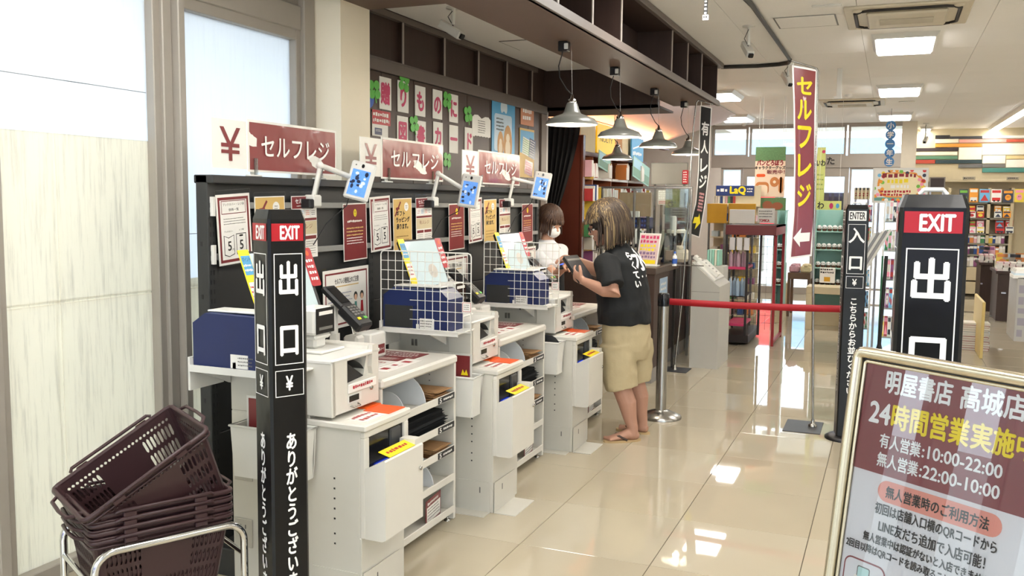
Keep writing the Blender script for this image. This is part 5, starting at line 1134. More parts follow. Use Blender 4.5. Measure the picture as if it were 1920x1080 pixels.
def pb(name, x0, y0, x1, y1, Y, th, m, lab, cat, deco=None, ch=.004, group=None, hang=0, stand=0):
    """box whose front face fills a pixel rectangle at depth Y, th metres deep; deco draws on its face"""
    a, c = W(x0, y1, Y), W(x1, y0, Y); w, h = c.x - a.x, c.z - a.z
    b = MB(); b.M = MYm(a.x, Y, a.z); b.box(0, w, 0, h, -th, 0, m, ch)
    if deco: deco(b, w, h)
    o = b.build(name); M_ = Matrix.Translation(a); o.data.transform(M_.inverted()); o.matrix_world = M_; tag(o, lab, cat, group)
    for x in (w * .1, w * .9):
        if hang: q = MB(); q.tube([(x, th / 2, h - .01), (x, th / 2, ZC - a.z)], .002, offw, 5); q.build('hanging_wire', o)
        if stand: q = MB(); q.box(x - .012, x + .012, th, th + .02, -a.z, h * .8, steel); q.build('support_post', o)
    return o
def pb_s(*a, **k): return pb(*a, **k, stand=1)
def rs(fn, *a): return lambda b, w, h: fn(b, w, h, *a)
pb_s('cardboard_sheet', 1160, 361, 1221, 405, 8.9, .02, cardb, 'brown cardboard sheet standing behind the acrylic screen', 'cardboard', lambda b, w, h: (b.frame(.0, .0, w, h, .006, mat('tape_tan', '#a58f70'), .001)))
pb_s('paper_tray', 1175, 396, 1198, 407, 8.7, .04, paper, 'small white card box in front of the cardboard sheet', 'box')
pb_s('divider_board', 1220, 305, 1290, 346, 9.9, .03, mat('grey_partition', '#8a8880', .6), 'large grey partition panel above the counter', 'partition', lambda b, w, h: b.frame(0, 0, w, h, .008, mat('grey_edge', '#6a6862'), .001))
pb('product_strip', 1279, 319, 1290, 345, 9.8, .05, vred, 'pink strip of small products hanging on the grey partition', 'products', lambda b, w, h: b.scribble(.01, .01, w - .01, h - .01, paper, 5, .001, .6))
pb_s('black_bag_poster', 1270, 357, 1295, 384, 9.7, .02, screen_d, 'small black framed poster right behind the acrylic screen', 'poster', lambda b, w, h: b.scribble(w * .4, h * .3, w * .95, h * .7, greyp, 2, .001, .5))
pb_s('keyboard_rack', 1164, 408, 1218, 428, 9.0, .15, navy, 'dark blue tray of stationery under the cardboard', 'tray', lambda b, w, h: b.scribble(.01, .01, w - .01, h - .01, mat('blue_print', '#3a62b8'), 2, .001, .7))
pb_s('paper_rack', 1233, 357, 1262, 384, 9.5, .1, white2, 'white rack of hanging papers behind the screen', 'rack', lambda b, w, h: (b.scribble(.01, h * .4, w - .01, h, paper, 4, .001, .9), b.scribble(.01, .01, w - .01, h * .3, vred, 2, .001, .6)))
pb_s('till_box', 1244, 386, 1268, 402, 9.2, .12, mat('grey_box', '#7d7b76', .5), 'grey till box behind the screen', 'box'); pb_s('till_box', 1270, 385, 1293, 403, 9.3, .12, mat('grey_box2', '#8d8a84', .5), 'light grey till box at the right end of the screen', 'box')
# register monitor, cloth, printer and bottle on the counter
p = W(1232, 452, 8.5); o = thing('register_monitor', 'cream framed register monitor turned away on the counter', 'monitor', (p.x, 8.5, 1.03)); M = basis((0, 0, .02), (.45, .9, 0), (.28, -.1, 1))
b = MB(); b.M = M; b.box(0, .34, 0, .3, -.035, 0, mat('cream_plastic', '#d6d0bd', .4), .01); b.build('casing', o); b = MB(); b.M = M; b.box(.03, .31, .03, .27, 0, .002, screen_d); b.build('display', o); b = MB(); b.M = M; b.box(.03, .31, .03, .27, -.038, -.035, mat('dark_grey_hopper', '#3a3b3c')); b.build('rear_cover', o)
pb_s('white_cloth', 1247, 405, 1268, 442, 8.6, .03, paper, 'white cloth hanging by the register monitor', 'cloth', ch=.01)
o = thing('barcode_printer', 'rounded cream register printer on the counter', 'printer', (W(1268, 478, 8.75).x, 8.75, 1.03)); cp = mat('cream_plastic', '#d6d0bd')
b = MB(); b.box(-.12, .12, -.1, .1, 0, .12, cp, .03); b.build('body', o); b = MB(); b.box(-.07, .06, -.07, .05, .12, .16, cp, .012); b.build('cover', o)
b = MB(); b.tube([(-.17, -.1, .0), (-.17, -.1, .1), (-.12, -.1, .17), (-.06, -.1, .12), (-.05, -.1, 0)], .012, cp, 8); tag(b.build('scanner_loop'), 'cream curved scanner holder left of the register printer', 'scanner').matrix_world = Matrix.Translation((o.location.x - .1, 8.6, 1.03))
o = thing('sanitizer_bottle', 'small blue and white bottle on the counter edge', 'bottle', (W(1265, 485, 8.15).x, 8.15, 1.03)); b = MB(); b.lathe([(.022, 0), (.024, .06), (.02, .09), (.008, .1), (.008, .115)], wprint, 14); b.build('bottle', o); b = MB(); b.lathe([(.0245, .02), (.0245, .065)], mat('blue_print', '#3a62b8'), 14); b.build('paper_label', o); b = MB(); b.lathe([(.01, .112), (.01, .13), (0, .13)], mat('blue_print', '#3a62b8'), 10); b.build('cap', o)
pb('small_wooden_box', 1247, 470, 1260, 488, 8.1, .06, mat('grey_brown_box', '#6e6357', .6), 'small brown box beside the blue bottle on the counter', 'box')
b = MB(); b.lathe([(.035, 0), (.04, .12)], mat('navy_cup', '#2c3350', .4), 14); o = b.build('pen_cup'); o.location = (W(1246, 462, 8.6).x, 8.6, 1.03); tag(o, 'navy pen cup between monitor and printer', 'cup')
# sloped white leaflet cabinet
o = thing('leaflet_cabinet', 'white sloped top leaflet cabinet at the end of the counter', 'cabinet', (-1.765, 8.75, 0)); gw = mat('pale_grey_laminate', '#bdbbb4', .4, var=.02)
b = MB(); b.prism([(0, 0), (.27, 0), (.27, .8), (.24, .82), (0, 1.03)], 0, .62, gw, 'y'); b.build('body', o)
b = MB(); b.box(.0, .272, -.002, 0, .745, .748, greyp); b.build('panel_joint', o)
b = MB(); b.box(0, .2, .64, .9, 0, .955, gw, .004); b.build('rear_box', o)
b = MB(); b.M = basis((.02, .02, 1.015), (0, 1, 0), (-.21, 0, .19)); b.box(.03, .55, -.25, -.0, .0, .02, offw, .003); b.M = basis((.04, .02, 1.0), (0, 1, 0), (-.21, 0, .19)); b.build('sloped_tray', o)
for k, (dx, c) in enumerate(((.02, '#8fc3b2'), (.045, '#a9d1c2'), (.07, '#8fc3b2'), (.095, '#dcd8c4'), (.12, '#8fc3b2'))):
    b = MB(); b.box(0, .02, 0, .2, 0, .16, mat('leaf' + c, c, .5)); q = b.build('leaflet_bundle'); q.location = (-1.765 + dx, 9.42, .96); tag(q, ['leftmost green', 'second pale green', 'third green', 'fourth cream', 'rightmost green'][k] + ' leaflet bundle standing behind the sloped cabinet', 'leaflets', 'leaflets behind the sloped cabinet')
b = MB(); b.box(-.05, .05, 0, .3, -.01, .03, paper, .004); b.scribble(-.04, .02, .04, .28, greyp, 6, .031); q = b.build('leaflet_stack'); q.matrix_world = basis((-1.55, 8.95, .885), (0, 1, 0), (-.21, 0, .16)) @ Matrix.Rotation(0, 4, 'Z'); tag(q, 'white leaflets lying in the sloped tray of the cabinet', 'leaflets')
# ================================================================== reddish bookcase behind the counter
XS_ = -3.3
def zsx(py, px=1098): return on(px, py, 'x', XS_).z
ye = [on(px, 300, 'x', XS_).y for px in (1089, 1111, 1146, 1177, 1207)]
zt_ = zsx(293, 1100); Zs = [zsx(y) for y in (332, 377, 407, 441, 467, 500)] ; Zs = [z for z in Zs if z > .3]
bc = thing('bookcase', 'tall reddish brown bookcase with cubbies behind the counter', 'bookcase', (XS_, ye[0], 0))
b = MB(); b.box(-.3, -.28, 0, ye[-1] - ye[0] + .03, 0, zt_, redwood2); b.build('back_panel', bc)
for k, y in enumerate(ye): b = MB(); b.box(-.28, 0, y - ye[0], y - ye[0] + .03, 0, zt_, redwood2, .002); b.build('upright', bc)
b = MB(); b.box(-.3, .03, -.02, ye[-1] - ye[0] + .05, zt_, zt_ + .05, redwood, .003); b.build('crown', bc)
for z in Zs + [.12]:
    for k in range(4):
        b = MB(); b.box(-.28, -.0, ye[k] - ye[0] + .03, ye[k + 1] - ye[0], z - .02, z, redwood2); b.box(0, .012, ye[k] - ye[0] + .03, ye[k + 1] - ye[0], z - .025, z + .005, yelb if k == 0 else offw); b.build('shelf', bc)
xe = W(1050, 400, ye[0] - .05).x
b = MB(); b.box(xe, XS_ + .03, ye[0] - .09, ye[0] - .03, 0, 2.35, redwood, .004); b.box(XS_ + .03, XS_ + .06, ye[0] - .1, ye[0] - .02, 0, 2.35, mat('glossy_red_edge', '#5c3226', .15), .004)
tag(b.build('end_screen'), 'plain reddish brown end panel left of the bookcase', 'panel')
# black curtain
Yc = ye[0] - .35; n = 26; vs = []; fs = []
for j in range(13):
    t = j / 12; pl, pr = W(1022 - 8 * t, 232 + 230 * t, Yc), W(1088 - 55 * t ** 1.3, 232 + 200 * t, Yc)
    for i in range(n + 1): u_ = i / n; q = pl.lerp(pr, u_); vs.append((q.x, Yc + .02 * math.sin(u_ * 40), q.z))
for j in range(12):
    for i in range(n): a = j * (n + 1) + i; fs.append((a, a + n + 1, a + n + 2, a + 1))
b = MB(); b.add(vs, fs, mat('black_curtain_cloth', '#151414', .9), True); b.tube([W(1018, 232, Yc), W(1096, 236, Yc)], .012, black, 6); tag(b.build('curtain'), 'black curtain gathered beside the reddish end panel', 'curtain')
b = MB(); a, c = W(1003, 205, 8.75), W(1020, 520, 8.75); b.box(a.x, c.x, 8.72, 8.78, 0, a.z, mat('taupe_column_face', '#6e6156'), .004); b.box(c.x, c.x + .02, 8.72, 8.76, 0, a.z, alum); struct(b.build('trim_3'))
pos_ = ['first', 'second', 'third', 'fourth', 'fifth', 'sixth', 'seventh', 'eighth', 'ninth', 'tenth'] + ['%dth' % k for k in range(11, 21)] + ['%d%s' % (k, {1: 'st', 2: 'nd', 3: 'rd'}.get(k % 10, 'th')) for k in range(21, 99)]
CN = ['cream', 'red', 'blue', 'yellow', 'green', 'beige', 'purple', 'white', 'orange', 'dark grey', 'off white', 'pale blue', 'pale pink']
# books
cols = ['#d8d3c6', '#b23a3a', '#2f4f8a', '#e3c34a', '#4f8f5a', '#c9c2b4', '#8a4f7a', '#e8e4da', '#d98a4a', '#3d3d44', '#e8e4da', '#c4d4dc', '#d8a8b0']
bm_ = [mat('book' + c, c, .5, var=.1) for c in cols]
BK = {}
def book(m, w, h, d):
    k = (m.name, round(w, 3), round(h, 3), round(d, 3))
    if k not in BK:
        b = MB(); b.box(0, w, -d + .004, 0, 0, h, m, 0); b.box(.002, w - .002, -d, -d + .004, .003, h - .003, paper); b.box(0, w, .0, .0008, h * .6, h * .85, wprint); BK[k] = b
        o = b.build('book'); BK[k] = o.data; return o
    o = bpy.data.objects.new('book', BK[k]); COL.objects.link(o); return o
nb_ = 0; ORD = {}
def row(x, y, z, L_, dirn, hmax, lab, group, lean=.0, tk=(.016, .022, .03), gap=.0, fill=1):
    """spines out along Y (dirn 'x': facing +X) or along X (dirn 'y': facing -Y)"""
    global nb_
    t = 0; ct = ORD.get(lab, 0)
    while t < L_ - .04:
        if random.random() > fill: t += random.uniform(.04, .1); continue
        w = random.choice(tk); ci = random.randrange(13); o = book(bm_[ci], w, hmax * random.choice((.72, .8, .88, .95)), .15); R = Matrix.Rotation(random.choice((0, 0, lean)), 4, 'Y')
        if dirn == 'x': o.matrix_world = Matrix.Translation((x, y + t, z)) @ Matrix.Rotation(PI / 2, 4, 'Z') @ R @ Matrix.Diagonal((1, -1, 1, 1)) @ Matrix.Rotation(0, 4, 'Z') if False else Matrix.Translation((x, y + t + w, z)) @ Matrix(((0, -1, 0, 0), (-1, 0, 0, 0), (0, 0, 1, 0), (0, 0, 0, 1))) @ R
        else: o.matrix_world = Matrix.Translation((x + t, y, z)) @ Matrix(((1, 0, 0, 0), (0, -1, 0, 0), (0, 0, 1, 0), (0, 0, 0, 1))) @ R
        tag(o, '%s %s, %s from the left' % (CN[ci], lab, pos_[ct]), 'book', group); t += w + gap; nb_ += 1; ct += 1; ORD[lab] = ct
random.seed(11)
for j, z in enumerate(Zs):
    for k in range(4):
        if k > 0 and j == 0: row(XS_ - .03, ye[k] + .3, z, .16, 'x', .22, 'book in a top cubby of the reddish bookcase', 'books in the top cubbies'); continue
        if k < 2 or j > 0: row(XS_ - .03, ye[k] + .05, z, (ye[k + 1] - ye[k]) - .12, 'x', .2, 'book on the %s shelf of the reddish bookcase' % ['top', 'second', 'third', 'fourth', 'fifth', 'sixth'][j], 'books on bookcase shelf %d' % (j + 1), .2, (.03, .045, .06), .015, .6)
def face_book(x, y, z, w, h, m1, m2, lab, group=None, tilt=.25, face='y', motif=0):
    b = MB(); b.box(0, w, 0, h, -.012, 0, m1); b.rect(w * .08, h * .72, w * .92, h * .92, m2, .001)
    if motif == 0: b.disc(w * .5, h * .38, w * .3, h * .24, m2, .001); b.disc(w * .42, h * .42, w * .04, h * .04, inkb, .0015); b.disc(w * .58, h * .42, w * .04, h * .04, inkb, .0015)
    elif motif == 1: b.rect(w * .1, h * .1, w * .9, h * .35, m2, .001); b.disc(w * .3, h * .1, w * .1, w * .1, inkb, .0015); b.disc(w * .7, h * .1, w * .1, w * .1, inkb, .0015)
    elif motif == 2: b.poly([(w * .1, h * .1), (w * .5, h * .6), (w * .9, h * .1)], m2, .001)
    else: b.disc(w * .3, h * .4, w * .18, h * .16, m2, .001); b.disc(w * .7, h * .3, w * .18, h * .16, m2, .001)
    o = b.build('picture_book'); o.matrix_world = (MYm(x, y, z) if face == 'y' else MX(x, y, z)) @ Matrix.Rotation(-tilt, 4, 'X'); return tag(o, lab, 'book', group)
y = ye[0]
for k, (yy, z, c1, c2, w, h, lab) in enumerate(((ye[0] + .07, Zs[0] + .005, 7, 10, .2, .26, 'white covered book at the top left of the reddish bookcase'), (ye[0] + .12, Zs[1] + .005, 3, 9, .25, .2, 'yellow covered book on the second shelf of the reddish bookcase'))):
    face_book(XS_ - .03, yy, z, w, h, bm_[c1], bm_[c2], lab, face='x')
# things above the bookcase
def xb(name, px0, py0, px1, py1, X, th, m, lab, cat, deco=None, ang_=0):
    a, c = on(px0, py1, 'x', X), on(px1, py0, 'x', X); w, h = c.y - a.y, c.z - a.z
    b = MB(); b.box(0, w, 0, h, -th, 0, m, .003)
    if deco: deco(b, w, h)
    o = b.build(name); o.matrix_world = MX(X, a.y, a.z) @ Matrix.Rotation(ang_, 4, 'Z'); return tag(o, lab, cat)
xb('paper_box', 1088, 236, 1117, 288, XS_, .25, mat('cream_box', '#cfc29c', .6), 'cream box standing on the bookcase left of the yellow sign', 'box', lambda b, w, h: [b.rect(w * k / 9, 0, w * k / 9 + .006, h, mat('cream_box_line', '#b5a883'), .001) for k in range(1, 9)])
xb('yellow_sign', 1119, 240, 1154, 286, XS_, .02, mat('warm_yellow_sign', '#f0c51a', .4, emit=.15), 'yellow lettered sign on top of the bookcase', 'sign', lambda b, w, h: b.tfit('NOLTY', w * .15, h * .4, w * .85, h * .58, inkb, .0015))
xb('blue_sign', 1184, 262, 1207, 300, XS_ + .05, .02, skyblue, 'blue lettered sign on top of the bookcase', 'sign', lambda b, w, h: (b.scribble(w * .1, h * .2, w * .9, h * .42, wprint, 1, .0015, .8), b.line(w * .1, h * .5, w * .9, h * .75, .02, wprint, .0015)))
xb('white_box', 1166, 258, 1183, 300, XS_, .2, mat('cream_box2', '#cdbd9a', .6), 'tall cream box between the two bright signs', 'box')
for k, (a, c, d, e) in enumerate(((1122, 284, 1145, 312), (1186, 297, 1218, 330))):
    xb('hanging_print', a, c, d, e, XS_ + .1, .01, tealm, ['pale teal landscape print leaning on the bookcase crown', 'pale teal landscape print at the right end of the bookcase crown'][k], 'print', lambda b, w, h: (b.rect(.02, .02, w - .02, h * .5, mat('green_scene', '#7aa08c', .5), .001), b.rect(.02, h * .5, w * .5, h - .02, mat('sky_scene', '#a8cfe0', .5), .001)), -.15)
# cove wall with lit letters
cove = mat('salmon_cove', '#c9a595', .7, var=.08)
lav = mat('lavender_white_cove', '#cfc6cc', .7, var=.05)
yA, yB = 9.3, 15.0; b = MB(); b.prism([(-3.5, 2.62), (-2.35, 2.985), (-2.35, 2.995), (-3.5, 2.995)], yA, yB, lav, 'y'); tag(b.build('sloped_cove'), 'sloping lavender white ceiling panel lit orange along its foot', 'panel')
b = MB(); b.box(-3.56, -3.46, yA, yB, 2.46, 2.5, redwood); b.box(-3.56, -3.53, yA, yB, 2.5, 2.62, lav); tag(b.build('cove_ledge'), 'dark ledge under the sloping lit ceiling panel', 'ledge')
b = MB(); b.M = basis((-3.455, on(1160, 225, 'x', -3.45).y, 2.505), (0, 1, 0), (0, 0, 1)); tx = mat('lit_letter', '#fff0dc', .4, emit=1.6)
gv, gf = glyph('BUNKSTATION'); xs = [q[0] for q in gv]; ys_ = [q[1] for q in gv]; sc = (on(1226, 250, 'x', -3.45).y - on(1160, 225, 'x', -3.45).y) / (max(xs) - min(xs)); b.add([((x - min(xs)) * sc, (yy - min(ys_)) * .2, 0) for x, yy in gv] , gf, tx); b.add([((x - min(xs)) * sc, (yy - min(ys_)) * .2, -.02) for x, yy in gv], gf, tx)
tag(b.build('lit_lettering'), 'row of lit white letters above the bookcase', 'sign')
al = bpy.data.lights.new('cove_strip', 'AREA'); al.shape = 'RECTANGLE'; al.size = .04; al.size_y = 5.4; al.energy = 16; al.color = (1, .38, .14); ao = bpy.data.objects.new('cove_strip', al); COL.objects.link(ao); ao.location = (-3.42, 12.1, 2.5); ao.rotation_euler = (0, math.radians(168), 0)
# ================================================================== black and red goods rack
rx0, rx1, ry0, ry1, rz = -1.72, -1.2, 10.35, 11.3, 1.36
o = thing('goods_rack', 'black wire goods rack with a red header and pink shelves', 'rack', (rx0, ry0, 0)); rw = rx1 - rx0; rd = ry1 - ry0; rr = mat('dark_red_steel', '#8e1c24', .4); bk_ = mat('rack_black', '#241d1c', .5)
b = MB(); b.box(0, rw * .55, 0, rd, .03, .12, bk_, .006); b.build('base', o)
for x, y, m in ((0, 0, bk_), (0, rd * .6, bk_), (rw * .45, 0, bk_), (rw * .7, .1, bk_)): b = MB(); b.box(x, x + .025, y, y + .025, .12, rz, m); b.build('post', o)
b = MB(); b.box(rw, rw + .03, .1, .14, .0, rz, rr, .003); b.box(rw, rw + .03, rd - .04, rd, .0, rz, rr, .003); b.box(rw, rw + .03, .14, rd - .04, .03, .06, rr); b.build('red_frame', o)
b = MB(); b.box(0, rw + .03, 0, rd, rz - .02, rz, bk_); b.build('top_board', o)
b = MB(); b.box(0, rw + .03, -.01, .01, rz - .11, rz, mat('dark_maroon_steel', '#5e1f22', .4), .003); b.box(rw, rw + .03, .0, rd, rz - .11, rz, rr); b.build('header', o)
b = MB()
for k in range(12): z = .2 + k * .09; b.tube([(.03, .0, z), (.03, rd, z)], .002, greyp, 5); b.tube([(0, rd * .62, z), (rw, rd * .62, z)], .002, greyp, 5)
for k in range(8): x = rw * k / 8; b.tube([(x, rd * .62, .12), (x, rd * .62, rz - .15)], .002, greyp, 5)
g = b.build('wire_back', o); g['kind'] = 'stuff'
for z in (.22, .86): b = MB(); b.box(.03, rw * .45, .0, rd * .6, z, z + .03, pink, .004); b.build('pink_shelf', o)
b = MB(); b.box(.03, rw * .45, .0, rd * .6, .55, .56, bk_, .002); b.build('shelf', o)
for i in range(5):
    for z, hh, c in ((.89, .17, '#a98a98'), (.56, .2, '#9fb4c8')):
        b = MB(); b.lathe([(.024, 0), (.024, hh * .8), (.012, hh * .88), (.012, hh)], mat('jar' + c, c, .3, var=.2), 12); q = b.build('bottle'); q.location = (rx0 + .06 + i * .042, ry0 + .05 + (i % 2) * .05, z); tag(q, ('%s pink bottle from the left on the upper pink shelf of the goods rack' if z > .8 else '%s pale blue bottle from the left on the middle shelf of the goods rack') % pos_[i], 'bottle', 'bottles on the goods rack %s shelf' % ('upper' if z > .8 else 'middle'))
for i in range(3): b = MB(); b.box(0, .06, 0, .02, 0, .14, mat('blister', '#c9c6c8', .3), .004); q = b.build('blister_pack'); q.location = (rx0 + .05 + i * .08, ry0 - .03, 1.08); tag(q, '%s clear blister pack from the left at the top of the goods rack' % pos_[i], 'pack', 'blister packs on the goods rack')
for k, (a, c) in enumerate(((1325, 1363), (1365, 1417))): pb('mustard_board', a, 382, c, 418, 11.2, .03, yelb, ['mustard yellow board on the goods rack, left one', 'mustard yellow board behind a white sheet on the goods rack'][k], 'board', stand=1)
pb('white_sheet', 1367, 393, 1416, 419, 11.15, .01, paper, 'blank white sheet leaning on the right mustard board', 'sheet')
a = W(1332, 383, 12.05); c = W(1420, 383, 12.05); o = thing('toy_shelf_unit', 'cream shelf unit with many shelves seen through the goods rack', 'shelf', (a.x, 12.05, 0)); w = c.x - a.x; h = a.z
b = MB(); b.box(0, w, .3, .32, 0, h + .25, mat('cream_shelf_board', '#cfc4a6', .5)); b.build('back_panel', o)
for k in range(8): b = MB(); z = h - .012 - k * (h - .15) / 7; b.box(0, w, 0, .3, z - .015, z + .0, mat('cream_shelf_board', '#cfc4a6')); b.build('shelf', o)
random.seed(31)
for k in range(1, 8):
    z = h - .012 - k * (h - .15) / 7
    for i in range(5): t = pk_ = MB(); t.box(0, w / 5 * .7, .05, .2, 0, .07 + .04 * random.random(), random.choice(bm_), .003); t = t.build('toy_pack'); t.location = (a.x + w * (i + .15) / 5, 12.05, z); tag(t, '%s packet from the left on the %s shelf seen through the goods rack' % (pos_[i], pos_[k - 1]), 'pack', 'packets on the cream shelf unit')
pb('toy_sign', 1342, 348, 1414, 367, 12.33, .02, mat('deep_blue_print', '#1d3672', .4), 'blue toy sign with big yellow letters behind the goods rack', 'sign', lambda b, w, h: (b.tfit('LaQ', w * .38, h * .12, w * .78, h * .9, yellow, .002, .006), b.scribble(w * .03, h * .3, w * .33, h * .75, wprint, 1, .002, .8), b.scribble(w * .82, h * .3, w * .98, h * .8, wprint, 2, .002, .6)))
for i in range(9): pb('toy_pack', 1336 + 4.8 * i, 368, 1340 + 4.8 * i, 381, 12.1, .05, bm_[(i * 5) % 13], '%s small toy packet from the left under the blue toy sign' % pos_[i], 'pack', group='toy packets under the toy sign', ch=0)
def breads(b, w, h):
    b.rect(.0, h * .72, w, h, mat('leaf_print', '#5d7f52', .6, var=.4, vscale=60), .001); b.tfit('パンどろぼう', w * .06, h * .63, w * .92, h * .74, mat('deep_red_print', '#8a2028'), .002, .004); b.tfit('キャラクターグッズ', w * .0, h * .55, w, h * .62, inkb, .002, .002); b.tfit('販売中！', w * .4, h * .46, w * .98, h * .54, maroon, .002, .002)
    b.rrect(w * .05, h * .4, w * .35, h * .46, .02, orange, .002); br = mat('bread_crust_print', '#c98048', .6); bi = mat('bread_inside_print', '#f0dcc0', .6)
    b.rrect(w * .03, h * .05, w * .48, h * .3, .05, br, .002); b.rrect(w * .08, h * .03, w * .44, h * .24, .04, bi, .003); b.disc(w * .66, h * .3, w * .15, h * .1, br, .002); b.disc(w * .66, h * .3, w * .05, h * .03, bi, .003); b.rrect(w * .8, h * .08, w * .95, h * .4, .04, br, .002)
pb('hanging_poster', 1414, 275, 1474, 369, 12.4, .006, mat('peach_poster', '#ecd3b8', .6), 'hanging bread goods poster with green leaves behind the goods rack', 'poster', breads, hang=1)
pb('hanging_poster', 1420, 371, 1474, 394, 12.4, .006, mat('leaf_print', '#5d7f52'), 'green strip poster with brown shapes under the bread poster', 'poster', hang=1, deco= lambda b, w, h: (b.disc(w * .35, h * .4, w * .18, h * .35, mat('brown_shape', '#9a5a3c'), .001), b.disc(w * .7, h * .35, w * .2, h * .3, mat('brown_shape', '#9a5a3c'), .001)))
pb('price_sign', 1420, 391, 1453, 418, 11.25, .004, paper, 'white toy sign with red letters on top of the goods rack', 'sign', lambda b, w, h: (b.tfit('TOMICA', w * .1, h * .08, w * .7, h * .26, vred, .001, .002), b.scribble(w * .08, h * .35, w * .9, h * .9, inkb, 3, .001, .4)))
pb('hanging_cloth', 1528, 276, 1549, 394, 13.2, .006, mat('yellow_green_print', '#c9cf7c', .6, var=.1), 'pale yellow green hanging poster right of the maroon banner', 'poster', lambda b, w, h: (b.disc(w * .75, h * .93, w * .2, w * .2, pink, .001), b.disc(w * .75, h * .1, w * .2, w * .2, skyblue, .001), b.tfit('いわ', w * .0, h * .7, w * .98, h * .8, inkb, .001, .003), b.scribble(w * .1, h * .3, w * .9, h * .6, mat('olive_print', '#8a9a50'), 4, .001, .4)), hang=1)
pb('hanging_cloth', 1530, 377, 1578, 395, 13.0, .006, mat('yellow_green_print', '#c9cf7c'), 'pale yellow green strip poster above the teal shelves', 'poster', lambda b, w, h: (b.tfit('わ', w * .05, h * .2, w * .3, h * .9, inkb, .001, .003), b.disc(w * .6, h * .5, w * .08, h * .3, pink, .001), b.disc(w * .85, h * .5, w * .07, h * .25, skyblue, .001)), hang=1)
b = MB(); pzz = W(1548, 300, YB - .02); b.M = MYm(W(1551, 300, YB - .02).x, YB - .02, W(1551, 308, YB - .02).z); b.tfit('た', 0, 0, .12, .12, inkb, .002, .004); b.box(-.005, .13, -.005, .125, -.004, 0, alum); tag(b.build('transom_letter'), 'black letter on the grey transom over the doors', 'letter')
# teal display shelves with round toys
def teal_unit(x0, x1, Y, lab, n):
    a = W(x0, 540, Y); c = W(x1, 394, Y); w = c.x - a.x; o = thing('display_shelf', lab, 'shelf', (a.x, Y, 0)); h = c.z
    b = MB(); b.box(0, w, .25, .28, .2, h, tealm, .003); b.build('back_panel', o)
    for x in ((0, .015), (w - .015, w)): b = MB(); b.box(x[0], x[1], 0, .25, .2, h, tealm, .002); b.build('side_panel', o)
    b = MB(); b.box(0, w, 0, .28, .0, .2, beigep, .004); b.build('base', o)
    for py in (433, 467, 501, 533):
        z = W(x0, py, Y).z; b = MB(); b.box(.015, w - .015, 0, .25, z - .015, z, tealm, .002); b.build('shelf', o)
        for i in range(n):
            q = MB(); s = .032; q.ball((0, 0, s * 1.5), (s, s, s), wprint, 8); q.lathe([(s * .7, 0), (s * .95, s * .5), (s * .9, s)], mat('brown_toy_base', '#5b3a26', .5), 10); q.ball((.012, -s * .85, s * 1.6), .006, inkb, 4); q.ball((-.012, -s * .85, s * 1.6), .006, inkb, 4)
            t = q.build('round_toy'); t.location = (a.x + w * (i + .7) / (n + .4), Y + .05, z); tag(t, 'round white toy, %s from the left, on the %s of the %s teal shelves' % (pos_[i], {433: 'top shelf', 467: 'second shelf', 501: 'third shelf', 533: 'lowest shelf'}[py], 'right' if x0 > 1500 else 'left'), 'toy', 'round toys on the %s teal shelves' % ('right' if x0 > 1500 else 'left'))
teal_unit(1452, 1475, 12.6, 'narrow pale teal display shelves left of the maroon banner', 2)
teal_unit(1524, 1584, 12.6, 'pale teal display shelves between the maroon banner and the enter post', 5)
pb('card_box', 1536, 503, 1566, 530, 12.5, .1, paper, 'white printed box on the lowest teal shelf', 'box', lambda b, w, h: (b.scribble(.01, h * .6, w - .01, h, inkb, 2, .001, .6), b.rect(w * .3, h * .1, w * .7, h * .4, yelb, .001)))
pb('light_strip', 1474, 396, 1478, 492, 12.55, .02, mat('lit_strip', '#ffffff', .4, emit=3, ecol='#eef0ff'), 'bright lit vertical strip beside the maroon banner', 'light')
# small tables
def table(x0, x1, yt, Y, d, m, lab, leg=.04):
    a, c = W(x0, yt, Y), W(x1, yt, Y); w = c.x - a.x; h = a.z; o = thing('display_table', lab, 'table', (a.x, Y, 0))
    b = MB(); b.box(0, w, 0, d, h - .09, h, m, .004); b.build('tabletop', o)
    for x in (0, w - leg):
        for y in (0, d - leg): b = MB(); b.box(x, x + leg, y, y + leg, 0, h - .09, m, .003); b.build('leg', o)
    return o, h, a.x, w
o, h, ax_, w = table(1477, 1520, 511, 13.4, .5, mat('brown_table', '#6a5240', .5), 'small brown table with two heaps of sweets in the middle')
for k, (m, lab) in enumerate(((mat('pink_goods', '#c99aa4', .6, var=.5, vscale=90), 'heap of pink packets on the small brown table'), (mat('cream_goods', '#d9c9a0', .6, var=.4, vscale=90), 'heap of cream packets on the small brown table'))):
    b = MB(); x0 = w * (.03 + .5 * k); b.box(x0, x0 + w * .44, .05, .4, 0, .1, m, .02)
    for q in range(14): b.ball((x0 + random.uniform(.03, w * .4), random.uniform(.06, .38), .1), (.03, .03, .02), m, 5)
    t = b.build('packet_heap'); t.location = (ax_, 13.4, h); t['kind'] = 'stuff'; tag(t, lab, 'packets')
table(1512, 1590, 537, 13.0 - .9, .4, beigep, 'low beige display bench in front of the teal shelves', .08); table(1452, 1477, 530, 14.2, .4, beigep, 'low beige bench behind the goods rack', .06)
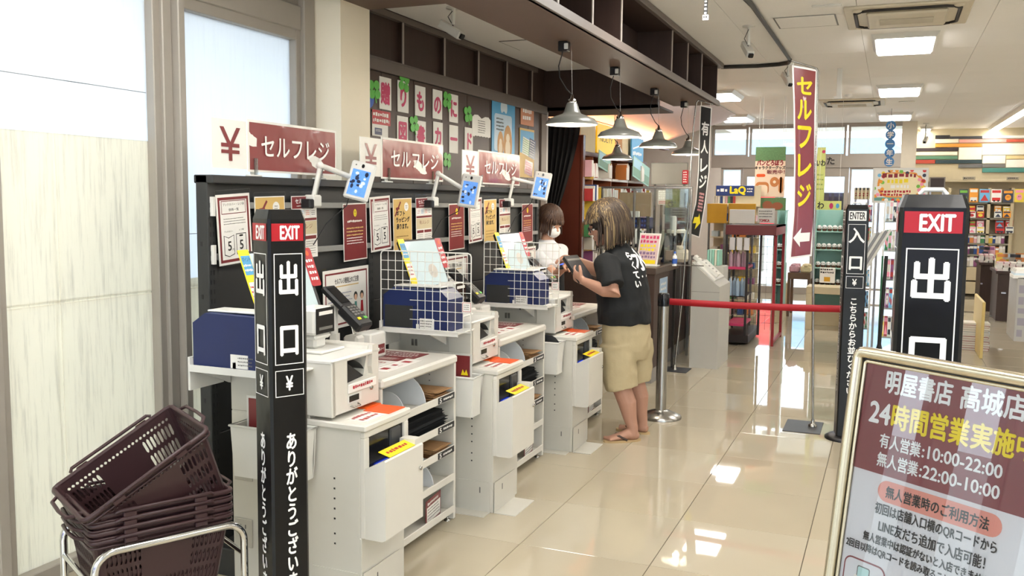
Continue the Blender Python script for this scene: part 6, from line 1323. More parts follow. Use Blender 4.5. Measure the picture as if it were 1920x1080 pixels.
# blue hanging vertical sign
p = W(1671, 312, 14.5); q = W(1671, 227, 14.5); o = thing('hanging_sign', 'blue scalloped vertical sign hanging by the off white column', 'sign', (q.x, 14.5, q.z)); H_ = q.z - p.z
blu = mat('medium_blue_print', '#3f7fc0', .4); b = MB(); n = 5; r = H_ / n / 2
for k in range(n): b.prism([(r * 1.05 * math.cos(i * PI / 10), -r * (2 * k + 1) + r * 1.08 * math.sin(i * PI / 10)) for i in range(20)], -.006 - .0004 * k, .006 + .0004 * k, blu, 'y')
b.M = MYm(0, -.009, 0); b.tvert('小学一年生', 0, 0, 2 * r * .72, wprint, .001, .003, pitch=2 * r); b.build('sign_board', o); b = MB(); b.tube([(0, 0, 0), (0, 0, ZC - q.z)], .003, black, 5); b.build('string', o)
# striped back wall panels
st = [(720, 305, 835, 335, '#2b2a2b'), (835, 312, 1085, 335, '#444448'), (720, 335, 903, 368, '#e9dfc6'), (905, 335, 1275, 365, '#e6a79b'), (1275, 333, 1640, 360, '#d8604a'), (720, 370, 1080, 400, '#e2963a'), (540, 403, 900, 432, '#3d3234'), (1085, 303, 1640, 333, '#f4f1e6'), (900, 400, 1085, 497, '#f2eeda'), (1083, 368, 1640, 460, '#f4f0e0'), (540, 434, 895, 465, '#e4dcc4'),
      (540, 467, 895, 495, '#5f8a6c'), (545, 497, 720, 527, '#b34a38'), (720, 497, 1085, 527, '#2f4246'), (900, 530, 1085, 560, '#6b6a68'), (1085, 530, 1265, 557, '#77746f'), (1085, 560, 1640, 595, '#4a8a80'), (1270, 462, 1640, 492, '#e6cf96'), (1085, 462, 1268, 527, '#f4f0e0'), (1270, 494, 1640, 557, '#f4f0e0')]
for k, (x0, y0, x1, y1, c) in enumerate(st):
    a, d = W(1580 + x0 / 4.153, 180 + y1 / 4.153, YW), W(1580 + x1 / 4.153, 180 + y0 / 4.153, YW); b = MB(); b.box(a.x, min(d.x, XR - .02), YW - .03 - .002 * (k % 3), YW, a.z, d.z, mat('stripe' + c, c, .5), .003)
    b.build('coloured_panel', bpy.data.objects['wall_back'])
# back bookcase on the right
Yb = 18.0
xa, xb2, xc = W(1700, 400, Yb).x, W(1854, 400, Yb).x, W(1894, 400, Yb).x
o = thing('wall_bookcase', 'wide beige bookcase full of picture books at the back right', 'bookcase', (xa, Yb, 0)); wd = xc - xa
zs_ = [W(1800, py, Yb).z for py in (379, 408, 437, 455, 476, 499)]
b = MB(); b.box(0, wd + 2.2, .3, .33, 0, W(1800, 336, Yb).z, beigep); b.build('back_panel', o)
b = MB(); b.box(0, wd + 2.2, .0, .33, W(1800, 341, Yb).z, W(1800, 336, Yb).z, beigep, .003); b.build('top_canopy', o)
for x in (0, (xb2 - xa) / 2, xb2 - xa - .03, wd): b = MB(); b.box(x, x + .05, 0, .3, zs_[-1], W(1800, 352, Yb).z, beigep); b.build('upright', o)
for z in zs_[:-1]: b = MB(); b.box(.0, wd, 0, .3, z - .03, z, mat('grey_beige_shelf', '#8d8878', .5)); b.build('shelf', o)
zc = zs_[-1]
for k in range(5):
    for (z0, z1) in ((0.05, zc * .52), (zc * .55, zc)):
        b = MB(); x0 = wd * k / 5; b.box(x0 + .005, x0 + wd / 5 - .005, -.12, .3, z0, z1 - .01, beigep, .004); b.build('cupboard', o)
for k, px in enumerate((1817, 1899)): pb('shelf_title', px - 12, 331, px + 12, 337, Yb - .02, .01, mat('grey_title', '#a59c88', .5), ['small grey title plate over the left bay of the back bookcase', 'small grey title plate over the right bay of the back bookcase'][k], 'sign', lambda b, w, h: b.scribble(.02, .01, w - .02, h - .01, inkb, 1, .001, .6))
cc = [mat('cv' + c, c, .5) for c in ('#6fb7e0', '#f0d44a', '#f2efe8', '#d8342e', '#7cc04a', '#f29ab0', '#3a3f52', '#f0a032', '#e8e8e0', '#c23a3a')]
random.seed(21)
names = {1: 'top', 2: 'second', 3: 'third'}
pos = ['leftmost', 'second', 'third', 'fourth', 'fifth', 'sixth', 'seventh', 'eighth', 'ninth', 'tenth']
for ri, (py0, py1) in enumerate(((356, 379), (387, 408), (416, 437))):
    k = 0; px = 1798
    while px < 1915:
        wpx = (20, 17, 17)[ri] + random.choice((-1, 0, 2))
        if px > 1893 and ri: break
        if abs(px + wpx / 2 - 1856) > 8 or ri == 0:
            for tier in range(1 if ri == 0 else 2):
                a = W(px, py1 - tier * 10, Yb - .03 + .07 * tier); c = W(px + wpx - 1.5, py0 - (random.random() * 3 if tier or ri == 0 else -9) - 0, Yb); m1, m2 = random.sample(cc, 2)
                if ri == 1 and tier == 0 and 1838 <= px <= 1850: m1, m2 = cc[9], cc[8]
                face_book(a.x, Yb - .03 + .07 * tier, a.z, c.x - a.x, c.z - a.z, m1, m2, '%s picture book, %s tier, on the %s row of the back bookcase' % (pos[min(k, 9)], 'rear' if tier else 'front', names[ri + 1]), 'picture books on the %s row' % names[ri + 1], .12, motif=random.randrange(4))
            k += 1
        px += wpx
for j, (z, nxt) in enumerate(((zs_[3], 14), (zs_[4], 16), (zs_[5], 20))): row(W(1797, 400, Yb).x, Yb + .03, z, W(1892, 400, Yb).x - W(1797, 400, Yb).x, 'y', (zs_[2 + j] - z) * .95, 'book in the %s spine row of the back bookcase' % ['upper', 'middle', 'lower'][j], 'spines in row %d of the back bookcase' % (j + 1), 0, (.04, .05, .06), .004, .97)
# display tables with book piles on the right
def pile_table(x0, x1, py_top, py_bot, Y, d, lab):
    a, c = W(x0, py_top, Y), W(x1, py_top, Y); o = thing('book_table', lab, 'table', (a.x, Y, 0)); w = c.x - a.x; h = a.z
    b = MB(); b.box(0, w, 0, d, h - .04, h, dwood2, .004); b.build('tabletop', o); b = MB(); b.box(.03, w, .05, d, 0, h - .04, dwood2, .004); b.build('cabinet', o); b = MB(); b.box(w * .2, w * .35, .04, .05, h * .55, h * .58, steel); b.build('handle', o); return a.x, w, h
for (x0, x1, yt, Y, d, lab, n, c) in ((1836, 1862, 492, 15.4, .8, 'farther dark book table below the back bookcase', 3, 12), (1868, 1930, 508, 14.2, .9, 'dark book table with boxed pink and white paperbacks', 5, 12)):
    X0, w, h = pile_table(x0, x1, yt, 580, Y, d, lab)
    for i in range(n):
        for q in range(5):
            m = bm_[[12, 7, 10, 0, 12][(q + i) % 5]]; b = MB(); ww = w / n * .86; b.box(0, ww, 0, .2, 0, .024, m, 0); b.box(.003, ww - .003, -.001, 0, .003, .021, paper); t = b.build('book'); t.location = (X0 + i * w / n + random.uniform(0, .02), Y + .03 + random.uniform(0, .02), h + .025 * q); tag(t, '%s paperback from the bottom in the %s pile on the %s' % (pos_[q], pos_[i], 'farther dark book table' if n == 3 else 'nearer dark book table'), 'book', 'piled books on the %s' % ('farther table' if n == 3 else 'nearer table'))
    for i in range(n - 1):
        face_book(X0 + w * (i + .3) / n, Y + .35, h + .02, .16, .22, random.choice(bm_), random.choice(bm_), '%s upright book standing behind the piles on the %s' % (pos[i], 'farther table' if n == 3 else 'nearer table'), None, .15, motif=i % 4)
pb('wall_display', 1900, 522, 1960, 640, 9.6, .6, mat('grey_white_display', '#a9a6a0', .5, var=.1), 'grey white magazine display cut by the right edge of the picture', 'display', lambda b, w, h: b.scribble(.02, h * .05, w - .02, h * .9, mat('muted_print', '#8e8a92'), 5, .001, .8))
for q in range(4): pb('magazine', 1900 + q * 2, 518 - q * 4, 1950, 522 - q * 4, 9.6 + .02 * q, .3, [paper, bm_[11], paper, bm_[7]][q], ['lowest', 'second', 'third', 'topmost'][q] + ' magazine on the grey display at the right edge', 'magazine', ch=0)
# board with colourful poster and racks behind the exit post
def busy(b, w, h):
    random.seed(5)
    b.rect(0, 0, w, h * .12, mat('teal_strip', '#6aa59a'), .001); b.rrect(w * .06, h * .12, w * .95, h * .92, h * .35, mat('warm_orange', '#e8963a'), .0012); b.rrect(w * .1, h * .16, w * .9, h * .88, h * .33, mat('cream_oval', '#f0e2b8'), .0015)
    b.scribble(w * .15, h * .74, w * .85, h * .9, mat('deep_red_print', '#8a2028'), 1, .003, .9); b.scribble(w * .25, h * .56, w * .72, h * .72, yellow, 1, .003, .9); b.scribble(w * .32, h * .4, w * .7, h * .54, wprint, 1, .003, .9); b.scribble(w * .12, h * .15, w * .72, h * .36, vred, 2, .003, .85)
    for k in range(70): x, y = random.random() * w, random.random() * h; b.disc(x, y, .02, .02, random.choice(cc), .0022 + k * .00001, 8) if abs(x / w - .5) > .3 or abs(y / h - .5) > .36 else None
    b.frame(-.02, -.02, w + .02, h + .02, .025, offw, .004)
pb('poster_board', 1638, 318, 1738, 377, 10.9, .02, paper, 'busy colourful poster board above the exit post on the right', 'poster', busy, stand=1)
pb('bottle_print', 1601, 352, 1632, 374, 11.2, .01, mat('pale_card', '#e3d8c0', .6), 'pale poster of a row of bottles left of the busy poster board', 'poster', lambda b, w, h: [(b.rrect(w * (.04 + .24 * k), h * .02, w * (.22 + .24 * k), h * .8, .02, mat('cream_oval', '#f0e2b8'), .001), b.rect(w * (.08 + .24 * k), h * .8, w * (.18 + .24 * k), h, inkb, .001), b.scribble(w * (.07 + .24 * k), h * .25, w * (.2 + .24 * k), h * .6, vred, 2, .002, .7)) for k in range(4)], stand=1)
pb('dark_monitor', 1742, 332, 1773, 354, 14, .05, mat('dark_brown_screen', '#3f3230', .4), 'dark brown blank screen behind the busy poster board', 'screen', lambda b, w, h: b.frame(0, 0, w, h, .015, mat('grey_frame', '#8a8178'), .001), stand=1)
def magrack(x0, x1, yt, yb, Y, lab, rows_, cols_, seed):
    random.seed(seed); a, c = W(x0, yb, Y), W(x1, yt, Y); w = c.x - a.x; h = c.z; o = thing('magazine_rack', lab, 'rack', (a.x, Y, 0))
    for x in (0, w - .015): b = MB(); b.box(x, x + .015, 0, .3, 0, h, offw); b.build('side_frame', o)
    for r in range(rows_):
        z = .25 + (h - .45) * r / max(1, rows_ - 1) if rows_ > 1 else .3; b = MB(); b.box(.015, w - .015, 0, .3, z - .012, z, offw); b.box(.015, w - .015, -.004, 0, z - .012, z + .03, acryl); b.build('shelf', o)
        for k in range(cols_):
            ww = (w - .04) / cols_; hh = min((h - .4) / rows_ * .85, .32); m1, m2 = random.sample(cc + bm_, 2)
            face_book(a.x + .02 + ww * k, Y + .05, z, ww * .95, hh, m1, m2, '%s magazine from the left, %s row up, on the %s' % (pos_[k], pos_[r], 'left white rack' if seed == 1 else 'rack behind the exit post'), 'magazines on the %s' % ('left rack' if seed == 1 else 'right rack'), .15, motif=random.randrange(4))
magrack(1610, 1640, 380, 640, 10.6, 'white magazine rack just right of the enter post', 6, 3, 1); magrack(1645, 1700, 378, 650, 10.0, 'white magazine rack behind the right exit post', 5, 5, 2)
# slanted stack of grey folders, black stand and green pole
p = W(1633, 432, 7.6); o = thing('folder_stand', 'slanted stack of grey and white folders on a black stand', 'stand', (p.x, 7.6, 0))
for k in range(5): b = MB(); b.M = Matrix.Translation((.02 + .028 * k, .0, p.z - .02 + .008 * k)) @ Matrix.Rotation(math.radians(28), 4, 'Y'); b.box(0, .02, 0, .22, -.5, 0, [offw, mat('grey_folder', '#8f9092', .4)][k % 2], .003); b.build('folder', o)
b = MB(); b.tube([(.12, .1, p.z - .2), (.1, .1, .5), (-.02, .1, .03)], .014, black, 8); b.tube([(.1, .1, .5), (.22, .2, .03)], .014, black, 8); b.tube([(.1, .1, .5), (.2, -.05, .03)], .012, black, 8); b.build('tripod', o)
a = W(1655, 480, 8.2); b = MB(); b.tube([(a.x, 8.2, 0), (a.x, 8.2, a.z)], .008, mat('green_pole', '#2f6b4a', .4), 8); b.lathe([(.05, 0), (.05, .01), (.01, .02)], black, 14, Matrix.Translation((a.x, 8.2, 0))); tag(b.build('thin_pole'), 'thin green pole left of the right exit post', 'pole')
# magazine pile and yellow strip
p = fl0 = on(1790, 652, 'z', 0); random.seed(9)
for q in range(12):
    m = [mat('red_mag', '#9e3a40', .4), paper, bm_[11], mat('grey_mag', '#9a9a98', .4), paper][q % 5 if q > 3 else 0 if q != 2 else 1]; b = MB(); b.box(0, .33, 0, .24, 0, .024, m, 0); b.box(.003, .327, -.001, 0, .003, .021, paper); t = b.build('magazine'); t.matrix_world = Matrix.Translation((p.x - .0 + random.uniform(-.01, .01), 11.2 + random.uniform(-.01, .01), .0255 * q + .0)) @ Matrix.Rotation(random.uniform(-.04, .04), 4, 'Z'); tag(t, '%s magazine from the bottom in the low pile right of the exit post' % pos_[q], 'magazine', 'magazines in the low pile')
b = MB(); a = W(1842, 675, 10.6); b.box(a.x - .03, a.x, 10.6, 11.6, 0, .6, mat('pale_wood', '#d8c07a', .5), .006); tag(b.build('yellow_divider'), 'narrow yellow edged board beside the magazine pile', 'board')
p = W(1806, 668, 7.5); o = thing('black_basket', 'black plastic tray showing above the notice board, right of the exit post', 'tray', (p.x, 7.5, 0)); b = MB(); b.box(-.14, .12, 0, .25, .3, .36, black, .015); b.build('tray_rim', o); b = MB(); b.box(-.12, .1, .02, .23, 0.0, .3, black, .02); b.build('tray_body', o)
# ================================================================== people
def loft(b, rings, A, m, n=18):
    """rings: (centre, half size along A, half size across)"""
    A = Vector(A); C_ = [Vector(r[0]) for r in rings]; vs = []; N = len(rings)
    for i, (c, a, s) in enumerate(rings):
        t = (C_[min(i + 1, N - 1)] - C_[max(i - 1, 0)]).normalized(); u = A - t * A.dot(t); u = u.normalized() if u.length > .05 else t.orthogonal().normalized(); w = t.cross(u)
        for k in range(n): q = 2 * PI * k / n; vs.append(C_[i] + u * math.cos(q) * a + w * math.sin(q) * s)
    fs = [(i * n + k, i * n + (k + 1) % n, (i + 1) * n + (k + 1) % n, (i + 1) * n + k) for i in range(N - 1) for k in range(n)]
    fs += [tuple(reversed(range(n))), tuple(range((N - 1) * n, N * n))]
    b.add(vs, fs, m, True)
def fuse(b, name, m, parent, voxel, smooth=4, disp=0):
    me = bpy.data.meshes.new('f'); me.from_pydata(b.v, [], b.f); o = bpy.data.objects.new('f', me); COL.objects.link(o)
    r = o.modifiers.new('r', 'REMESH'); r.mode = 'VOXEL'; r.voxel_size = voxel
    s = o.modifiers.new('s', 'SMOOTH'); s.iterations = smooth; s.factor = .5
    if disp:
        tx = bpy.data.textures.new('folds', 'CLOUDS'); tx.noise_scale = .12; tx.noise_depth = 1; d = o.modifiers.new('d', 'DISPLACE'); d.texture = tx; d.strength = disp; d.texture_coords = 'LOCAL'; d.mid_level = .5
    m2 = evalmesh(o); bpy.data.objects.remove(o); m2.materials.append(m); m2.polygons.foreach_set('use_smooth', [True] * len(m2.polygons))
    k = bpy.data.objects.new(name, m2); COL.objects.link(k); k.parent = parent
    if parent is not None: k.matrix_parent_inverse = parent.matrix_world.inverted() if False else Matrix.Translation(-parent.location)
    return k
def put(b, name, parent):
    o = b.build(name, parent); o.matrix_parent_inverse = Matrix.Translation(-parent.location); return o
def headframe(c, fwd, up=(0, 0, 1), s=1.0):
    f = Vector(fwd).normalized(); l = Vector(up).cross(f).normalized(); u = f.cross(l)
    return Matrix(((f.x, l.x, u.x, c[0]), (f.y, l.y, u.y, c[1]), (f.z, l.z, u.z, c[2]), (0, 0, 0, 1))) @ Matrix.Scale(s, 4)
def head(b, H, m):
    for c, r in (((-.012, 0, .03), (.1, .078, .1)), ((.03, 0, -.01), (.068, .066, .08)), ((.032, 0, -.055), (.062, .058, .05)), ((.07, 0, -.086), (.024, .026, .02)), ((.093, 0, .022), (.012, .045, .012)),
                 ((.1, 0, -.002), (.012, .009, .024)), ((.108, 0, -.018), (.015, .015, .012)), ((.09, 0, -.048), (.013, .024, .006)), ((.088, 0, -.058), (.013, .022, .007)), ((.065, .04, -.025), (.025, .02, .03)), ((.065, -.04, -.025), (.025, .02, .03)),
                 ((-.005, .076, -.008), (.02, .009, .03)), ((-.005, -.076, -.008), (.02, .009, .03))): b.ball(c, r, m, 12, M=H)
def eyes(H, parent):
    b = MB()
    for s in (-1, 1):
        b.ball((.084, .03 * s, .005), (.013, .015, .009), wprint, 8, M=H); b.ball((.0945, .03 * s, .004), (.005, .006, .006), mat('dark_iris', '#21150f', .2), 6, M=H)
        b.ball((.094, .03 * s, .028), (.006, .018, .003), mat('brow_hair', '#2a1d16', .8), 6, M=H)
    put(b, 'eyes', parent)
def hand(b, wrist, pdir, pn, thumb_side, m, curl, s=1.0, spread=.12):
    """palm from wrist along pdir; pn = palm normal (fingers curl that way)"""
    d = Vector(pdir).normalized(); n = Vector(pn); n = (n - d * n.dot(d)).normalized(); sd = d.cross(n) * thumb_side; w = Vector(wrist)
    loft(b, [(w, .024 * s, .03 * s), (w + d * .03 * s, .02 * s, .038 * s), (w + d * .075 * s, .018 * s, .044 * s), (w + d * .095 * s, .014 * s, .042 * s)], n, m, 12)
    for k, (off, ln) in enumerate(((.033, .072), (.011, .082), (-.011, .076), (-.032, .06))):
        p = w + d * .085 * s + sd * off * s; a = spread * (off / .033); dr = (d + sd * a).normalized(); ps = [p - dr * .02 * s, p]; ang_ = .1
        for j, f_ in enumerate((.42, .32, .26)):
            ang_ += curl * (1, .9, .7)[j]; ps.append(ps[-1] + (dr * math.cos(ang_) + n * math.sin(ang_)) * ln * f_ * s)
        b.tube(ps, [.0095 * s, .0095 * s, .009 * s, .008 * s, .0062 * s], m, 8)
    p = w + d * .025 * s + sd * .025 * s; q = [p, p + (sd * .8 + d * .5 + n * .3).normalized() * .035 * s]; q.append(q[-1] + (sd * .3 + d * .8 + n * .5).normalized() * .032 * s); q.append(q[-1] + (d * .8 + n * .6 - sd * .1).normalized() * .026 * s)
    b.tube(q, [.014 * s, .0125 * s, .0105 * s, .008 * s], m, 8)
def hair(H, parent, strands, length, mats, R=(.112, .092, .118), face=.75, seed=1, back_len=None, cap=True, fringe=.02):
    random.seed(seed); b = MB()
    if cap:
        b.ball((-.022, 0, .036), (R[0] * .95, R[1] * .97, R[2] * .95), mats[0], 14, M=H)
    for k in range(strands):
        phi = random.uniform(-PI, PI); front = abs(phi) < face; L_ = random.uniform(.85, 1.1) * length
        if front: L_ = random.uniform(.8, 1.1) * fringe
        cx = -.018; ps = []; r0 = []
        roll = random.uniform(-.08, .08); th0 = random.uniform(.05, .5)
        for i in range(5):
            th = th0 + (PI / 2 + (.0 if front else .25) - th0) * i / 4; ph = phi + roll * i
            if front and th > 1.35: th = 1.35
            ps.append(H @ Vector((cx + R[0] * math.sin(th) * math.cos(ph), R[1] * math.sin(th) * math.sin(ph), .036 + R[2] * math.cos(th)))); r0.append(.006 + .004 * i / 4)
        e = H.inverted() @ ps[-1]; flare = random.uniform(-.15, .35)
        for i in range(1, 4):
            t = i / 3; p = Vector((e.x * (1 + flare * t * (1 - .5 * t)) - .004 * t, e.y * (1 + flare * t * .7), e.z)); q = H @ p; q.z -= L_ * t; ps.append(q); r0.append(.0095 * (1 - t) + .002)
        b.tube(ps, r0, random.choice(mats), 6)
    return put(b, 'hair', parent)
skin = mat('skin_tone', '#b08570', .5, var=.06, bump=.02, bscale=60); skin2 = mat('skin_tone_light', '#d2a287', .5, var=.05)
# ---------------------------------------------------------------- the man
f = Vector((-.97, .24, 0)).normalized(); sl = Vector((-f.y, f.x, 0)); YM = 5.92
def J(px, py, side=0, fw=0): p = W(px, py, YM); return p + sl * side + f * fw       # side + = towards his left (camera)
gz = 0
man = thing('person', 'man in black T-shirt, khaki shorts and flip-flops reaching over the farthest checkout', 'person', (W(1172, 820, YM).x, YM, 0))
def fl_(px, py): return on(px, py, 'z', 0)
b = MB(); nf0, nf1 = fl_(1197, 826), fl_(1134, 829); ff0, ff1 = fl_(1214, 814), fl_(1158, 806)
nf0.z = nf1.z = ff0.z = ff1.z = .03
al_, ar_ = nf0.lerp(nf1, .18) + Vector((0, 0, .06)), ff0.lerp(ff1, .18) + Vector((0, 0, .06))
hipL, hipR = J(1170, 655, .1), J(1176, 652, -.1)
knL = hipL.lerp(al_, .5) + f * .02; knR = hipR.lerp(ar_, .5) + f * .02
loft(b, [(hipL, .1, .095), (hipL.lerp(knL, .5), .085, .085), (knL, .064, .064), (knL.lerp(al_, .35) - f * .012, .064, .06), (knL.lerp(al_, .75), .046, .046), (al_, .036, .036), (al_ - Vector((0, 0, .05)), .038, .036)], f, skin)
loft(b, [(hipR, .1, .095), (hipR.lerp(knR, .5), .085, .085), (knR, .064, .064), (knR.lerp(ar_, .35) - f * .012, .064, .06), (knR.lerp(ar_, .75), .046, .046), (ar_, .036, .036), (ar_ - Vector((0, 0, .05)), .038, .036)], f, skin)
def foot(b, h, t, ank, m):
    d = (t - h).normalized(); u = Vector((0, 0, 1)); L_ = (t - h).length; s = d.cross(u)
    loft(b, [(h + u * .005, .02, .024), (h + d * .03 + u * .01, .034, .034), (h + d * L_ * .35 + u * .018, .036, .036), (h + d * L_ * .6 + u * .004, .024, .042), (h + d * L_ * .8 - u * .004, .016, .044), (h + d * L_ * .88 - u * .006, .012, .04)], u, m, 14)
    for k in range(5): b.tube([h + d * L_ * .8 + s * (.03 - .0155 * k) - u * .006, h + d * (L_ * (1.0 - .022 * k)) + s * (.033 - .0165 * k) - u * .008], [.0115, .0095 if k else .013], m, 8)
def sgn(h, t): return 1
foot(b, nf0, nf1, al_, skin); foot(b, ff0, ff1, ar_, skin)
loft(b, [(J(1174, 660), .14, .16), (J(1172, 610), .14, .16), (J(1169, 560), .14, .165), (J(1166, 510), .125, .17), (J(1161, 482), .095, .15), (J(1158, 466), .06, .07), (J(1150, 453), .055, .06), (J(1145, 436), .052, .054)], f, skin)
HC = J(1140, 423); HM = headframe(HC + Vector((0, -.02, 0)), Vector((-.95, -.42, -.32)), s=1.14); head(b, HM, skin)
# arms
shL, shR = J(1164, 488, .19), J(1158, 486, -.19)
elL = W(1152, 552, 5.62); wrL = W(1094, 527, 5.66); elR = W(1128, 512, 6.02); wrR = W(1078, 487, 5.9)
loft(b, [(shL, .058, .058), (shL.lerp(elL, .5), .056, .054), (elL, .047, .047), (elL.lerp(wrL, .3), .046, .044), (elL.lerp(wrL, .75), .034, .032), (wrL, .026, .03)], (0, 0, 1), skin, 14)
loft(b, [(shR, .058, .058), (shR.lerp(elR, .5), .056, .054), (elR, .047, .047), (elR.lerp(wrR, .3), .046, .044), (elR.lerp(wrR, .75), .034, .032), (wrR, .026, .03)], (0, 0, 1), skin, 14)
tbc = W(1082, 503, 5.76)
hand(b, wrL, W(1077, 516, 5.7) - wrL, (-.25, .8, .45), -1, skin, .38, 1.0); hand(b, wrR, W(1066, 484, 5.86) - wrR, (-.3, -.6, -.7), -1, skin, .45, 1.0)
fuse(b, 'body', skin, man, .0055, 3)
eyes(HM, man)
hm = [mat('dark_brown_hair', '#2c211a', .55, var=.3), mat('dark_brown_hair2', '#3c2d20', .5, var=.3), mat('faded_blond_streaks', '#857250', .5, var=.25), mat('mid_brown_hair', '#4f4130', .5, var=.25)]
hair(HM, man, 380, .15, [hm[0], hm[1], hm[1], hm[2], hm[3], hm[3], hm[0]], R=(.13, .108, .125), face=1.15, seed=5, fringe=.025)
b = MB(); b.M = HM      # glasses
for s in (-1, 1):
    ps = [(.109, .032 * s + .021 * math.cos(a), .004 + .016 * math.sin(a)) for a in [2 * PI * k / 12 for k in range(12)]]; b.tube(ps, .0022, black, 5, closed=True); b.tube([(.108, .054 * s, .01), (.06, .072 * s, .012), (0, .08 * s, .004)], .0022, black, 5)
b.tube([(.11, -.011, .008), (.11, .011, .008)], .002, black, 5); put(b, 'glasses', man)
b = MB(); shirt = mat('black_cotton', '#191b1d', .85, var=.12, bump=.12, bscale=60)
loft(b, [(J(1171, 606), .178, .195), (J(1170, 580), .176, .198), (J(1168, 545), .168, .198), (J(1166, 515), .158, .2), (J(1163, 492), .135, .2), (J(1160, 476), .1, .15), (J(1155, 461), .072, .08)], f, shirt, 24)
for sh, el, k in ((shL, elL, 1), (shR, elR, .9)):
    loft(b, [(sh - (el - sh) * .12 + Vector((0, 0, .0)), .06, .07), (sh, .085, .082), (sh.lerp(el, .5), .082, .078), (sh.lerp(el, .78 * k), .084, .078)], f, shirt, 16)
so = fuse(b, 'tshirt', shirt, man, .008, 5, .03)
b = MB(); khaki = mat('khaki_cotton', '#b5a684', .85, var=.08, bump=.15, bscale=45)
loft(b, [(J(1172, 598), .15, .175), (J(1173, 625), .16, .185), (J(1175, 655), .155, .185), (J(1175, 672), .13, .17)], f, khaki, 24)
hl_, hr_ = hipL.lerp(knL, .96), hipR.lerp(knR, .92)
loft(b, [(hipL + Vector((0, 0, .05)), .13, .105), (hipL.lerp(knL, .5), .122, .108), (hl_, .112, .108)], f, khaki, 20); loft(b, [(hipR + Vector((0, 0, .05)), .13, .105), (hipR.lerp(knR, .5), .122, .108), (hr_, .112, .108)], f, khaki, 20)
fuse(b, 'shorts', khaki, man, .008, 5, .028)
b = MB(); c1 = J(1152, 632, .178, .02); b.tube([c1, c1 + Vector((0, 0, -.1)) + f * .01], .003, mat('khaki_seam', '#8a7850', .9), 5); put(b, 'pocket_seam', man)
# lettering printed on the back of the shirt
bv = BVHTree.FromObject(so, bpy.context.evaluated_depsgraph_get()) if False else None
me = so.data; bv = BVHTree.FromPolygons([v.co for v in me.vertices], [tuple(p.vertices) for p in me.polygons])
t = MB(); t.tvert('水', .03, .16, .15, wprint, 0, .004); t.tvert('一', .03, 0.02, .09, wprint, 0, .003); t.tvert('らくてい', -.06, .14, .055, wprint, 0, .0025, pitch=.06)
bkn = -f; rt = Vector((0, 0, 1)).cross(bkn) ; org_ = J(1200, 502, .035, -.1); vs = []
for x, y, z in t.v:
    p = org_ + rt * x + Vector((0, 0, y - .03)) + bkn * .4; h_ = bv.ray_cast(p, -bkn)
    vs.append((h_[0] + h_[1] * .003 + bkn * .0015) if h_[0] is not None else p - bkn * .3)
b = MB(); b.add(vs, t.f, wprint); put(b, 'shirt_print', man)
# black wallet case in the hands
d1 = (W(1100, 528, 5.72) - W(1068, 481, 5.8)).normalized(); M = basis(W(1068, 482, 5.79), d1, (.2, .9, .3)); b = MB(); b.M = M; b.box(0, .23, -.065, .065, -.012, .012, black, .006); b.box(.0, .23, -.065, .06, .013, .018, mat('black_leather', '#232226', .45), .002); b.box(.03, .05, -.056, .056, -.014, .02, greyp, .002)
tag(b.build('wallet'), 'long black wallet case held open by the man in the black T-shirt', 'wallet')
# flip-flops
for h, t_, s_, nm_ in ((nf0, nf1, 1, 'near'), (ff0, ff1, -1, 'far')):
    d = (t_ - h).normalized(); sd = Vector((0, 0, 1)).cross(d); L_ = (t_ - h).length + .03; g = h - d * .018; g.z = 0
    ps = []
    for k in range(20):
        a = 2 * PI * k / 20; lx = .5 * L_ + .5 * L_ * math.cos(a); wy = (.038 + .012 * (lx / L_)) * math.sin(a); ps.append(g + d * lx + sd * wy)
    b = MB(); n = 20; vv = [p.copy() for p in ps] + [p + Vector((0, 0, .014)) for p in ps]; b.add(vv, [tuple(reversed(range(n))), tuple(range(n, 2 * n))] + [(i, (i + 1) % n, n + (i + 1) % n, n + i) for i in range(n)], mat('tan_sole', '#b59a70', .8))
    o = put(b, 'flip_flop_sole', man)
    q = g + d * L_ * .78 + Vector((0, 0, .03)); b = MB()
    for s in (-1, 1): b.tube([q, g + d * L_ * .62 + sd * s * .035 + Vector((0, 0, .045)), g + d * L_ * .42 + sd * s * .042 + Vector((0, 0, .016))], [.007, .009, .008], mat('brown_strap', '#4a3a30', .6), 6)
    put(b, 'strap', man)
# ---------------------------------------------------------------- the shop assistant
YP = 6.98; g_ = Vector((.9, -.43, 0)).normalized(); gs = Vector((-g_.y, g_.x, 0))
def K(px, py, side=0, fw=0): return W(px, py, YP) + gs * side + g_ * fw
wm = thing('person', 'shop assistant with bobbed brown hair, mask, white shirt and black apron behind the checkout', 'person', (W(1028, 700, YP).x, YP, 0))
b = MB(); x0 = K(1024, 470)
def Z_(p, z): return Vector((p.x, p.y, z))
for s in (-.09, .09):
    h = Z_(x0, .76) + gs * s; a = Z_(x0, .09) + gs * s; kn = h.lerp(a, .5)
    loft(b, [(h, .085, .085), (h.lerp(kn, .5), .075, .075), (kn, .055, .055), (kn.lerp(a, .4), .05, .05), (a, .033, .033), (a - Vector((0, 0, .05)), .034, .03)], g_, skin2, 14)
    foot(b, a - g_ * .05 - Vector((0, 0, .055)), a + g_ * .17 - Vector((0, 0, .055)), a, skin2)
nk = K(1026, 446, 0, -.0)
loft(b, [(Z_(x0, .74), .11, .15), (Z_(x0, .95), .1, .13), (Z_(x0, 1.1), .11, .15), (Z_(x0, 1.2), .09, .15), (Z_(nk, 1.27), .05, .06), (Z_(nk, 1.34), .04, .042), (K(1029, 430), .04, .04)], g_, skin2)
HW = headframe(K(1031, 418), g_ + Vector((0, 0, -.45)), s=.98); head(b, HW, skin2)
sA, sB = Z_(x0, 1.2) + gs * .17, Z_(x0, 1.2) - gs * .17
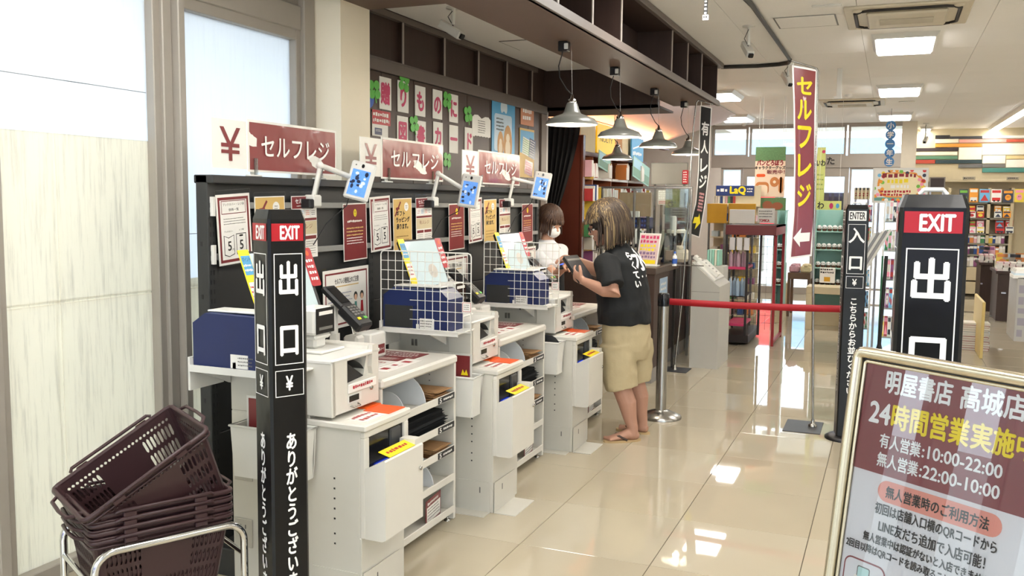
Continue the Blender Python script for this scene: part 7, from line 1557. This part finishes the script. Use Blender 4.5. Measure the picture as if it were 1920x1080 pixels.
eA, wA = W(1052, 503, 6.95), W(1068, 502, 6.45); eB, wB = W(1042, 515, 6.6), W(1063, 497, 6.25)
loft(b, [(sA, .045, .045), (sA.lerp(eA, .5), .042, .042), (eA, .037, .037), (eA.lerp(wA, .7), .028, .028), (wA, .022, .025)], (0, 0, 1), skin2, 12)
loft(b, [(sB, .045, .045), (sB.lerp(eB, .5), .042, .042), (eB, .037, .037), (eB.lerp(wB, .7), .028, .028), (wB, .022, .025)], (0, 0, 1), skin2, 12)
hand(b, wA, Vector((.4, -.6, .02)), (0, 0, -1), 1, skin2, .35, .85); hand(b, wB, Vector((.6, -.5, .05)), (0, 0, -1), -1, skin2, .35, .85)
fuse(b, 'body', skin2, wm, .0055, 3); eyes(HW, wm)
hw_ = [mat('warm_brown_hair', '#3d2a20', .45, var=.2), mat('warm_brown_hair2', '#4c3527', .45, var=.2)]
hair(HW, wm, 300, .075, hw_, R=(.118, .1, .12), face=.8, seed=8, fringe=.03)
b = MB(); b.ball((.072, 0, -.045), (.05, .062, .052), wprint, 12, M=HW); 
for s in (-1, 1): b.M = HW; b.tube([(.07, .055 * s, -.02), (.03, .074 * s, -.005), (0, .082 * s, .005)], .0015, wprint, 5); b.M = Matrix.Identity(4)
put(b, 'face_mask', wm)
b = MB(); ws_ = mat('white_shirt_cloth', '#dcdde0', .8, var=.04, bump=.1, bscale=40)
loft(b, [(Z_(x0, .72), .13, .165), (Z_(x0, .95), .125, .155), (Z_(x0, 1.1), .13, .17), (Z_(x0, 1.19), .11, .17), (Z_(nk, 1.255), .07, .1), (Z_(nk, 1.29), .055, .06)], g_, ws_, 20)
for s_, e_ in ((sA, eA), (sB, eB)): loft(b, [(s_ - (e_ - s_) * .1, .045, .05), (s_, .06, .06), (s_.lerp(e_, .5), .06, .058), (s_.lerp(e_, .8), .062, .06)], g_, ws_, 14)
fuse(b, 'shirt', ws_, wm, .008, 4, .02)
b = MB(); loft(b, [(Z_(x0, .4) , .17, .19), (Z_(x0, .72), .145, .18), (Z_(x0, .95), .14, .168), (Z_(x0, 1.08) + g_ * .012, .138, .15)], g_, dark_bag, 20)
for s in (-1, 1): b.tube([Z_(x0, 1.07) + gs * s * .1 + g_ * .13, Z_(x0, 1.22) + gs * s * .1 + g_ * .05, Z_(x0, 1.21) + gs * s * .1 - g_ * .06, Z_(x0, 1.05) + gs * s * .1 - g_ * .13], .014, dark_bag, 6)
fuse(b, 'apron', dark_bag, wm, .008, 2)
b = MB(); loft(b, [(Z_(x0, .1), .1, .13), (Z_(x0, .3), .13, .15), (Z_(x0, .5), .13, .165)], g_, dark_bag, 16); put(b, 'trousers', wm)
# reader held between them
b = MB(); b.M = basis(W(1052, 506, 6.3), (1, -.6, .25), (0, .3, 1)); b.box(0, .1, 0, .05, 0, .02, black, .004); b.rect(.01, .03, .05, .045, mat('blue_led', '#3a5cff'), .021); tag(b.build('handheld_scanner'), 'small black handheld scanner with blue light in the assistant\'s hands', 'scanner')
